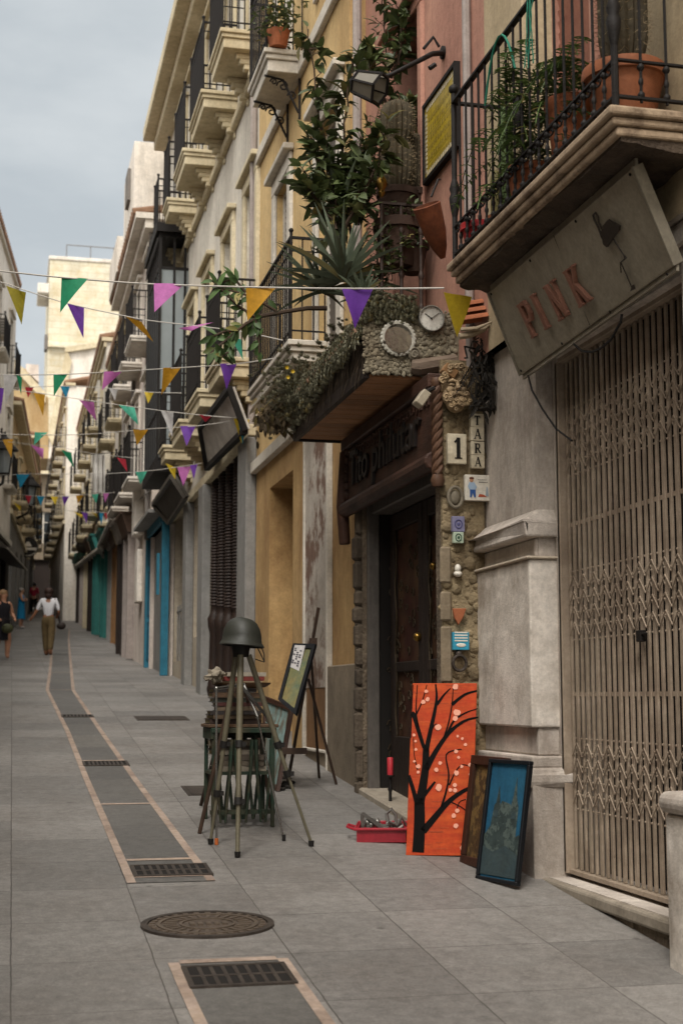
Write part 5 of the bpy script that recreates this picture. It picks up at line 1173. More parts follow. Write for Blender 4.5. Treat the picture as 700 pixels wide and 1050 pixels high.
# little floodlight
c = fX(432,409,2.60); t = thing('floodlight', 'small pale floodlight fixed over the carved pub sign', 'lamp', c)
m = MB(); M3 = Matrix.Rotation(R(35),3,'Y'); m.obox(c, M3@V((.03,0,0)), V((0,.05,0)), M3@V((0,0,.055))); m.build('housing', mat('pale_lamp_housing', '#a59a86', '#958a77', 5, .45, .05), t, bevel=.006)
m = MB(); m.path([c, c+V((.05,0,.06)), c+V((.09,0,.08))], .014, 6); m.build('bracket', M['rail'], t)
c = ef(458,383); tag(MB().obox(c+V((0,-.05,0)), M3@V((.05,0,0)), V((0,.04,0)), M3@V((0,0,.035))).build('lamp_box', M['brownpl'], bevel=.006), 'brownish box lamp on the corner above the bearded mask', 'lamp')
# clock
c = fY(441.5,327,kN-.05); r_ = 14.5/158
t = thing('wall_clock', 'round white faced clock on the pebbled end of the canopy', 'clock', c-V((0,0,r_)))
def disc(m, c, r0, r1, y0, y1, n=36):
    for i in range(n):
        a, b = 2*math.pi*i/n, 2*math.pi*(i+1)/n; P = lambda r, th, y: (c.x+r*math.cos(th), c.y+y, c.z+r*math.sin(th))
        m.hexa([P(r0,a,y0),P(r1,a,y0),P(r1,b,y0),P(r0,b,y0),P(r0,a,y1),P(r1,a,y1),P(r1,b,y1),P(r0,b,y1)])
m = MB(); disc(m, c, .001, r_*.93, -.012, .01); m.build('clock_face', mat('clock_face_paint', '#cfccc2', '#c4c1b6', 6, .5, .03), t)
m = MB(); disc(m, c, r_*.93, r_, -.028, .02); m.build('rim', mat('clock_rim', '#a8a79f', '#98978f', 6, .35, .03, metal=.5), t)
m = MB()
for i in range(12):
    th = math.pi*i/6; p = c+V((math.cos(th)*r_*.8, -.0145, math.sin(th)*r_*.8)); q_ = c+V((math.cos(th)*r_*.87, -.0145, math.sin(th)*r_*.87)); m.obox((p+q_)/2, V((.0022,0,0)), V((0,.001,0)), V((0,0,.0035)))
m.build('hour_mark', mat('clock_grey', '#77746c', '#77746c', 4, .6, 0), t)
m = MB()
for th, L_, w_ in ((math.pi/2+R(55),.62,.007),(math.pi/2-R(52),.8,.005)): m.bar(c+V((0,-.017,0)), c+V((math.cos(th)*r_*L_, -.017, math.sin(th)*r_*L_)), w_, .002)
m.ball(c+V((0,-.017,0)), .007); m.build('hands', inkm, t)
# round mirror plate
c = fY(408,347,kN-.055); r_ = 19/158
t = thing('round_mirror', 'round mirror with a scalloped pale rim on the canopy end beside the clock', 'mirror', c-V((0,0,r_)))
m = MB(); disc(m, c, .001, r_*.86, -.004, .012); m.v = [V((v_.x, v_.y+(v_.z-c.z)*.16, v_.z)) for v_ in m.v] 
mir = bpy.data.materials.new('old_mirror'); mir.use_nodes = True; b_ = mir.node_tree.nodes['Principled BSDF']; b_.inputs['Metallic'].default_value = 1; b_.inputs['Roughness'].default_value = .12; b_.inputs['Base Color'].default_value = (.78,.77,.75,1)
nn = mir.node_tree.nodes.new('ShaderNodeTexNoise'); nn.inputs['Scale'].default_value = 7; bb = mir.node_tree.nodes.new('ShaderNodeBump'); bb.inputs['Strength'].default_value = .12; bb.inputs['Distance'].default_value = .02; mir.node_tree.links.new(nn.outputs['Fac'], bb.inputs['Height']); mir.node_tree.links.new(bb.outputs[0], b_.inputs['Normal'])
m.build('mirror_glass', mir, t)
m = MB()
disc(m, c, r_*.84, r_*.97, -.014, .012)
for i in range(26): th = 2*math.pi*i/26; m.ball(c+V((math.cos(th)*r_*.95, -.004, math.sin(th)*r_*.95)), .017, .010, .017, 8, 6)
m.build('scalloped_rim', mat('shell_rim', '#a9a596', '#98948a', 8, .5, .1), t, smooth=True)
c = fY(424,363,kN-.05); m = MB(); m.ball(c, .045, .018, .05, 14, 8); m.path([c+V((.04*math.cos(k_*.5)*(1-k_/24), -.018, .045*math.sin(k_*.5)*(1-k_/24))) for k_ in range(22)], .005, 5); tag(m.build('ammonite_stone', mm, smooth=True), 'round fossil-like stone set between mirror and log on the canopy end', 'ornament')
# tiles, antler and dry tangle at the corner
t = thing('stacked_roof_tiles', 'stack of old curved terracotta roof tiles beside the clock under the near balcony', 'roof tiles', fY(488,342,8.7))
for k_ in range(3):
    m = MB(); p0, p1 = fY(471,331-k_*9,8.72), fY(497,327-k_*9,8.72); vs = []
    for p in (p0, p1):
        for rr in (.075,.06):
            for j in range(7): th = math.pi*j/6; vs.append(p+V((0, rr*math.cos(th)+.05*k_, rr*math.sin(th)*.55)))
    m.add(vs, [(j,j+1,15+j,14+j) for j in range(6)]+[(7+j,21+j,22+j,8+j) for j in range(6)]+[(j,7+j,8+j,j+1) for j in range(6)]+[(14+j,15+j,22+j,21+j) for j in range(6)])
    m.build('tile', M['terra'], t, smooth=True)
m = MB(); m.path([fY(470,345,8.68), fY(482,343,8.68), fY(495,338,8.66), fY(508,327,8.62)], [.022,.024,.018,.006], 8); m.path([fY(472,338,8.66), fY(488,337,8.64), fY(504,330,8.6)], [.014,.015,.005], 8); tag(m.build('driftwood_branch', mat('bleached_wood', '#a09078', '#8a7b65', 7, .8, .3, 50), smooth=True), 'pale bleached driftwood sticking out below the terracotta tiles', 'driftwood')
m = MB(); rg = random.Random(9); ZV = fY(490,421,8.8).z
for i in range(70):
    p = fY(rg.uniform(487,507), rg.uniform(345,405), 8.84-rg.uniform(0,.10)); q_ = [p]
    for k_ in range(5): q_.append(q_[-1]+V((rg.uniform(-.05,.05), rg.uniform(-.03,.02), rg.uniform(-.09,.02))))
    q_ = [V((min(v_.x,3.04), min(v_.y,8.85), max(v_.z, ZV))) for v_ in q_]; m.path(q_, rg.uniform(.003,.008), 4)
    if rg.random() < .6: m.leaf(q_[2], (rg.uniform(-1,1),-.3,-1), (0,-1,.2), rg.uniform(.06,.13), .025, .3)
tag(m.build('dry_vine_tangle', mat('dry_vine', '#2e2922', '#201c18', 6, .8, .2, island=.5)), 'dark tangle of dry vines and cables hanging beside the bearded mask', 'vine')
# lantern on bracket
yl = 9.3; t = thing('wall_lantern', 'black wrought iron lantern tilted on a bracket above the canopy plants', 'lantern', fX(455,55,XA))
a, b, c = fX(455,54,XA-.0), fY(430,62,yl), fY(402,76,yl)
m = MB(); m.path([a, (a+b)/2+V((0,0,.02)), b, c, fY(392,80,yl)], [.022,.02,.018,.016,.02], 8); m.path([fY(450,48,yl), fY(444,38,yl), fY(434,50,yl)], .012, 6); m.path([fY(446,66,yl), fY(440,70,yl)], .018, 7); m.lathe([(.05,0),(.05,.02),(.02,.03)], a+V((-.0,0,-.0)), 10, (-1,0,0)); m.build('bracket', M['rail'], t, smooth=True)
c = fY(377,88,yl); ax = (fY(393,96,yl)-fY(362,82,yl)); ax.normalize(); ax = (ax+V((.1,-.75,-.25))).normalized()
lw = V((0,0,1)).rotation_difference(ax).to_matrix(); m = MB(); H6 = lambda r, z, k_: c+lw@V((r*math.cos(k_*math.pi/3), r*math.sin(k_*math.pi/3), z))
for k_ in range(6):
    m.bar(H6(.085,-.09,k_), H6(.115,.10,k_), .014,.014); m.bar(H6(.115,.10,k_), H6(.115,.10,k_+1), .018,.018); m.bar(H6(.085,-.09,k_), H6(.085,-.09,k_+1), .016,.016); m.quad(H6(.09,-.09,k_), H6(.09,-.09,k_+1), H6(.03,-.125,k_+1), H6(.03,-.125,k_))
m.ball(H6(0,-.13,0), .025); lf = m.build('lantern_frame', M['rail'], t)
m = MB()
for k_ in range(6): m.quad(H6(.082,-.09,k_), H6(.082,-.09,k_+1), H6(.111,.098,k_+1), H6(.111,.098,k_))
m.build('pane', mat('lantern_glass', '#8a8478', '#7a7569', 3, .2, 0, trans=.4), lf)
# hanging terracotta vessel by the balcony corner
c = fY(443,230,8.9); t = thing('hanging_terracotta_pot', 'tapered terracotta wall pot hanging beside the near balcony corner', 'pot', c+V((0,0,-.2)))
m = MB(); m.lathe([(.018,-.24),(.05,-.17),(.078,-.06),(.09,.06),(.096,.13),(.088,.135),(.078,.08),(.06,-.05),(.02,-.14)], c, 18, (-.42,-.34,.9)); m.build('body', mat('rusty_terracotta', '#7d4529', '#653720', 7, .85, .3, 60, stain='#4a2b1c', stain_amt=.7, stain_scale=5), t, smooth=True)
m = MB(); m.path([c+V((.0,.02,.2)), c+V((.06,.05,.34)), c+V((.09,.1,.36))], .008, 5); m.build('hook', M['rail'], t)
# yellow street tile plaque
q4 = [fX(*p, XA-.03) for p in ((436,185),(467,147),(467,70),(436,108))]
t = thing('tile_plaque', 'framed yellow ceramic tile plaque on the salmon wall beside the downpipe', 'plaque', (q4[0]+q4[1])/2)
y0_, y1_ = q4[1].y, q4[0].y; z0_, z1_ = q4[1].z*.5+q4[0].z*.5, q4[2].z*.5+q4[3].z*.5
m = MB(); m.fbox(fa, y0_, y1_, .004, .03, z0_, z1_)
pm = brickmat('yellow_tiles', '#b59c2c', '#a88f2a', '#6b5d22', .11, .11, .004, 'YZ', 0, .4, .1, .7, (0,0), '#7e6a28')
m.build('tiles', pm, t)
m = MB(); cb_ = .05
for k_ in range(16):
    u = y0_+.02+(y1_-y0_-.04)*k_/16; m.fbox(fa, u, u+.025, .03, .033, z1_-cb_, z1_-.015); m.fbox(fa, u, u+.025, .03, .033, z0_+.015, z0_+cb_)
for k_ in range(14):
    z = z0_+.05+(z1_-z0_-.1)*k_/14; m.fbox(fa, y1_-cb_, y1_-.015, .03, .0331, z, z+.022); m.fbox(fa, y0_+.015, y0_+cb_, .03, .0331, z, z+.022)
m.build('chequered_border', tilew, t)
m = MB(); rg = random.Random(17)
for r_ in range(6):
    z = z1_-.12-.075*r_; u = y1_-.1
    while u > y0_+.12: L_ = rg.uniform(.02,.05); m.fbox(fa, u-L_, u, .03, .0315, z-.03, z+.005); u -= L_+.018
m.build('faded_writing', mat('faded_brown_glaze', '#7d6b28', '#8a772c', 8, .5, 0), t)
m = MB()
for (ua, ub, zz0, zz1) in ((y0_-.03,y1_+.03,z1_,z1_+.03),(y0_-.03,y1_+.03,z0_-.03,z0_),(y0_-.03,y0_,z0_,z1_),(y1_,y1_+.03,z0_,z1_)): m.fbox(fa, ua, ub, .0, .045, zz0, zz1)
m.build('frame', M['rail'], t)

# ================================================================== plants
leafm = mat('ficus_leaf', '#3f4a2a', '#535e38', 4, .5, .05, island=.45, spec=.4, trans=.15)
agm = mat('agave_leaf', '#4c5645', '#626a56', 5, .6, .1, 30, island=.25)
cactm = mat('cactus_skin', '#4a3f2c', '#383223', 8, .8, .3, 40, island=.1)
succm = mat('succulent_leaf', '#77765f', '#8a8672', 6, .7, .05, island=.4)
stemm = mat('woody_stem', '#4a3a2c', '#3a2e24', 6, .85, .2, 40)
flatm = mat('fleshy_green_leaf', '#4c6236', '#3f552d', 5, .55, .1, island=.3, trans=.1)
fernm = mat('fern_green', '#4e6130', '#3f5028', 6, .6, .05, island=.45, trans=.2)
ztop = zk1-.03
def shrubby(name, label, stems, n_leaf, size, Lm, group=None, root=None, rng=1):
    rg = random.Random(rng); base = V(stems[0][0]); t = thing(name, label, 'plant', base, group)
    m = MB(); lv = MB()
    for st in stems:
        pts = [V(p) for p in st]; fine = []
        for a, b in zip(pts, pts[1:]):
            for k_ in range(4): fine.append(a+(b-a)*(k_/4)+V((rg.uniform(-.02,.02),)*3))
        fine.append(pts[-1]); m.path(fine, [.014*(1-.75*i/len(fine)) for i in range(len(fine))], 6)
        nL = n_leaf
        for i in range(nL):
            tt = (i/nL)**.8*.93+.07; f_ = tt*(len(fine)-1); k_ = min(int(f_), len(fine)-2); p = fine[k_]+(fine[k_+1]-fine[k_])*(f_-k_)
            d = V((rg.gauss(0,1), rg.gauss(0,1), rg.gauss(.25,.6))).normalized(); tw = p+d*rg.uniform(.02,.10)
            m.path([p, tw], .003, 3); 
            for q_ in range(rg.choice((1,2,2,3))): d2 = (d+V((rg.gauss(0,.7),rg.gauss(0,.7),rg.gauss(0,.5)))).normalized(); lv.leaf(tw, d2, V((rg.gauss(0,.5),rg.gauss(-.2,.5),1)), size*rg.uniform(.7,1.25), size*.46*rg.uniform(.8,1.2), .25)
    m.build('stem', stemm, t, smooth=True); lv.build('foliage', Lm, t, smooth=70); return t
yp = 10.15
Q = lambda px, py, Y=10.15: fY(px, py, Y)
shrubby('rubber_plant', 'tall leafy rubber plant rising at the left of the canopy pots', [[Q(348,270),Q(345,220),Q(336,160),Q(326,110),Q(318,60),Q(316,30)],[Q(346,230),Q(330,170),Q(318,140)],[Q(345,215),Q(352,170),Q(355,110),Q(362,60)],[Q(350,240),Q(360,200),Q(366,160)],[Q(352,235,9.8),Q(372,200,9.75),Q(388,165,9.7),Q(396,130,9.7)],[Q(345,235,9.95),Q(325,205,9.95),Q(312,175,9.95)]], 52, .125, leafm, rng=2)
shrubby('climbing_shrub', 'dark leafy shrub climbing above the lantern to the top of the salmon wall', [[Q(398,200,10.4),Q(404,140,10.5),Q(400,90,10.5),Q(394,40,10.5),Q(392,-10,10.5)],[Q(404,130,10.4),Q(420,110,10.4),Q(428,130,10.4)],[Q(400,80,10.4),Q(412,50,10.4),Q(410,10,10.4)],[Q(396,110,10.4),Q(380,70,10.3),Q(375,50,10.3)]], 50, .11, leafm, rng=3)
shrubby('trailing_creeper', 'tangled creeper trailing over the dark pots behind the canopy railing', [[Q(400,205,9.85),Q(398,235,9.8),Q(402,262,9.78),Q(396,285,9.78)],[Q(418,205,9.85),Q(424,230,9.8),Q(416,255,9.78)],[Q(388,215,9.9),Q(384,245,9.85),Q(390,275,9.8),Q(380,300,9.75)],[Q(432,215,9.85),Q(428,250,9.8)]], 60, .055, leafm, rng=14)
shrubby('small_leafed_vine', 'fine leafed vine between the agave and the tall cactus', [[Q(368,230),Q(372,180),Q(380,150),Q(386,120)],[Q(366,230),Q(362,190),Q(370,140)],[Q(372,220),Q(384,190),Q(380,165)],[Q(360,240),Q(345,200),Q(335,180)]], 70, .06, leafm, rng=4)
def agave(label, c, n, L0, rng, elev=(.1,1.35), w0=.066):
    rg = random.Random(rng); t = thing('agave_plant', label, 'plant', c); m = MB(); c = V(c)
    for i in range(n):
        az = i*2.399+rg.uniform(-.2,.2); f_ = (i+.5)/n; el = elev[0]+(elev[1]-elev[0])*f_; L_ = L0*rg.uniform(.75,1.1); w_ = w0*rg.uniform(.8,1.1)
        d = V((math.cos(az)*math.cos(el), math.sin(az)*math.cos(el), math.sin(el))); side = V((-math.sin(az), math.cos(az), 0)); upv = side.cross(d)*-1 if side.cross(d).z < 0 else side.cross(d)
        K = 7; vs = []
        for k_ in range(K+1):
            s_ = k_/K; p = c+d*(L_*s_)-V((0,0,1))*(.22*L_*s_*s_*(1-f_*.7)); ww = w_*(.55+.9*s_-1.45*s_*s_) if k_ < K else .001
            vs += [p-side*ww/2+upv*ww*.35, p-upv*.0, p+side*ww/2+upv*ww*.35, p-upv*(ww*.22+.002)]
        fs_ = []
        for k_ in range(K):
            o = k_*4; fs_ += [(o,o+1,o+5,o+4),(o+1,o+2,o+6,o+5),(o+2,o+3,o+7,o+6),(o+3,o,o+4,o+7)]
        m.add(vs, fs_)
    m.build('leaves', agm, t, smooth=60)
    return t
agave('large spiky grey green agave on top of the canopy', Q(352,288,9.85), 40, .60, 5)
agave('upright narrow leaved agave behind the big spiky one', Q(346,240,10.35), 20, .75, 6, (.8,1.5), .10)
agave('low sprawling thin leaved agave at the street side of the canopy', Q(330,300,10.7), 40, .55, 7, (.0,1.2), .05)
agave('small pale agave near the clock end of the canopy', Q(372,306,9.55), 30, .26, 8, (.1,1.3), .05)
def cactus(label, c, r, H, rng, lobes=1):
    rg = random.Random(rng); t = thing('column_cactus', label, 'cactus', c); c = V(c); m = MB(); prof = []
    K = 16
    for k_ in range(K+1):
        s_ = k_/K; z = H*s_; rr = r*(math.sin(min(1, s_*2.2+.35)*math.pi/2))*(1 if s_ < .85 else math.sqrt(max(0.02, 1-((s_-.85)/.15)**2)))
        if lobes == 2: rr *= 1-.22*math.exp(-((s_-.55)/.06)**2)
        prof.append((max(rr,.004), z))
    n = 36; m.lathe(prof, c, n, None, 1, .09); m.build('body', cactm, t, smooth=60)
    m = MB()
    for j in range(18):
        th = 2*math.pi*(2*j+1)/n*1.0
        th = 2*math.pi*(2*j)/n
        for k_ in range(2, K, 1):
            r_, z = prof[k_]; p = c+V((math.cos(th)*r_*1.09, math.sin(th)*r_*1.09, z))
            for q_ in range(3):
                d = V((math.cos(th)+rg.gauss(0,.6), math.sin(th)+rg.gauss(0,.6), rg.gauss(0,.5))).normalized(); m.path([p, p+d*.03], [.0016,.0005], 3)
    m.build('spines', mat('cactus_spine', '#8c7a5e', '#7a694f', 5, .7, 0), t)
    m = MB(); m.lathe([(r*.9,-.26),(r*1.25,-.02),(r*1.35,-.02),(r*1.35,.03),(r*1.1,.02)], c, 18); m.build('pot', M['shadeterra'], t, smooth=True); return t
cactus('thick tall ribbed cactus with a waist behind the canopy railing', Q(407,200,10.05), .118, .76, 1, 2)
cactus('shorter brown ribbed cactus beside the tall one against the dark doorway', Q(424,200,10.2), .085, .5, 2)
m = MB(); p = Q(408,235,9.9); m.lathe([(.12,-.3),(.17,-.02),(.19,-.02),(.19,.05),(.15,.05)], p, 18); tag(m.build('terracotta_pot', M['shadeterra'], smooth=True), 'large dark terracotta pot behind the canopy railing posts', 'pot')
m = MB(); p = Q(423,262,9.9); m.lathe([(.07,-.14),(.11,.05),(.125,.05),(.125,.09),(.1,.09)], p, 16); tag(m.build('terracotta_pot', M['shadeterra'], smooth=True), 'small terracotta pot low behind the rightmost canopy railing post', 'pot')
# succulents covering the canopy: ground cover
m = MB(); rg = random.Random(31)
def rosette(c, r, n=9):
    for i in range(n):
        az = i*2.399; el = .2+.9*i/n; d = V((math.cos(az)*math.cos(el), math.sin(az)*math.cos(el), math.sin(el))); m.leaf(c, d, V((0,0,1)), r*rg.uniform(.8,1.1), r*.5, -.15, 2, .1)
for i in range(1300):
    u = rg.uniform(kN-.02, kF); o_ = rg.random(); x = XK+.02+.42*o_ if rg.random() < .6 else XK-.04*rg.random()
    hgt = .10+.16*math.exp(-((u-kN-1.2)/.9)**2); 
    z = zk1-.06+hgt*rg.random()*(1.2-o_)
    if x < XK+.02: z = zk1-.06-rg.random()*.10*(1+u-kN)
    rosette(V((x, u, z)), rg.uniform(.025,.05))
for i in range(620): rosette(V((rg.uniform(XK-.04,XK+.36), kN-.03-rg.random()*.04, zk1+.03+rg.gauss(0,.045))), rg.uniform(.02,.04))
for i in range(260):
    u = rg.uniform(kN,kF); p = V((XK-.02-rg.random()*.05, u, zk1-.02)); n_ = rg.randint(3,7); pts = [p]
    for k_ in range(n_): pts.append(pts[-1]+V((rg.uniform(-.012,.006), rg.uniform(-.02,.02), -rg.uniform(.02,.045))))
    m.path(pts, .003, 3)
    for q_ in pts[1:]: rosette(q_, rg.uniform(.015,.03), 5)
for i in range(360):      # overhanging far end
    p = V((XK-.12+rg.gauss(.06,.10), kF+rg.uniform(-.5,.35), zk1+rg.gauss(-.02,.13))); rosette(p, rg.uniform(.03,.06))
tag(m.build('succulent_cover', succm, smooth=70), 'grey green succulents spilling over the top and street side of the canopy', 'succulents', kind='stuff')
m = MB()
for px, py in ((294,377),(295,387),(300,381)):
    p = fX(px,py,XK-.16); 
    for i in range(7): az = i*.9; m.leaf(p, (math.cos(az),-.5,math.sin(az)), (0,-1,0), .022, .014, .0, 2)
tag(m.build('yellow_flowers', mat('yellow_petal', '#c7a72a', '#b89722', 5, .6, 0)), 'tiny yellow flowers among the succulents at the far canopy corner', 'flowers')
# long fleshy branch reaching out to the left
t = thing('fleshy_branch_plant', 'long fleshy green leaved branch reaching out from the canopy over the street', 'plant', Q(330,318,10.9)); m = MB(); lv = MB(); rg = random.Random(41)
S = lambda px, py: fY(px, py, 11.2)
brs = [[S(335,316),S(315,316),S(290,320),S(268,324),S(252,332),S(240,342)],[S(285,320),S(262,306),S(245,300),S(228,296)],[S(262,325),S(246,315),S(232,302),S(218,288)],[S(262,328),S(265,345),S(266,362)],[S(245,338),S(230,340),S(218,345)],[S(240,342),S(228,352),S(216,362)],[S(240,342),S(236,360),S(222,370)],[S(252,300),S(240,285),S(228,290)]]
for i, b in enumerate(brs):
    m.path(b, [.022*(1-.6*k_/len(b))*(1 if i == 0 else .6) for k_ in range(len(b))], 6)
    for a, c_ in list(zip(b, b[1:]))[(3 if i == 0 else 0):]:
        for k_ in range(5 if i else 4):
            p = a+(c_-a)*rg.random(); d = ((c_-a).normalized()*.6+V((rg.gauss(0,.6),rg.gauss(0,.4),rg.gauss(-.1,.7)))); lv.leaf(p, d, (rg.gauss(0,.4),-1,rg.gauss(0,.4)), rg.uniform(.08,.16), rg.uniform(.04,.06), .15, 3, .2)
m.build('stem', stemm, t, smooth=True); lv.build('leaves', flatm, t, smooth=70)
# dark dry foliage hanging at the far canopy corner
m = MB(); rg = random.Random(51)
for i in range(160):
    p = fY(rg.uniform(262,300), 425+rg.gauss(0,11), 12.0+rg.uniform(-.2,.4)); m.leaf(p, (rg.gauss(0,.6),rg.gauss(0,.4),-1), (0,-1,.2), rg.uniform(.05,.11), .03, .3)
    if i % 8 == 0: m.path([p, p+V((.2,-.15,.22))], .004, 4)
tag(m.build('dry_trailing_plant', mat('dry_leaf', '#4a4030', '#5a4c38', 6, .8, 0, island=.5)), 'dry brownish trailing plant hanging from the far canopy corner', 'plant')

# plants on the near balcony
c = V((2.79, 6.03, zb+.002)); t = thing('terracotta_pot', 'big ridged terracotta pot at the near end of the balcony', 'pot', c)
m = MB(); prof = [(.12,0)]
for k_ in range(9): prof += [(.125+.006*k_,.02+.028*k_),(.132+.006*k_,.033+.028*k_)]
prof += [(.185,.275),(.20,.28),(.205,.31),(.20,.335),(.17,.335),(.165,.30)]
m.lathe(prof, c, 28); m.build('body', mat('warm_terracotta', '#945a3a', '#844f33', 5, .75, .15, 60, stain='#7a4a30', stain_amt=.5), t, smooth=35)
m = MB(); m.lathe([(.164,.29),(.001,.305)], c, 20); m.build('soil', M['dwood'], t)
cactus('stout grey cactus growing in the big pot on the near balcony', c+V((0,0,.305)), .11, .75, 5)
t = thing('fern_plant', 'bright green sword fern spilling through the near balcony railing', 'plant', V((2.68,7.15,zb+.003))); m = MB(); rg = random.Random(61)
for i in range(80):
    b0 = V((2.70+rg.gauss(0,.06), 7.1+rg.gauss(0,.22), zb+.30+rg.uniform(-.1,.45))); az = rg.uniform(0,6.28); L_ = rg.uniform(.35,.7); el = rg.uniform(.2,1.2); d = V((math.cos(az)*math.cos(el)*.55, math.sin(az)*math.cos(el), math.sin(el)))
    pts = [b0+d*(L_*s_)-V((0,0,.75*L_*s_*s_)) for s_ in [k_/12 for k_ in range(13)]]; m.path(pts, .003, 3)
    for a, b in zip(pts[1:], pts[2:]):
        sd_ = (b-a).cross(V((0,0,1))).normalized()
        for s_ in (-1,1): m.leaf(a, sd_*s_+(b-a).normalized()*.35, (0,0,1), .055, .017, .1, 2)
m.build('fronds', fernm, t); m = MB(); m.lathe([(.10,0),(.13,.22),(.14,.22),(.14,.26),(.12,.25)], V((2.74,7.15,zb+.003)), 16); m.build('pot', M['terra'], t, smooth=True)
t = thing('small_fern_plant', 'second fern drooping higher beside the terracotta pot', 'plant', V((2.72,6.65,zb+.003))); m = MB()
for i in range(40):
    b0 = V((2.74+rg.gauss(0,.04), 6.65+rg.gauss(0,.08), zb+.45+rg.uniform(-.05,.2))); az = rg.uniform(0,6.28); L_ = rg.uniform(.25,.5); el = rg.uniform(.2,1.3); d = V((math.cos(az)*math.cos(el)*.6, math.sin(az)*math.cos(el), math.sin(el)))
    pts = [b0+d*(L_*s_)-V((0,0,.8*L_*s_*s_)) for s_ in [k_/10 for k_ in range(11)]]; m.path(pts, .003, 3)
    for a, b in zip(pts[1:], pts[2:]):
        sd_ = (b-a).cross(V((0,0,1))).normalized()
        for s_ in (-1,1): m.leaf(a, sd_*s_+(b-a).normalized()*.35, (0,0,1), .05, .016, .1, 2)
m.build('fronds', fernm, t); m = MB(); m.lathe([(.08,0),(.11,.38),(.13,.4),(.13,.44),(.1,.43)], V((2.76,6.65,zb+.003)), 16); m.build('pot', M['terra'], t, smooth=True)
t = thing('slender_cactus', 'slender green columnar cactus near the far end of the balcony', 'cactus', V((2.8,7.75,zb+.003))); m = MB()
for dx, dy, H_ in ((0,0,.75),(.05,.06,.5),(-.04,.05,.35)): m.lathe([(.02,0),(.03,.1),(.03,H_-.05),(.018,H_-.01),(.004,H_)], V((2.8+dx,7.75+dy,zb+.15)), 12, None, 1, .12)
m.build('body', fernm, t, smooth=50); m = MB(); m.lathe([(.08,0),(.11,.15),(.12,.15),(.12,.19),(.1,.18)], V((2.8,7.77,zb+.003)), 14); m.build('pot', M['terra'], t, smooth=True)
m = MB(); m.lathe([(.07,0),(.10,.16),(.115,.16),(.115,.20),(.09,.19)], V((2.70,7.95,zb+.003)), 18); tag(m.build('red_pot', mat('red_glazed_pot', '#a0282a', '#8a2226', 5, .4, .05), smooth=True), 'bright red flowerpot at the far corner of the near balcony', 'pot')
m = MB(); p = fa((fX(540,30,XO).y), ro+.012, zb+1.04); rg = random.Random(71)
for k_ in range(4):
    q_ = [V(p)+V((-.01*k_,0,.0))]
    for j in range(9): q_.append(q_[-1]+V((rg.uniform(-.006,.004), rg.uniform(-.02,.02), -.045)))
    m.path(q_, .007, 5, True, .4)
tag(m.build('green_ribbon', mat('green_cloth', '#1f6e58', '#1a5f4c', 5, .8, 0)), 'teal green ribbon tied to the top rail of the near balcony', 'ribbon')
m = MB(); p = fa(fX(508,40,XO).y, ro+.012, zb+1.03)
m.path([V(p)+V((-.02,-.0+.05*k_,-.012*k_*k_)) for k_ in range(-5,6)], .007, 5); tag(m.build('green_ribbon', MATS['green_cloth']), 'short green tie looped over the balcony rail near its far end', 'ribbon')
# flower box greenery on upper ochre balcony
t = thing('balcony_plant', 'green leafy potted plant on the upper white balcony of the ochre house', 'plant', fc(14.2,.3,fX(271,43,2.42).z-.05)); m = MB(); rg = random.Random(81); c = V(fc(14.05,.28,fX(271,43,2.42).z+.15))
for i in range(260): m.leaf(c+V((rg.gauss(0,.1),rg.gauss(0,.16),rg.gauss(.08,.1))), (rg.gauss(0,1),rg.gauss(0,1),rg.gauss(.4,.6)), (0,0,1), rg.uniform(.05,.11), .035, .2)
m.build('foliage', leafm, t); m = MB(); m.lathe([(.09,0),(.13,.18),(.12,.18)], c-V((0,0,.19)), 14); m.build('pot', M['terra'], t, smooth=True)
# ================================================================== paintings leaning at the foot of the wall
def panel(name, bl, br, lean, h, th):
    """returns root loc, ux (along base), uy (up the leaning face), un (outward normal)"""
    bl, br = V(bl), V(br); ux = (br-bl); w_ = ux.length; ux.normalize(); back = V((lean[0], lean[1], 0)); uy = (V((0,0,h))+back).normalized(); un = ux.cross(uy).normalized()
    if un.y > 0 and un.x > 0: un = -un
    return bl, w_, ux, uy, un
def board(bl, w_, ux, uy, un, H, m, x0, x1, y0, y1, z0, z1):
    P = lambda x, y, z: bl+ux*x+uy*y+un*z
    m.hexa([P(x0,y0,z0),P(x1,y0,z0),P(x1,y1,z0),P(x0,y1,z0),P(x0,y0,z1),P(x1,y0,z1),P(x1,y1,z1),P(x0,y1,z1)])
# orange canvas with a black tree
bl, br = V((2.435,8.73,g(8.73)+.003)), V((2.825,8.60,g(8.60)+.003)); br.z = bl.z = max(bl.z, br.z)-.004
H = 1.075; a_ = panel('o', bl, br, (.085,.12), H, .03); t = thing('orange_painting', 'tall orange canvas painted with a black blossom tree leaning beside the pub door', 'painting', (bl+br)/2)
canv = mat('orange_canvas', '#b33c14', '#a33312', 2.2, .7, .15, 140, stretch=(1,1,5), stain='#c4581f', stain_amt=.6, stain_scale=2.5, stain_stretch=(1,1,6))
m = MB(); board(*a_, H, m, 0, a_[1], 0, H, -.025, 0); m.build('canvas', canv, t, bevel=.003)
m = MB(); rg = random.Random(7)
for i in range(44):
    u = rg.uniform(.0,.8)*a_[1]; v = rg.uniform(.01,.99)*H; q_ = rg.uniform(.04,.12); board(*a_, H, m, u, min(u+q_, a_[1]-.004), v, v+rg.uniform(.003,.009), .0004, .0012)
m.build('brush_strokes', mat('orange_brush_stroke', '#9c3412', '#be5222', 5, .6, .1, 80, island=.25), t)
def uv(x, y):
    v = (y-135)/510; l = 248-33*v; r = 438-36*v; return (x-l)/(r-l)*a_[1], (1-v)*H
PO = lambda x, y, z=.0025: (lambda q: a_[0]+a_[2]*q[0]+a_[3]*q[1]+a_[4]*z)(uv(x, y))
m = MB()
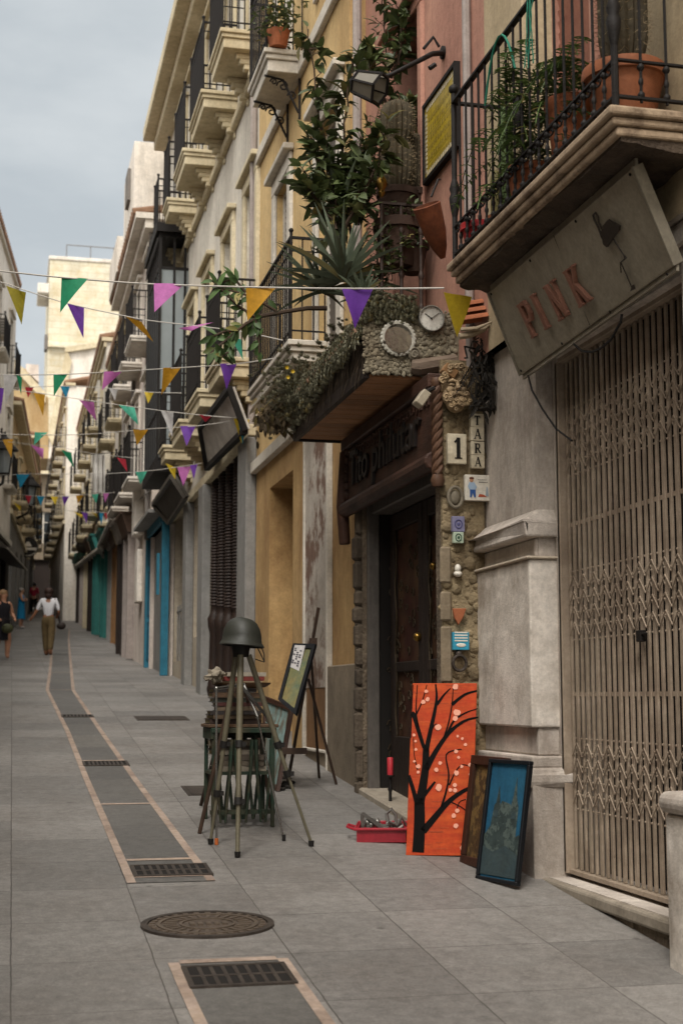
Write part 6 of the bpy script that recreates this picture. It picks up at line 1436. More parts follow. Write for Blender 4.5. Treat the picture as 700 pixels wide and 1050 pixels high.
def brushstroke(pts, w0, w1):
    pts = [PO(*p) for p in pts]; k = len(pts); vs = []; un = a_[4]
    fine = []
    for i in range(k-1):
        for q_ in range(4):
            t_ = q_/4; p0 = pts[max(i-1,0)]; p1 = pts[i]; p2 = pts[i+1]; p3 = pts[min(i+2,k-1)]
            fine.append(.5*((2*p1)+(p2-p0)*t_+(2*p0-5*p1+4*p2-p3)*t_*t_+(3*p1-p0-3*p2+p3)*t_**3))
    fine.append(pts[-1]); n = len(fine)
    for i, p in enumerate(fine):
        d = (fine[min(i+1,n-1)]-fine[max(i-1,0)]).normalized(); s_ = un.cross(d); w_ = w0+(w1-w0)*i/(n-1); vs += [p-s_*w_/2, p+s_*w_/2, p+s_*w_/2-un*.003, p-s_*w_/2-un*.003]
    fs_ = []
    for i in range(n-1): o = 4*i; fs_ += [(o,o+1,o+5,o+4),(o+1,o+2,o+6,o+5),(o+3,o,o+4,o+7)]
    m.add(vs, fs_)
kx = a_[1]/165
for pts, w0, w1 in (([(250,636),(256,560),(258,490)],30*kx,26*kx),([(258,495),(268,450),(278,390),(282,330)],24*kx,16*kx),([(282,340),(296,280),(312,215),(318,175),(316,138)],13*kx,4*kx),
    ([(318,200),(340,170),(360,150)],8*kx,2*kx),([(280,395),(310,340),(350,285),(395,250),(437,238)],15*kx,4*kx),([(345,290),(365,250),(400,225),(437,212)],7*kx,2*kx),([(335,300),(350,255),(362,200),(368,140)],5*kx,2*kx),([(362,200),(400,170),(437,158)],9*kx,4*kx),
    ([(276,330),(262,280),(250,235),(243,226)],9*kx,13*kx),([(262,270),(256,220),(262,140)],5*kx,2*kx),([(256,230),(275,190),(290,140)],4*kx,2*kx),([(252,500),(240,450),(229,412)],12*kx,9*kx),
    ([(266,575),(300,535),(340,490),(380,460),(412,444)],18*kx,7*kx),([(320,505),(335,460),(345,410),(340,350),(375,335),(385,335)],6*kx,2*kx),([(258,490),(285,455),(305,430)],10*kx,5*kx),([(345,440),(365,400),(385,380),(410,385)],4*kx,1.5*kx),
    ([(350,490),(385,510),(400,540),(385,590),(372,612)],3*kx,1.5*kx),([(255,395),(247,350),(246,300)],3*kx,1.5*kx),([(362,520),(372,490),(395,480)],3*kx,1.5*kx),([(290,300),(310,260),(320,265)],3*kx,1.5*kx),([(238,300),(246,180),(250,140)],3*kx,1.5*kx)): brushstroke(pts, w0, w1)
m.build('painted_tree', mat('black_paint', '#0b0908', '#120f0d', 5, .75, 0, spec=.1), t)
m = MB()
for (x, y, r_) in ((288,160,6),(278,192,7),(291,184,7),(374,146,8),(376,224,8),(370,242,6),(319,268,7),(375,295,5),(388,302,5),(396,320,6),(368,340,5),(375,358,5),(321,375,6),(310,395,7),(367,404,6),(383,385,4),(408,380,5),(407,408,5),(315,447,8),(348,454,5),(361,440,6),(361,455,5),(398,480,5),(354,529,6),(365,514,5),(359,558,8),(378,624,10),(248,292,4),(252,335,4),(258,385,6),(257,402,5),(247,370,4),(252,310,3)):
    c = PO(x, y, .003); q = r_*kx*rnd.uniform(.7,1.15); n = 9; ring_ = [c+a_[2]*(math.cos(2*math.pi*i/n)*q*rnd.uniform(.8,1.15))+a_[3]*(math.sin(2*math.pi*i/n)*q*rnd.uniform(.8,1.15)) for i in range(n)]; m.prism(ring_, a_[4]*.0018)
m.build('painted_blossom', mat('pale_pink_paint', '#e2a58c', '#dd947a', 30, .7, 0), t)
# framed pictures
def framed(name, label, bl, br, lean, H, fw, fm, pm, cat='painting', th=.035):
    a = panel('f', bl, br, lean, H, th); t = thing(name, label, cat, (V(bl)+V(br))/2); W_ = a[1]
    m = MB(); board(*a, H, m, 0, W_, 0, fw, 0, th); board(*a, H, m, 0, W_, H-fw, H, 0, th); board(*a, H, m, 0, fw, fw, H-fw, .0005, th-.0005); board(*a, H, m, W_-fw, W_, fw, H-fw, .0005, th-.0005); m.build('frame', fm, t, bevel=.004)
    m = MB(); board(*a, H, m, fw*.8, W_-fw*.8, fw*.8, H-fw*.8, .004, .014); m.build('picture', pm, t)
    return t, a
def gz(x, y): return V((x, y, g(y)+.003))
brown = mat('brown_picture_frame', '#3c2519', '#2c1b13', 6, .5, .2, 40); blackf = mat('black_picture_frame', '#17191d', '#101215', 6, .45, .1)
oldp = mat('muddy_oil_painting', '#564128', '#2f2318', 14, .6, .3, 60, stretch=(3,3,1), stain='#7d6238', stain_amt=.7, stain_scale=15, edge=(.48,.56))
b0, b1 = gz(2.74,8.50), gz(2.80,8.02); b0.z = b1.z = (b0.z+b1.z)/2
framed('framed_picture', 'murky brown oil painting in a dark brown frame between the orange and blue pictures', b0, b1, (.085,.0), .66, .055, brown, oldp)
bluep = bpy.data.materials.new('blue_dusk_painting'); bluep.use_nodes = True; nt = bluep.node_tree
b0, b1 = gz(2.68,8.03), gz(2.80,7.67); b0.z = b1.z = (b0.z+b1.z)/2+.002
bskym = mat('blue_painted_sky', '#1c4a66', '#26596f', 5, .6, .15, 60); 
t, a = framed('framed_picture', 'blue painting of a dark towered church in a thin black frame', b0, b1, (.10,.02), .69, .022, blackf, bskym)
PB = lambda x, y, z: a[0]+a[2]*(x*a[1])+a[3]*(y*.69)+a[4]*z
m = MB(); m.prism([PB(*p,.0155) for p in ((.04,.05),(.96,.05),(.96,.33),(.88,.40),(.80,.38),(.80,.62),(.74,.70),(.70,.86),(.66,.70),(.62,.62),(.60,.64),(.40,.66),(.36,.62),(.30,.78),(.26,.64),(.22,.62),(.18,.45),(.04,.36))], a[4]*.002); m.build('painted_church', mat('painted_stone_dark', '#27302f', '#3c4846', 14, .6, .1, stain='#55605a', stain_amt=.7, stain_scale=16, edge=(.5,.55)), t)
m = MB(); m.prism([PB(*p,.018) for p in ((.04,.05),(.96,.05),(.96,.22),(.6,.30),(.3,.24),(.04,.28))], a[4]*.0012)
for cx_ in (.28,.71):
    m.prism([PB(*p,.0185) for p in ((cx_-.05,.52),(cx_+.05,.52),(cx_+.05,.58),(cx_-.05,.58))], a[4]*.001)
m.build('painted_foreground', mat('painted_ground', '#3e4a4a', '#2d3b3f', 10, .6, .1), t)
# ================================================================== red tool case, candle stand
c = gz(2.43,9.28); t = thing('red_tool_case', 'open red metal case of clamps and metal bits on the ground before the pub', 'tool case', c); redm = mat('red_metal_case', '#a02530', '#861d28', 5, .4, .1, 60, spec=.5)
rz = R(-18); X_ = V((math.cos(rz),math.sin(rz),g(9.3)-g(9.2)+.0)); X_.normalize(); Y_ = V((-math.sin(rz),math.cos(rz),.07)).normalized(); Z_ = X_.cross(Y_)
C_ = lambda x, y, z: c+X_*x+Y_*y+Z_*z
m = MB(); L2_, W2_, h_ = .16, .14, .085
for (xa,xb,ya,yb,za,zb_) in ((-L2_,L2_,-W2_,W2_,.0,.008),(-L2_,L2_,-W2_,-W2_+.008,.008,h_),(-L2_,L2_,W2_-.008,W2_,.008,h_),(-L2_,-L2_+.008,-W2_+.008,W2_-.008,.008,h_),(L2_-.008,L2_,-W2_+.008,W2_-.008,.008,h_)):
    m.hexa([C_(x,y,z) for z in (za,zb_) for x,y in ((xa,ya),(xb,ya),(xb,yb),(xa,yb))])
m.path([C_(-L2_-.008,-W2_-.008,h_),C_(L2_+.008,-W2_-.008,h_),C_(L2_+.008,W2_+.008,h_),C_(-L2_-.008,W2_+.008,h_),C_(-L2_-.008,-W2_-.008,h_)], .010, 6)
m.build('tray', redm, t, bevel=.004)
m = MB(); m.path([C_(-L2_-.01,-.05,h_-.02),C_(-L2_-.07,-.04,h_-.0),C_(-L2_-.07,.05,h_),C_(-L2_-.01,.06,h_-.02)], .009, 6); m.build('handle', redm, t, smooth=True)
m = MB(); m.hexa([C_(L2_+.01,-W2_,h_),C_(L2_+.018,-W2_,h_),C_(L2_+.018,W2_,h_),C_(L2_+.01,W2_,h_),C_(L2_+.10,-W2_,h_+.26),C_(L2_+.108,-W2_,h_+.26),C_(L2_+.108,W2_,h_+.26),C_(L2_+.10,W2_,h_+.26)]); m.build('lid', redm, t, bevel=.004)
m = MB(); rg = random.Random(91); steel = mat('worn_steel', '#8d8a84', '#6a6660', 12, .35, .15, 60, metal=.7)
for i in range(26):
    p = C_(rg.uniform(-.12,.12), rg.uniform(-.09,.09), rg.uniform(.05,.10)); q_ = p+V((rg.gauss(0,.05),rg.gauss(0,.05),rg.gauss(.01,.02)))
    m.tube(p, q_, rg.uniform(.006,.014), None, 7)
    if i % 3 == 0: m.ball(q_, rg.uniform(.012,.024), None, None, 8, 6)
m.bar(C_(-.13,-.02,.17), C_(.02,-.07,.07), .022, .018); m.bar(C_(-.13,-.02,.17), C_(-.13,-.02,.05), .02, .02); m.path([C_(.04,0,.08),C_(.03,.02,.16),C_(.06,.03,.19),C_(.09,.02,.15),C_(.09,0,.08)], .012, 7); m.path([C_(.10,-.03,.09),C_(.13,-.03,.14),C_(.16,-.02,.09)], .010, 7)
m.build('metal_bits', steel, t, smooth=True)
p = fG(400,829); p.z = g(p.y)+.003; hC = 47/150
t = thing('candle_stand', 'black iron candle stick with a red candle behind the red tool case', 'candle stand', p); m = MB(); m.lathe([(.055,0),(.055,.012),(.02,.03),(.012,.05),(.012,.12),(.02,.14),(.012,.16),(.011,.22),(.035,.235),(.035,.245),(.02,.245)], p, 14); m.build('stand', M['rail'], t, smooth=True)
m = MB(); m.lathe([(.022,.245),(.023,.37),(.018,.375),(.003,.37)], p, 14); m.build('candle', mat('red_wax', '#b8323a', '#a52a33', 4, .45, .05), t, smooth=True)
# ================================================================== green table with books
tc_ = V((1.585,10.02,0)); gt = g(10.0); greenp = mat('flaking_green_paint', '#23372a', '#1b2c20', 6, .65, .2, 60, stain='#4a3d2c', stain_amt=.6, stain_scale=5)
t = thing('green_table', 'small old green slatted folding table carrying piles of books', 'table', (tc_.x,tc_.y,gt)); xL, xR, yN, yF_ = tc_.x-.225, tc_.x+.225, 9.80, 10.22; zt = gt+.70
for x in (xL+.02, xR-.02):
    for y in (yN+.02, yF_-.02): m = MB(); m.box(x-.013, x+.013, y-.013, y+.013, g(y)-.0, zt-.04); m.build('leg', greenp, t, bevel=.004)
m = MB()
for k_ in range(6): y = yN+.035+k_*.07; m.box(xL-.02, xR+.02, y-.028, y+.028, zt-.038, zt-.016)
m.build('table_top', mat('brown_table_top', '#5c4632', '#4b3828', 5, .7, .2, 30, stretch=(1,6,6)), t, bevel=.004)
m = MB(); m.box(xL, xR, yN-.005, yN+.02, zt-.075, zt-.04); m.box(xL, xR, yF_-.02, yF_+.005, zt-.12, zt-.04); m.box(xL-.004, xL+.018, yN, yF_, zt-.118, zt-.042); m.box(xR-.018, xR+.004, yN, yF_, zt-.118, zt-.042); m.build('apron', greenp, t, bevel=.004)
zsh = gt+.36
m = MB()
for k_ in range(6): y = yN+.05+k_*.064; m.box(xL+.01, xR-.01, y-.024, y+.024, zsh-.02, zsh)
m.build('shelf', greenp, t)
for i in range(6):                                # folded chair legs crossing under the top
    x = xL+.05+.07*i; y = yN-.006+.012*(i % 3); s_ = (-1)**i
    m = MB(); m.path([(x-.022*s_,y,zt-.12),(x-.01*s_,y,gt+.34),(x+.018*s_,y,gt+.02)], [.015,.012,.008], 6); m.build('folding_leg', greenp, t, smooth=True)
for i in range(5):
    x = xL+.08+.07*i; m = MB(); m.bar((x-.03,yN+.16,zt-.10),(x+.03,yN+.16,gt+.03),.03,.018); m.bar((x+.03,yN+.20,zt-.10),(x-.03,yN+.20,gt+.03),.03,.018); m.build('folding_leg', greenp, t)
m = MB(); m.bar((xL,yN+.03,gt+.09),(xR,yN+.03,gt+.09),.02,.03); m.build('stretcher', greenp, t)
bookc = [('#3a2a22','dark brown'),('#5a4a38','tan'),('#2f2a28','black'),('#6b5b48','worn beige'),('#4a2520','maroon'),('#3c3f36','dull green'),('#55402e','brown leather'),('#2b2623','charcoal'),('#7a6c58','pale buff'),('#40302a','dark umber'),('#a39a8a','cream'),('#6e2a24','red')]
pagem = mat('old_paper_pages', '#a39678', '#8f8266', 3, .9, .3, 90, stretch=(1,1,30))
def book(c, w_, d_, h_, rz, colr, label, group):
    c = V(c); cs, sn = math.cos(rz), math.sin(rz); X_ = V((cs,sn,0)); Y_ = V((-sn,cs,0)); t = thing('book', label, 'book', c, group); m = MB()
    cov = mat('book_cover_'+colr.strip('#'), colr, None, 5, .6, .1, 60, stain='#2a231d', stain_amt=.4, stain_scale=6)
    for z0_, z1_ in ((0,.004),(h_-.004,h_)): m.obox(c+V((0,0,(z0_+z1_)/2)), X_*w_/2, Y_*d_/2, V((0,0,(z1_-z0_)/2)))
    m.obox(c+Y_*(-d_/2+.004)+V((0,0,h_/2)), X_*w_/2, Y_*.004, V((0,0,h_/2-.0045))); m.build('cover', cov, t)
    m = MB(); m.obox(c+Y_*.004+V((0,0,h_/2)), X_*(w_/2-.008), Y_*(d_/2-.012), V((0,0,h_/2-.005))); m.build('pages', pagem, t)
rg = random.Random(101); z = zt-.015; names = ['lowest','second lowest','third lowest','fourth lowest','fifth from the bottom','sixth from the bottom','seventh from the bottom','eighth from the bottom']
for i in range(8):
    h_ = rg.uniform(.024,.042); cidx = i; book((tc_.x-.03+rg.uniform(-.03,.03), tc_.y-.03+rg.uniform(-.02,.02), z), rg.uniform(.30,.37), rg.uniform(.22,.28), h_, rg.uniform(-.12,.12), bookc[cidx][0], bookc[cidx][1]+' book '+names[i]+' of the pile on the green table', 'books piled on the green table'); z += h_+.0015
zb_books = z
m = MB(); c = V((tc_.x+.01, tc_.y-.02, z)); m.lathe([(.10,0),(.17,.008),(.205,.03),(.21,.04),(.19,.034),(.08,.016)], c, 26); tag(m.build('wooden_tray', mat('worn_wood_tray', '#6a5138', '#57412d', 5, .6, .2, 30), smooth=True), 'round brown wooden tray lying on top of the dark book pile', 'tray'); z += .042
for i, (cl, lb) in enumerate((('#8a7a60','buff book lying flat inside the wooden tray'),('#6e2a24','red bound book above the wooden tray, under the cream one'),('#a39a8a','cream covered book topmost on the green table beside the helmet'))):
    h_ = (.03,.03,.028)[i]; book((tc_.x+.0+.01*i, tc_.y-.02, z-.022), .30-.01*i, .22, h_, .1*i-.1, cl, lb, 'books piled on the green table'); z += h_+.0015
m = MB(); rg = random.Random(5)
m.ball((xL+.03,yN+.06,z-.05), .06, .05, .045, 20, 14); m.v = [v_+(v_-V((xL+.03,yN+.06,z-.05)))*(.75*noise.noise(v_*32)+.3*noise.noise(v_*70)) for v_ in m.v]
tag(m.build('crumpled_cloth', mat('offwhite_cloth', '#8f8575', '#776e60', 8, .9, .3, 60), smooth=True), 'crumpled off white cloth at the left end of the upper books', 'cloth')
z = zsh+.001
for i in range(6):
    h_ = rg.uniform(.026,.04); cl = ['#8a8070','#5e5446','#4a4036','#7a7062','#3a322a','#6a6050'][i]; lb = ['grey','taupe','dark brown','pale grey','blackish','stone coloured'][i]
    book((tc_.x-.02+rg.uniform(-.04,.03), tc_.y-.03, z), rg.uniform(.30,.36), .22, h_, rg.uniform(-.1,.1), cl, lb+' book '+names[i]+' on the shelf under the green table top', 'books on the table shelf'); z += h_+.0015
# ================================================================== tripods and helmet
olive = mat('olive_tripod_paint', '#67614e', '#5a5443', 6, .5, .1, 60, spec=.45); blk = mat('black_rubber', '#161412', '#1e1b18', 6, .6, .05)
apex = fY(247,664,9.02); t = thing('helmet_tripod', 'olive grey surveyor tripod with clamped legs holding the helmet before the table', 'tripod', (apex.x, apex.y, g(apex.y)))
for k_, px in enumerate(((243.5,879.5),(319,868),(216,866))):
    f = fG(*px); f.z = g(f.y)+.002; d = (f-apex); s_ = apex+d.normalized()*.05+V((d.x,d.y,0)).normalized()*.035; mid = s_+(f-s_)*(.47 if k_ else .45); q_ = s_+(f-s_)*(.73 if k_ != 1 else .62)
    m = MB(); m.tube(s_, mid, .021 if k_ == 0 else .018, None, 10); m.tube(mid, q_, .0165 if k_ == 0 else .014, None, 10); m.tube(q_, f+V((0,0,.02)), .014 if k_ == 0 else .010, None, 10); lg = m.build('leg', olive, t, smooth=True)
    dn = d.normalized(); m = MB()
    for p in (mid, q_): m = MB(); m.tube(p-dn*.022, p+dn*.022, .026, None, 10); m.obox(p+V((.028,-.01,0)), V((.012,0,0)), V((0,.01,0)), V((0,0,.014))); m.build('clamp', blk, lg, smooth=True)
    m = MB(); m.tube(f+V((0,0,.035)), f, .02, .016, 10); m.build('rubber_foot', blk, lg, smooth=True)
m = MB(); m.lathe([(.05,-.06),(.055,-.02),(.06,.0),(.06,.02),(.03,.025)], apex, 14); m.build('tripod_head', blk, t, smooth=True)
hc = fY(248,661,9.0); t = thing('army_helmet', 'dark olive steel army helmet resting on top of the tripod', 'helmet', hc)
prof = [(.139,-.012),(.146,-.006),(.141,.004),(.130,.02),(.126,.06),(.117,.10),(.097,.137),(.068,.16),(.035,.171),(.0,.174)]
vs = []; n = 40; m = MB()
def hp(r, z, j, s_=1.0):
    th = 2*math.pi*j/n; fx = math.cos(th); e = 1.0+.14*max(0,-math.sin(th))**2; br_ = .018*max(0,-math.sin(th+.5))**3*(1 if z < .012 else 0)
    return hc+V(((r*.98+br_)*fx*s_, (r*1.08*e+br_)*math.sin(th)*s_*.98, z-(.012*fx if z < .03 else .004*fx)))
for sc_ in (1.0,.95):
    for r, z in prof: vs += [hp(r, z*(1 if sc_ == 1 else .96), j, sc_) for j in range(n)]
K = len(prof); fs_ = [(i*n+j, i*n+(j+1)%n, (i+1)*n+(j+1)%n, (i+1)*n+j) for i in range(K-1) for j in range(n)]; fs_ += [(K*n+i*n+j, K*n+(i+1)*n+j, K*n+(i+1)*n+(j+1)%n, K*n+i*n+(j+1)%n) for i in range(K-1) for j in range(n)]; fs_ += [(j, (j+1)%n, K*n+(j+1)%n, K*n+j) for j in range(n)]
m.add(vs, fs_); m.build('shell', mat('helmet_olive', '#2b2c24', '#23241d', 5, .6, .12, 90, spec=.5), t, smooth=60)
m = MB(); P = lambda px, py: fY(px, py, 8.93); strap = mat('webbing_strap', '#2c2b24', '#232219', 9, .8, .1)
m.path([P(264,664),P(267,670),P(271,678)],.009,5,True,.4); m.path([P(268,663),P(271,671),P(271,679)],.009,5,True,.4); m.path([P(271,679),P(262,676)],.008,5,True,.4); m.build('chin_strap', strap, t)
chrome = mat('dull_chrome', '#9a9893', '#86847f', 6, .25, .05, metal=.85)
ap2 = fY(250,702,9.5); t = thing('chrome_tripod', 'thin chrome legged tripod with an orange tipped foot behind the olive one', 'tripod', (ap2.x,ap2.y,g(ap2.y)))
for px, tp in (((291,862.5),(264,735)),((222,866.5),(222,706)),((268,840),(258,735))):
    f = fG(*px); f.z = g(f.y)+.002; a = fY(*tp, f.y+.12); m = MB(); m.tube(ap2, a, .011, None, 8); m.tube(a, f, .0075, None, 8); m.ball(a, .015); lg = m.build('leg', chrome, t, smooth=True)
    m = MB(); m.tube(f+V((0,0,.04)), f, .013, .012, 8); m.build('foot_cap', mat('orange_rubber', '#b5602e', '#a05426', 5, .6, 0) if px[0] == 222 else blk, lg)
m = MB(); m.bar(ap2+V((-.03,0,.01)), fY(276,738,9.35), .02, .014); m.ball(fY(276,738,9.35), .024); m.build('pan_arm', chrome, t)
wl = mat('brown_wood_legs', '#3d2c20', '#2f2219', 5, .6, .2, 30, stretch=(4,4,1)); ap3 = fY(240,705,9.75)
t = thing('wooden_tripod', 'dark brown wooden tripod with splayed legs around the green table', 'tripod', (ap3.x,ap3.y,g(ap3.y)))
for px in ((204.5,855),(206,826),(277.5,829)):
    f = fG(*px); f.z = g(f.y)+.002; m = MB(); a = ap3; a = V((f.x+(ap3.x-f.x)*.95, f.y+(ap3.y-f.y)*.95, ap3.z)); 
    if px[0] > 250: a = fY(262, 735, f.y-.02)
    m.tube(a, f, .017, .014, 8); m.build('leg', wl, t, smooth=True)
m = MB(); m.lathe([(.05,-.03),(.05,.02),(.02,.03)], ap3, 12); m.build('head_plate', wl, t)
# ================================================================== easel with pictures
fr_ = fG(344.7,804.5); fl = fG(295,803); top = fY(326.5,623,11.6); t = thing('easel', 'dark wooden easel standing against the ochre wall', 'easel', ((fr_.x+fl.x)/2, (fr_.y+fl.y)/2, g(fl.y)))
for f in (fr_, fl): f.z = g(f.y)+.002
m = MB(); hinge = fY(316,696,11.62); mast_b = fl
m.bar(mast_b, top, .03, .022); m.build('mast', wl, t); m = MB(); m.bar(hinge, fr_, .026, .02); m.build('leg', wl, t); m = MB(); bk = gz(2.62, 12.15); m.bar(top+(mast_b-top)*.25, bk, .026, .02); m.build('leg', wl, t)
m = MB(); cb = fY(299,770,11.5); m.bar(cb+V((-.09,-.01,0)), cb+V((.12,-.03,0)), .04, .05); m.build('tray', wl, t); m = MB(); k_ = fY(321,658,11.56); m.obox(k_, V((.03,0,0)), V((0,.02,0)), V((0,0,.03))); m.build('clamp', wl, t)
Pe = lambda px, py, Y: fY(px, py, Y)
def free_panel(name, label, q4, th, fw, fm, pm):
    bl, br, tr, tl = q4; n_ = (br-bl).cross(tl-bl).normalized(); n_ = -n_ if n_.y > 0 else n_; t = thing(name, label, 'picture', (bl+br)/2)
    L_ = lambda u, v: bl+(br-bl)*u+(tl-bl)*v+(tr-br-tl+bl)*(u*v)
    wu, wv = fw/(br-bl).length, fw/(tl-bl).length; m = MB()
    for (u0,u1,v0,v1) in ((0,1,0,wv),(0,1,1-wv,1),(0,wu,wv,1-wv),(1-wu,1,wv,1-wv)): m.prism([L_(u0,v0),L_(u1,v0),L_(u1,v1),L_(u0,v1)], n_*th)
    m.build('frame', fm, t); m = MB(); m.prism([L_(wu*.8,wv*.8),L_(1-wu*.8,wv*.8),L_(1-wu*.8,1-wv*.8),L_(wu*.8,1-wv*.8)], n_*th*.5); m.build('picture', pm, t); return t, L_, n_
pal = mat('green_yellow_painting', '#4c5e4c', '#7f6f42', 5, .6, .2, 50, stretch=(3,3,1), stain='#6b6b46', stain_amt=.8, stain_scale=9, edge=(.48,.58))
t, L_, n_ = free_panel('easel_picture', 'greenish yellow picture in a dark frame with a paper note, set on the easel', [Pe(286.7,719,11.35),Pe(304.7,735,11.15),Pe(325,662,11.35),Pe(302,661.5,11.55)], .03, .035, blackf, pal)
m = MB(); m.prism([L_(.12,.60)+n_*.0165,L_(.58,.58)+n_*.0165,L_(.60,.965)+n_*.0315,L_(.12,.965)+n_*.0315], n_*.003); pn = m.build('paper_note', mat('printed_paper', '#b4b0ac', '#a8a4a2', 6, .85, .05), t)
m = MB(); rg = random.Random(6)
for k_ in range(9):
    for j in range(3):
        if rg.random() < .7: u = .16+.13*j; v = .64+.033*k_; m.prism([L_(u,v)+n_*(.025+.012*(v-.6)/.36),L_(u+.09,v)+n_*(.025+.012*(v-.6)/.36),L_(u+.09,v+.015)+n_*(.025+.012*(v-.6)/.36),L_(u,v+.015)+n_*(.025+.012*(v-.6)/.36)], n_*.002)
m.build('printed_blocks', mat('grey_print', '#55535a', '#45434a', 6, .8, 0), pn)
tealp = mat('faded_teal_painting', '#7f9491', '#60756f', 4, .6, .2, 40, stretch=(6,6,.8), stain='#5c4a36', stain_amt=.8, stain_scale=3, stain_stretch=(5,5,.6), edge=(.46,.56))
p0, p1 = fG(271,800), fG(287,812); 
free_panel('leaning_picture', 'pale teal picture in a brown frame leaning at the foot of the easel', [V((p0.x,p0.y+.0,g(p0.y)+.004)),V((p1.x,p1.y,g(p1.y)+.004)),Pe(302,725,p1.y+.3),Pe(273.5,714,p0.y+.25)], .03, .04, brown, tealp)
m = MB()
for i in range(10): q_ = fG(288+rg.uniform(-3,12), 808+rg.uniform(-4,3)); m.ball(q_+V((0,0,.015)), rg.uniform(.02,.04), None, rg.uniform(.012,.02), 7, 5)
tag(m.build('dark_rag', mat('dark_rag_cloth', '#2b2621', '#221e1a', 6, .9, .2), smooth=True), 'dark rag heaped at the feet of the easel', 'rag')
# ================================================================== bunting
FC = {'green':'#24875f','olive':'#8f8420','purple':'#6a3a9a','pink':'#b868a8','orange':'#c8942a','yellow':'#c2a62c','white':'#b9b6b4','red':'#a92b3a','blue':'#1f7a9a','teal':'#4fae92'}
cordm = mat('white_cord', '#b5b0a8', '#a8a39b', 20, .8, 0)
def flagmat(c):
    return mat('flag_'+c, FC[c], None, 4, .65, .05, 30, spec=.3, trans=.35)
rb = random.Random(77)
def bunting(label, line, flags):
    """line: [(px,py,Y)...] cord; flags: (colour, tl, tr, tip) survey pixels"""
    P = [fY(*p) for p in line]; c0 = (P[0]+P[-1])/2; t = thing('bunting', label, 'bunting', c0, 'strings of bunting across the street')
    fine = []
    for i in range(len(P)-1):
        for k_ in range(6):
            s_ = k_/6; p0 = P[max(i-1,0)]; p1 = P[i]; p2 = P[i+1]; p3 = P[min(i+2,len(P)-1)]; fine.append(.5*((2*p1)+(p2-p0)*s_+(2*p0-5*p1+4*p2-p3)*s_*s_+(3*p1-p0-3*p2+p3)*s_**3))
    fine.append(P[-1]); m = MB(); m.path(fine, .0055, 5); m.build('cord', cordm, t)
    def depth(px):
        pr = sorted(line, key=lambda q: q[0])
        for a, b in zip(pr, pr[1:]):
            if a[0] <= px <= b[0]: return a[2]+(b[2]-a[2])*(px-a[0])/(b[0]-a[0])
        return pr[0][2] if px < pr[0][0] else pr[-1][2]
    for col, tl, tr, tip in flags:
        m = MB(); Yf = depth((tl[0]+tr[0])/2); dy = rb.uniform(-.05,.05); a, b, c = fY(*tl, Yf+dy), fY(*tr, Yf-dy), fY(*tip, Yf+rb.uniform(-.06,.06)); K = 6; vs = []; ids = {}; ph = rb.uniform(0,6)
        for i in range(K+1):
            for j in range(K+1-i):
                u, v = j/K, i/K; p = a+(b-a)*u+(c-a)*v; am = (b-a).length*.16*(.3+v)
                ids[i,j] = len(vs); vs.append(p+V((.15*am*math.sin(ph+u*5),1,0))*(am*math.sin(ph+u*4.2+v*1.3)))
        fs_ = []
        for i in range(K):
            for j in range(K-i):
                fs_.append((ids[i,j],ids[i,j+1],ids[i+1,j]))
                if j < K-i-1: fs_.append((ids[i,j+1],ids[i+1,j+1],ids[i+1,j]))
        m.add(vs, fs_); o = m.build('flag', flagmat(col), t, smooth=80); o['label'] = col+' triangular flag'
bunting('nearest string of bunting, from the near balcony past a purple and a yellow flag', [(455,295.5,8.15),(360,296,8.3),(260,294.5,8.5),(150,291,8.8),(63,284.5,9.0),(0,278,9.2),(-160,262,9.6),(-360,232,10)],
 [('green',(63.5,284),(90.5,286),(62,320)),('pink',(158,290.5),(188.5,291.5),(158,321.5)),('orange',(252.5,295),(283,295),(254.5,328)),('purple',(350,296.5),(382.5,296),(364,337)),('yellow',(455,299),(483,305),(470,344))])
bunting('second string of bunting, with an olive flag at left and a thin pink one', [(290,349,12.9),(240,339,13.2),(156,329,13.8),(128,324,14),(69,311,14.4),(27,298,14.7),(0,289,15),(-100,262,15.4),(-190,235,16)],
 [('olive',(6.5,293),(27,299.5),(22.5,333)),('purple',(69,311),(86.5,315),(86,346)),('orange',(129,324),(145,330),(157.5,350)),('pink',(183,336),(219,331),(197,338)),('red',(228,337),(243,340),(240,350)),('teal',(235,344),(247,348),(250,369))])
bunting('third string of bunting, white and green flags at left, a purple one at right', [(284,367,13.0),(243,373,13.4),(186,377,14),(120,381,15),(60,384,15.6),(0,384,16.2),(-90,380,16.6),(-170,372,17)],
 [('white',(4,384),(20,384),(6,414)),('green',(17,384),(23,387),(22,405)),('green',(55,384),(69.5,384),(55.5,406)),('pink',(107,381),(125,381),(104.5,401)),('orange',(167.5,377),(186,376.5),(166,404)),('purple',(225.5,373),(243,372.5),(232,400))])
bunting('fourth string of bunting, ending in a blue and yellow flag by the grey pilaster', [(257,430,16.6),(210,426,17.2),(165,421,18),(100,412,19.5),(47,404,20.5),(0,397,21.5),(-110,375,22.5)],
 [('purple',(-4,397),(4.5,398),(1,425)),('orange',(34.5,402.5),(46.5,404.5),(44.5,427)),('pink',(81.5,410),(96.5,412.5),(99,431)),('teal',(122,415),(138,417.5),(142,436)),('white',(165,421),(178,422),(177,448)),('red',(204.5,425),(217,426.5),(211,432.5)),('yellow',(239.5,429),(256,430),(248,454)),('blue',(243.5,429),(254,429.5),(248.7,455.5))])
bunting('fifth string of bunting, with an orange and a purple flag below the white one', [(245,430.5,17.1),(200,437,17.8),(152,440,18.8),(95,445,20),(48,446,21.5),(0,445,23),(-80,440,25)],
 [('orange',(136.5,440.5),(152,440.5),(140.5,457)),('purple',(185,437),(201,436.5),(191,458)),('teal',(36,443),(49,443.5),(35,456))])
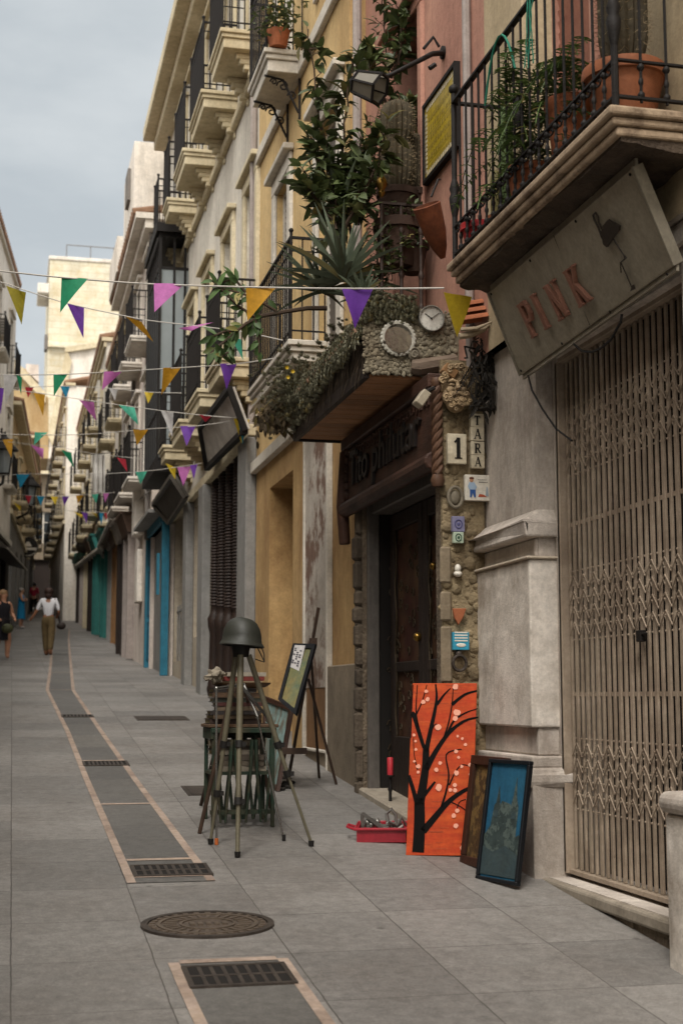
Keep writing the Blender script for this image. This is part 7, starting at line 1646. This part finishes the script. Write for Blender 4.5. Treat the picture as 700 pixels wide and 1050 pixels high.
bunting('sixth string of bunting, with blue, yellow, pink and purple flags above the dark square sign', [(207,475,20.6),(182,479,21.4),(150,483,22.4),(100,486,25),(30,486,30),(0,487,32),(-50,484,34)],
 [('teal',(139,484),(151,483),(144.5,496.5)),('yellow',(170,475),(180.5,479.5),(179.5,492)),('pink',(182,479),(196,478.5),(188,498)),('purple',(195,477),(202.5,476),(199,491)),('blue',(17,486),(30.5,486.5),(21,501))])
bunting('seventh string of bunting, with a red flag between a blue and a green one', [(162,473,27.0),(131,469,28),(95,465,30),(64,459,32),(33,456,34),(0,452,36),(-30,450,38)],
 [('red',(120,469),(129,471),(131,484)),('blue',(147.5,472),(158,474),(160,487)),('green',(63,461),(73.5,464),(76,479)),('pink',(32,456),(45,460),(44.5,471)),('orange',(3,451),(13.5,450),(12,470))])
bunting('farthest string of bunting, tiny flags in front of the dark iron balconies', [(141,527,36),(120,526.5,38),(100,525,40),(75,524,43),(40,520,47),(15,512,48),(-5,505,48)],
 [('yellow',(75,524),(85,528),(84,531)),('purple',(84,525),(90.5,526),(89,537)),('yellow',(94,525),(99.5,527),(100,531)),('blue',(102,526),(106.5,526),(104,539)),('red',(107,526),(112,526),(109,534)),('teal',(126,526.5),(131,526.5),(128,538)),('pink',(132,527),(137,527),(135,536)),('yellow',(14,515),(22,519),(21,524)),('purple',(3,508),(6,510),(6,520))])
bunting('faint high string of bunting beyond the third, with yellow, white and blue flags', [(186,403,19.5),(150,402,20.5),(110,398,22),(60,396,24),(10,398,26),(-40,398,28)],
 [('yellow',(148,402),(158,402),(152,414)),('blue',(62,396),(72,396.5),(68,409)),('red',(26,397),(35,397),(29,408)),('white',(112,398),(121,399),(118,411))])
bunting('low string of bunting between the two left lanterns with yellow, teal and purple flags', [(118,505,32),(90,507,34),(60,509,37),(30,508,41),(0,505,46)],
 [('yellow',(52,509),(60,509),(57,518)),('purple',(64,509),(71,509),(66,519)),('orange',(78,508),(86,507.5),(80,517)),('teal',(94,507),(101,506.5),(99,516)),('blue',(38,508.5),(46,509),(42,519)),('pink',(106,506),(112,505.5),(108,515)),('red',(26,508),(33,508),(30,517))])
# overhead wire
m = MB(); a, b = fY(0,278.5,30), fY(60,281,32); m.path([fY(-30,277,30), a, b, fY(150,300,34)], .012, 5)
# hanging white sheet
t = thing('hanging_sheet', 'white sheet hung out to dry over a far balcony on the right', 'sheet', fY(102,505,34.5)); m = MB(); K = 8; vs = []
for i in range(K+1):
    for j in range(K+1):
        p = fY(95+13*j/K, 466+39*i/K, 34.5); vs.append(p+V((0,.08*math.sin(j*1.9)+.03*math.sin(i),0)))
m.add(vs, [(i*(K+1)+j, i*(K+1)+j+1, (i+1)*(K+1)+j+1, (i+1)*(K+1)+j) for i in range(K) for j in range(K)]); m.build('cloth', mat('white_linen', '#cfccc6', '#c2beb7', 3, .9, .1, 20, trans=.2), t, smooth=80)
m = MB(); m.tube(fY(93,466,34.5), fY(118,464,34.5), .012); m.build('clothes_line', M['rail'], t)
# ================================================================== street lanterns, air conditioner, round sign on the left
def street_lantern(label, c, k, wallx):
    t = thing('street_lantern', label, 'street lamp', c, 'old wall lanterns'); m = MB()
    for j in range(4):
        th = math.pi/4+j*math.pi/2; d = V((math.cos(th),math.sin(th),0)); e = V((math.cos(th+math.pi/2),math.sin(th+math.pi/2),0))
        m.bar(c+d*.16*k+V((0,0,0)), c+d*.24*k+V((0,0,.5*k)), .03*k, .03*k); m.bar(c+d*.24*k+V((0,0,.5*k)), c+e*.24*k+V((0,0,.5*k)), .035*k,.035*k); m.bar(c+d*.16*k, c+e*.16*k, .03*k, .03*k)
    m.lathe([(.30*k,.50*k),(.26*k,.56*k),(.14*k,.68*k),(.12*k,.74*k),(.05*k,.80*k),(.02*k,.9*k)], c, 12); lf = m.build('lantern_frame', M['rail'], t)
    m = MB(); m.lathe([(.13*k,.01),(.20*k,.49*k)], c, 4); m.build('pane', M['paleglass'], lf)
    m = MB(); m.path([c+V((0,0,0)), c+V((-.02,0,-.2*k)), c+V((-.25*k,0,-.35*k)), c+V((wallx,0,-.3*k))], .03*k, 6); m.path([c+V((wallx*.3+.12*k*math.cos(x*.6),0,-.42*k+.12*k*math.sin(x*.6))) for x in range(10)], .02*k, 5); m.build('bracket', M['rail'], t)
street_lantern('black street lantern on a curled bracket at the very left edge', fY(4,486,38), 1.25, -1.2)
street_lantern('second black street lantern farther up the left side before the tan house', fY(30,518,50), 1.3, -.9)
t = thing('air_conditioner', 'grey air conditioner box on the left white house below the eaves', 'air conditioner', fY(6,345,42)); m = MB(); a, b = fY(1,346,42), fY(11,327,42.0); m.box(a.x-.1, b.x-.05, 41.8, 42.5, a.z, b.z); m.build('casing', M['winwhite'], t, bevel=.03)
m = MB()
for k_ in range(6): z = a.z+.08+(b.z-a.z-.16)*k_/5; m.box(a.x, b.x-.1, 41.76, 41.80, z-.015, z+.015)
m.build('grille', M['louvre'], t)
c = fY(29,561,60); t = thing('round_hanging_sign', 'dark round hanging sign with a pale emblem above the far alley', 'sign', c); m = MB(); n = 28; m.prism([c+V((.42*math.cos(2*math.pi*i/n),0,.42*math.sin(2*math.pi*i/n))) for i in range(n)], (0,.06,0)); m.build('sign_disc', M['rail'], t)
m = MB(); m.box(c.x-.32, c.x+.32, 59.97, 59.995, c.z-.12, c.z-.02); m.prism([c+V((-.16,-.02,.03)), c+V((.16,-.02,.03)), c+V((.04,-.02,.22)), c+V((-.04,-.02,.22))], (0,-.015,0)); m.path([c+V((.36*math.cos(x*.3-.2+3.14),-.02,.36*math.sin(x*.3-.2+3.14))) for x in range(12)], .02, 4); m.build('emblem', M['winwhite'], t); m = MB(); m.bar(c+V((-.9,.03,.5)), c+V((.3,.03,.5)), .04,.04); m.tube(c+V((0,.03,.42)), c+V((0,.03,.5)), .02); m.build('bracket', M['rail'], t)
t = thing('shop_awning', 'dark grey slanted awning over the left shopfront', 'awning', f1(7,0,5.6)); m = MB(); m.hexa([f1(4,0,6.3),f1(10.8,0,6.3),f1(10.8,.02,6.3),f1(4,.02,6.3),f1(4,.0,5.9),f1(10.8,.0,5.9),f1(10.8,.62,5.75),f1(4,.62,5.75)]); m.build('awning_cloth', M['darksign'], t)
m = MB(); m.tube(f1(4,.60,5.76), f1(10.8,.60,5.76), .025); m.build('front_bar', M['winwhite'], t)
# ================================================================== people
skin = mat('skin', '#b98a6e', '#a97a60', 6, .55, 0); skin2 = mat('tanned_skin', '#9c6f54', '#8d6249', 6, .55, 0)
def skinned(name, mt, joints, edges, parent, sub=2, root=0):
    o0 = ROOTLOC[parent.name]; me = bpy.data.meshes.new(name); ks = list(joints); me.from_pydata([V(joints[k][0])-o0 for k in ks], [(ks.index(a), ks.index(b)) for a, b in edges], [])
    o = bpy.data.objects.new(name, me); COL.objects.link(o); o.parent = parent; me.materials.append(mt); ROOTLOC[o.name] = o0
    md = o.modifiers.new('skin', 'SKIN'); md.use_smooth_shade = True
    for i, k in enumerate(ks): r = joints[k][1]; me.skin_vertices[0].data[i].radius = (r, r) if not isinstance(r, tuple) else r
    me.skin_vertices[0].data[root].use_root = True
    s_ = o.modifiers.new('sub', 'SUBSURF'); s_.levels = s_.render_levels = sub; return o
def person(label, p, H, face, pose, hairm, skinm, clothes, hair):
    """joints given in a body frame (x right of the walking direction, y ahead, z up) in units of height"""
    p = V(p); t = thing('person', label, 'person', p); f = V((math.sin(face), math.cos(face), 0)); r = V((f.y, -f.x, 0)); W = lambda q: p+(r*q[0]+f*q[1]+V((0,0,1))*q[2])*H
    base = dict(pelvis=((0,0,.53),.068), waist=((0,.0,.60),.068), chest=((0,.0,.72),.082), neck=((0,.0,.83),.034), skull=((0,.012,.885),.05), crown=((0,.005,.945),.053),
        shL=((-.10,0,.80),.042), elL=((-.135,-.01,.63),.028), wrL=((-.13,.04,.49),.020), haL=((-.13,.06,.44),.020), shR=((.10,0,.80),.042), elR=((.135,-.01,.63),.028), wrR=((.13,.04,.49),.020), haR=((.13,.06,.44),.020),
        hiL=((-.048,0,.48),.060), knL=((-.06,.02,.285),.044), anL=((-.06,0,.05),.026), toL=((-.06,.08,.018),.022), hiR=((.048,0,.48),.060), knR=((.06,.02,.285),.044), anR=((.06,0,.05),.026), toR=((.06,.08,.018),.022))
    base.update(pose); J = {k: (W(v[0]), v[1]*H if not isinstance(v[1], tuple) else (v[1][0]*H, v[1][1]*H)) for k, v in base.items()}
    E = [('pelvis','waist'),('waist','chest'),('chest','neck'),('neck','skull'),('skull','crown'),('chest','shL'),('shL','elL'),('elL','wrL'),('wrL','haL'),('chest','shR'),('shR','elR'),('elR','wrR'),('wrR','haR'),('pelvis','hiL'),('hiL','knL'),('knL','anL'),('anL','toL'),('pelvis','hiR'),('hiR','knR'),('knR','anR'),('anR','toR')]
    skinned('body', skinm, J, E, t)
    m = MB()          # face: eyes, nose, ears
    hc = W((0,.012,.915)); 
    m.ball(hc+f*.055*H+V((0,0,-.004*H)), .009*H, .012*H, .016*H, 6, 5)
    for s_ in (-1,1): m.ball(hc+r*(.055*s_*H), .008*H, .01*H, .018*H, 6, 5)
    m.build('face_features', skinm, t, smooth=True)
    for nm, mt, keys, grow in clothes:
        JJ = {k: (J[k][0], (J[k][1] if not isinstance(J[k][1], tuple) else J[k][1][0])*grow) for k in keys}; EE = [(a, b) for a, b in E if a in keys and b in keys]; skinned(nm, mt, JJ, EE, t)
    m = MB(); hair(m, W, H, r, f); m.build('hair', hairm, t, smooth=True); return t, W, J, f, r
def skirt(m, W, z0, z1, r0, r1, H, n=20, c0=(0,0), c1=(0,0)):
    vs = []
    K = 5
    for k_ in range(K+1):
        s_ = k_/K
        for j in range(n): th = 2*math.pi*j/n; rr = (r0+(r1-r0)*s_)*(1+.05*math.sin(th*5)*s_); vs.append(W((c0[0]+(c1[0]-c0[0])*s_+rr*math.cos(th), c0[1]+(c1[1]-c0[1])*s_+rr*.8*math.sin(th), z0+(z1-z0)*s_)))
    m.add(vs, [(i*n+j, i*n+(j+1)%n, (i+1)*n+(j+1)%n, (i+1)*n+j) for i in range(K) for j in range(n)])
def cap_hair(dz=0, back=.02, r_=.066, low=0):
    def f_(m, W, H, r, f):
        c = W((0,.0,.935+dz)); m.ball(c-f*.012*H, r_*H*.95, r_*H*1.0, r_*H*.85, 12, 8)
        if low: m.ball(W((0,-.035,.875)), .055*H, .04*H, low*H, 10, 7)
    return f_
pw = fG(49,672); pw.z = g(pw.y); Hw = 67/ (1458/ (pw.y*1.0)) *1.0
whiteS = mat('white_shirt', '#d5d4d6', '#c9c8ca', 5, .85, 0); khaki = mat('khaki_trousers', '#6b5a3c', '#5f4f34', 5, .85, .1, 40)
t, W, J, f_, r_ = person('woman in a white top and khaki trousers walking away with a dark shoulder bag', pw, Hw*1.02, R(12), dict(
    shL=((-.105,0,.80),.04), elL=((-.17,-.02,.65),.024), wrL=((-.24,-.01,.55),.019), haL=((-.275,.01,.51),.019), elR=((.15,-.03,.64),.027), wrR=((.12,.06,.56),.020), haR=((.09,.08,.55),.020),
    knL=((-.045,.05,.29),.05), anL=((-.035,.06,.05),.036), toL=((-.035,.14,.018),.024), knR=((.05,-.01,.28),.05), anR=((.045,-.06,.06),.036), toR=((.045,.01,.018),.024)),
    mat('brown_hair', '#3b2820', '#2e1f19', 8, .6, .1), skin2, [('shirt', whiteS, ('pelvis','waist','chest','shL','elL','shR','elR'), 1.14), ('trousers', khaki, ('waist','pelvis','hiL','knL','anL','hiR','knR','anR'), 1.12)], cap_hair(0, .02, .072, .06))
bg_ = thing('shoulder_bag', 'dark brown shoulder bag carried by the woman in the white top', 'bag', W((.17,0,.42))); m = MB(); c = W((.19,-.01,.43)); m.ball(c, .07*Hw, .04*Hw, .055*Hw, 10, 7); m.build('bag_body', M['dwood'], bg_, smooth=True); m = MB(); m.path([W((.17,-.03,.47)), W((.13,-.06,.65)), W((.09,-.03,.84)), W((.12,.06,.68)), W((.17,.03,.47))], .008*Hw, 5); m.build('strap', M['dwood'], bg_)
pb_ = fG(21.5,644); pb_.z = g(pb_.y); Hb = 41/(1458/pb_.y)
blued = mat('bright_blue_dress', '#1f86b4', '#1b78a4', 5, .8, .1, 30)
t, W, J, f_, r_ = person('woman with short grey hair standing in a bright blue dress', pb_, Hb, R(105), dict(elL=((-.13,.06,.66),.028), wrL=((-.05,.12,.70),.021), haL=((-.01,.13,.72),.02), elR=((.13,.06,.66),.028), wrR=((.04,.12,.68),.021), haR=((0,.14,.69),.02)),
    mat('grey_hair', '#a39c94', '#8f8880', 8, .7, .1), skin, [('dress_top', blued, ('pelvis','waist','chest','shL','shR'), 1.25)], cap_hair(0,.02,.066))
m = MB(); skirt(m, W, .66, .22, .095, .13, Hb); m.build('skirt', blued, t, smooth=True)
m = MB(); m.ball(W((-.06,.05,.02)), .03*Hb, .06*Hb, .022*Hb); m.ball(W((.06,.05,.02)), .03*Hb, .06*Hb, .022*Hb); m.build('shoes', whiteS, t, smooth=True)
pr = fG(34.5,630); pr.z = g(pr.y); Hr = 32/(1458/pr.y)
person('person in a red top and dark trousers far up the street', pr, Hr, R(0), dict(knL=((-.06,.06,.285),.05), anR=((.06,-.05,.05),.03)), mat('dark_hair', '#241a16', '#1d1512', 8, .6, .1), skin, [('red_top', mat('crimson_top', '#a8253a', '#962034', 5, .8, 0), ('pelvis','waist','chest','shL','elL','shR','elR'), 1.18), ('trousers', M['rail'], ('pelvis','hiL','knL','anL','hiR','knR','anR'), 1.15)], cap_hair(0,.02,.064))
pk = fG(2,676); pk.z = g(pk.y); Hk = 70/(1458/pk.y)
black = mat('black_dress_cloth', '#17151a', '#1f1c21', 5, .85, .1, 30)
t, W, J, f_, r_ = person('woman in a black dress walking out at the left edge with a green bag', pk, Hk, R(150), dict(elL=((-.15,.0,.64),.03), wrL=((-.14,.10,.56),.022), haL=((-.12,.13,.54),.02), elR=((.15,-.02,.64),.03), wrR=((.10,.08,.55),.022), haR=((.07,.10,.54),.02), knL=((-.06,.06,.285),.05), anL=((-.06,.04,.05),.03), knR=((.06,-.02,.28),.05), anR=((.06,-.10,.07),.03), toR=((.06,-.03,.018),.022)),
    mat('fair_hair', '#9a7a58', '#86694a', 8, .6, .1), skin, [('dress_top', black, ('pelvis','waist','chest','shL','shR'), 1.22)], cap_hair(0,.02,.068,.03))
m = MB(); skirt(m, W, .64, .27, .098, .125, Hk); m.build('skirt', black, t, smooth=True)
bg_ = thing('handbag', 'olive green handbag held by the woman in the black dress', 'bag', W((.02,.17,.36))); m = MB(); m.ball(W((.02,.17,.43)), .085*Hk, .05*Hk, .07*Hk, 12, 8); m.build('bag_body', mat('olive_leather', '#4a4c30', '#3d3f27', 5, .6, .1), bg_, smooth=True); m = MB(); m.path([W((-.05,.16,.47)), W((-.06,.13,.55)), W((.04,.11,.58)), W((.09,.15,.5)), W((.08,.17,.46))], .008*Hk, 5); m.build('strap', M['dwood'], bg_)
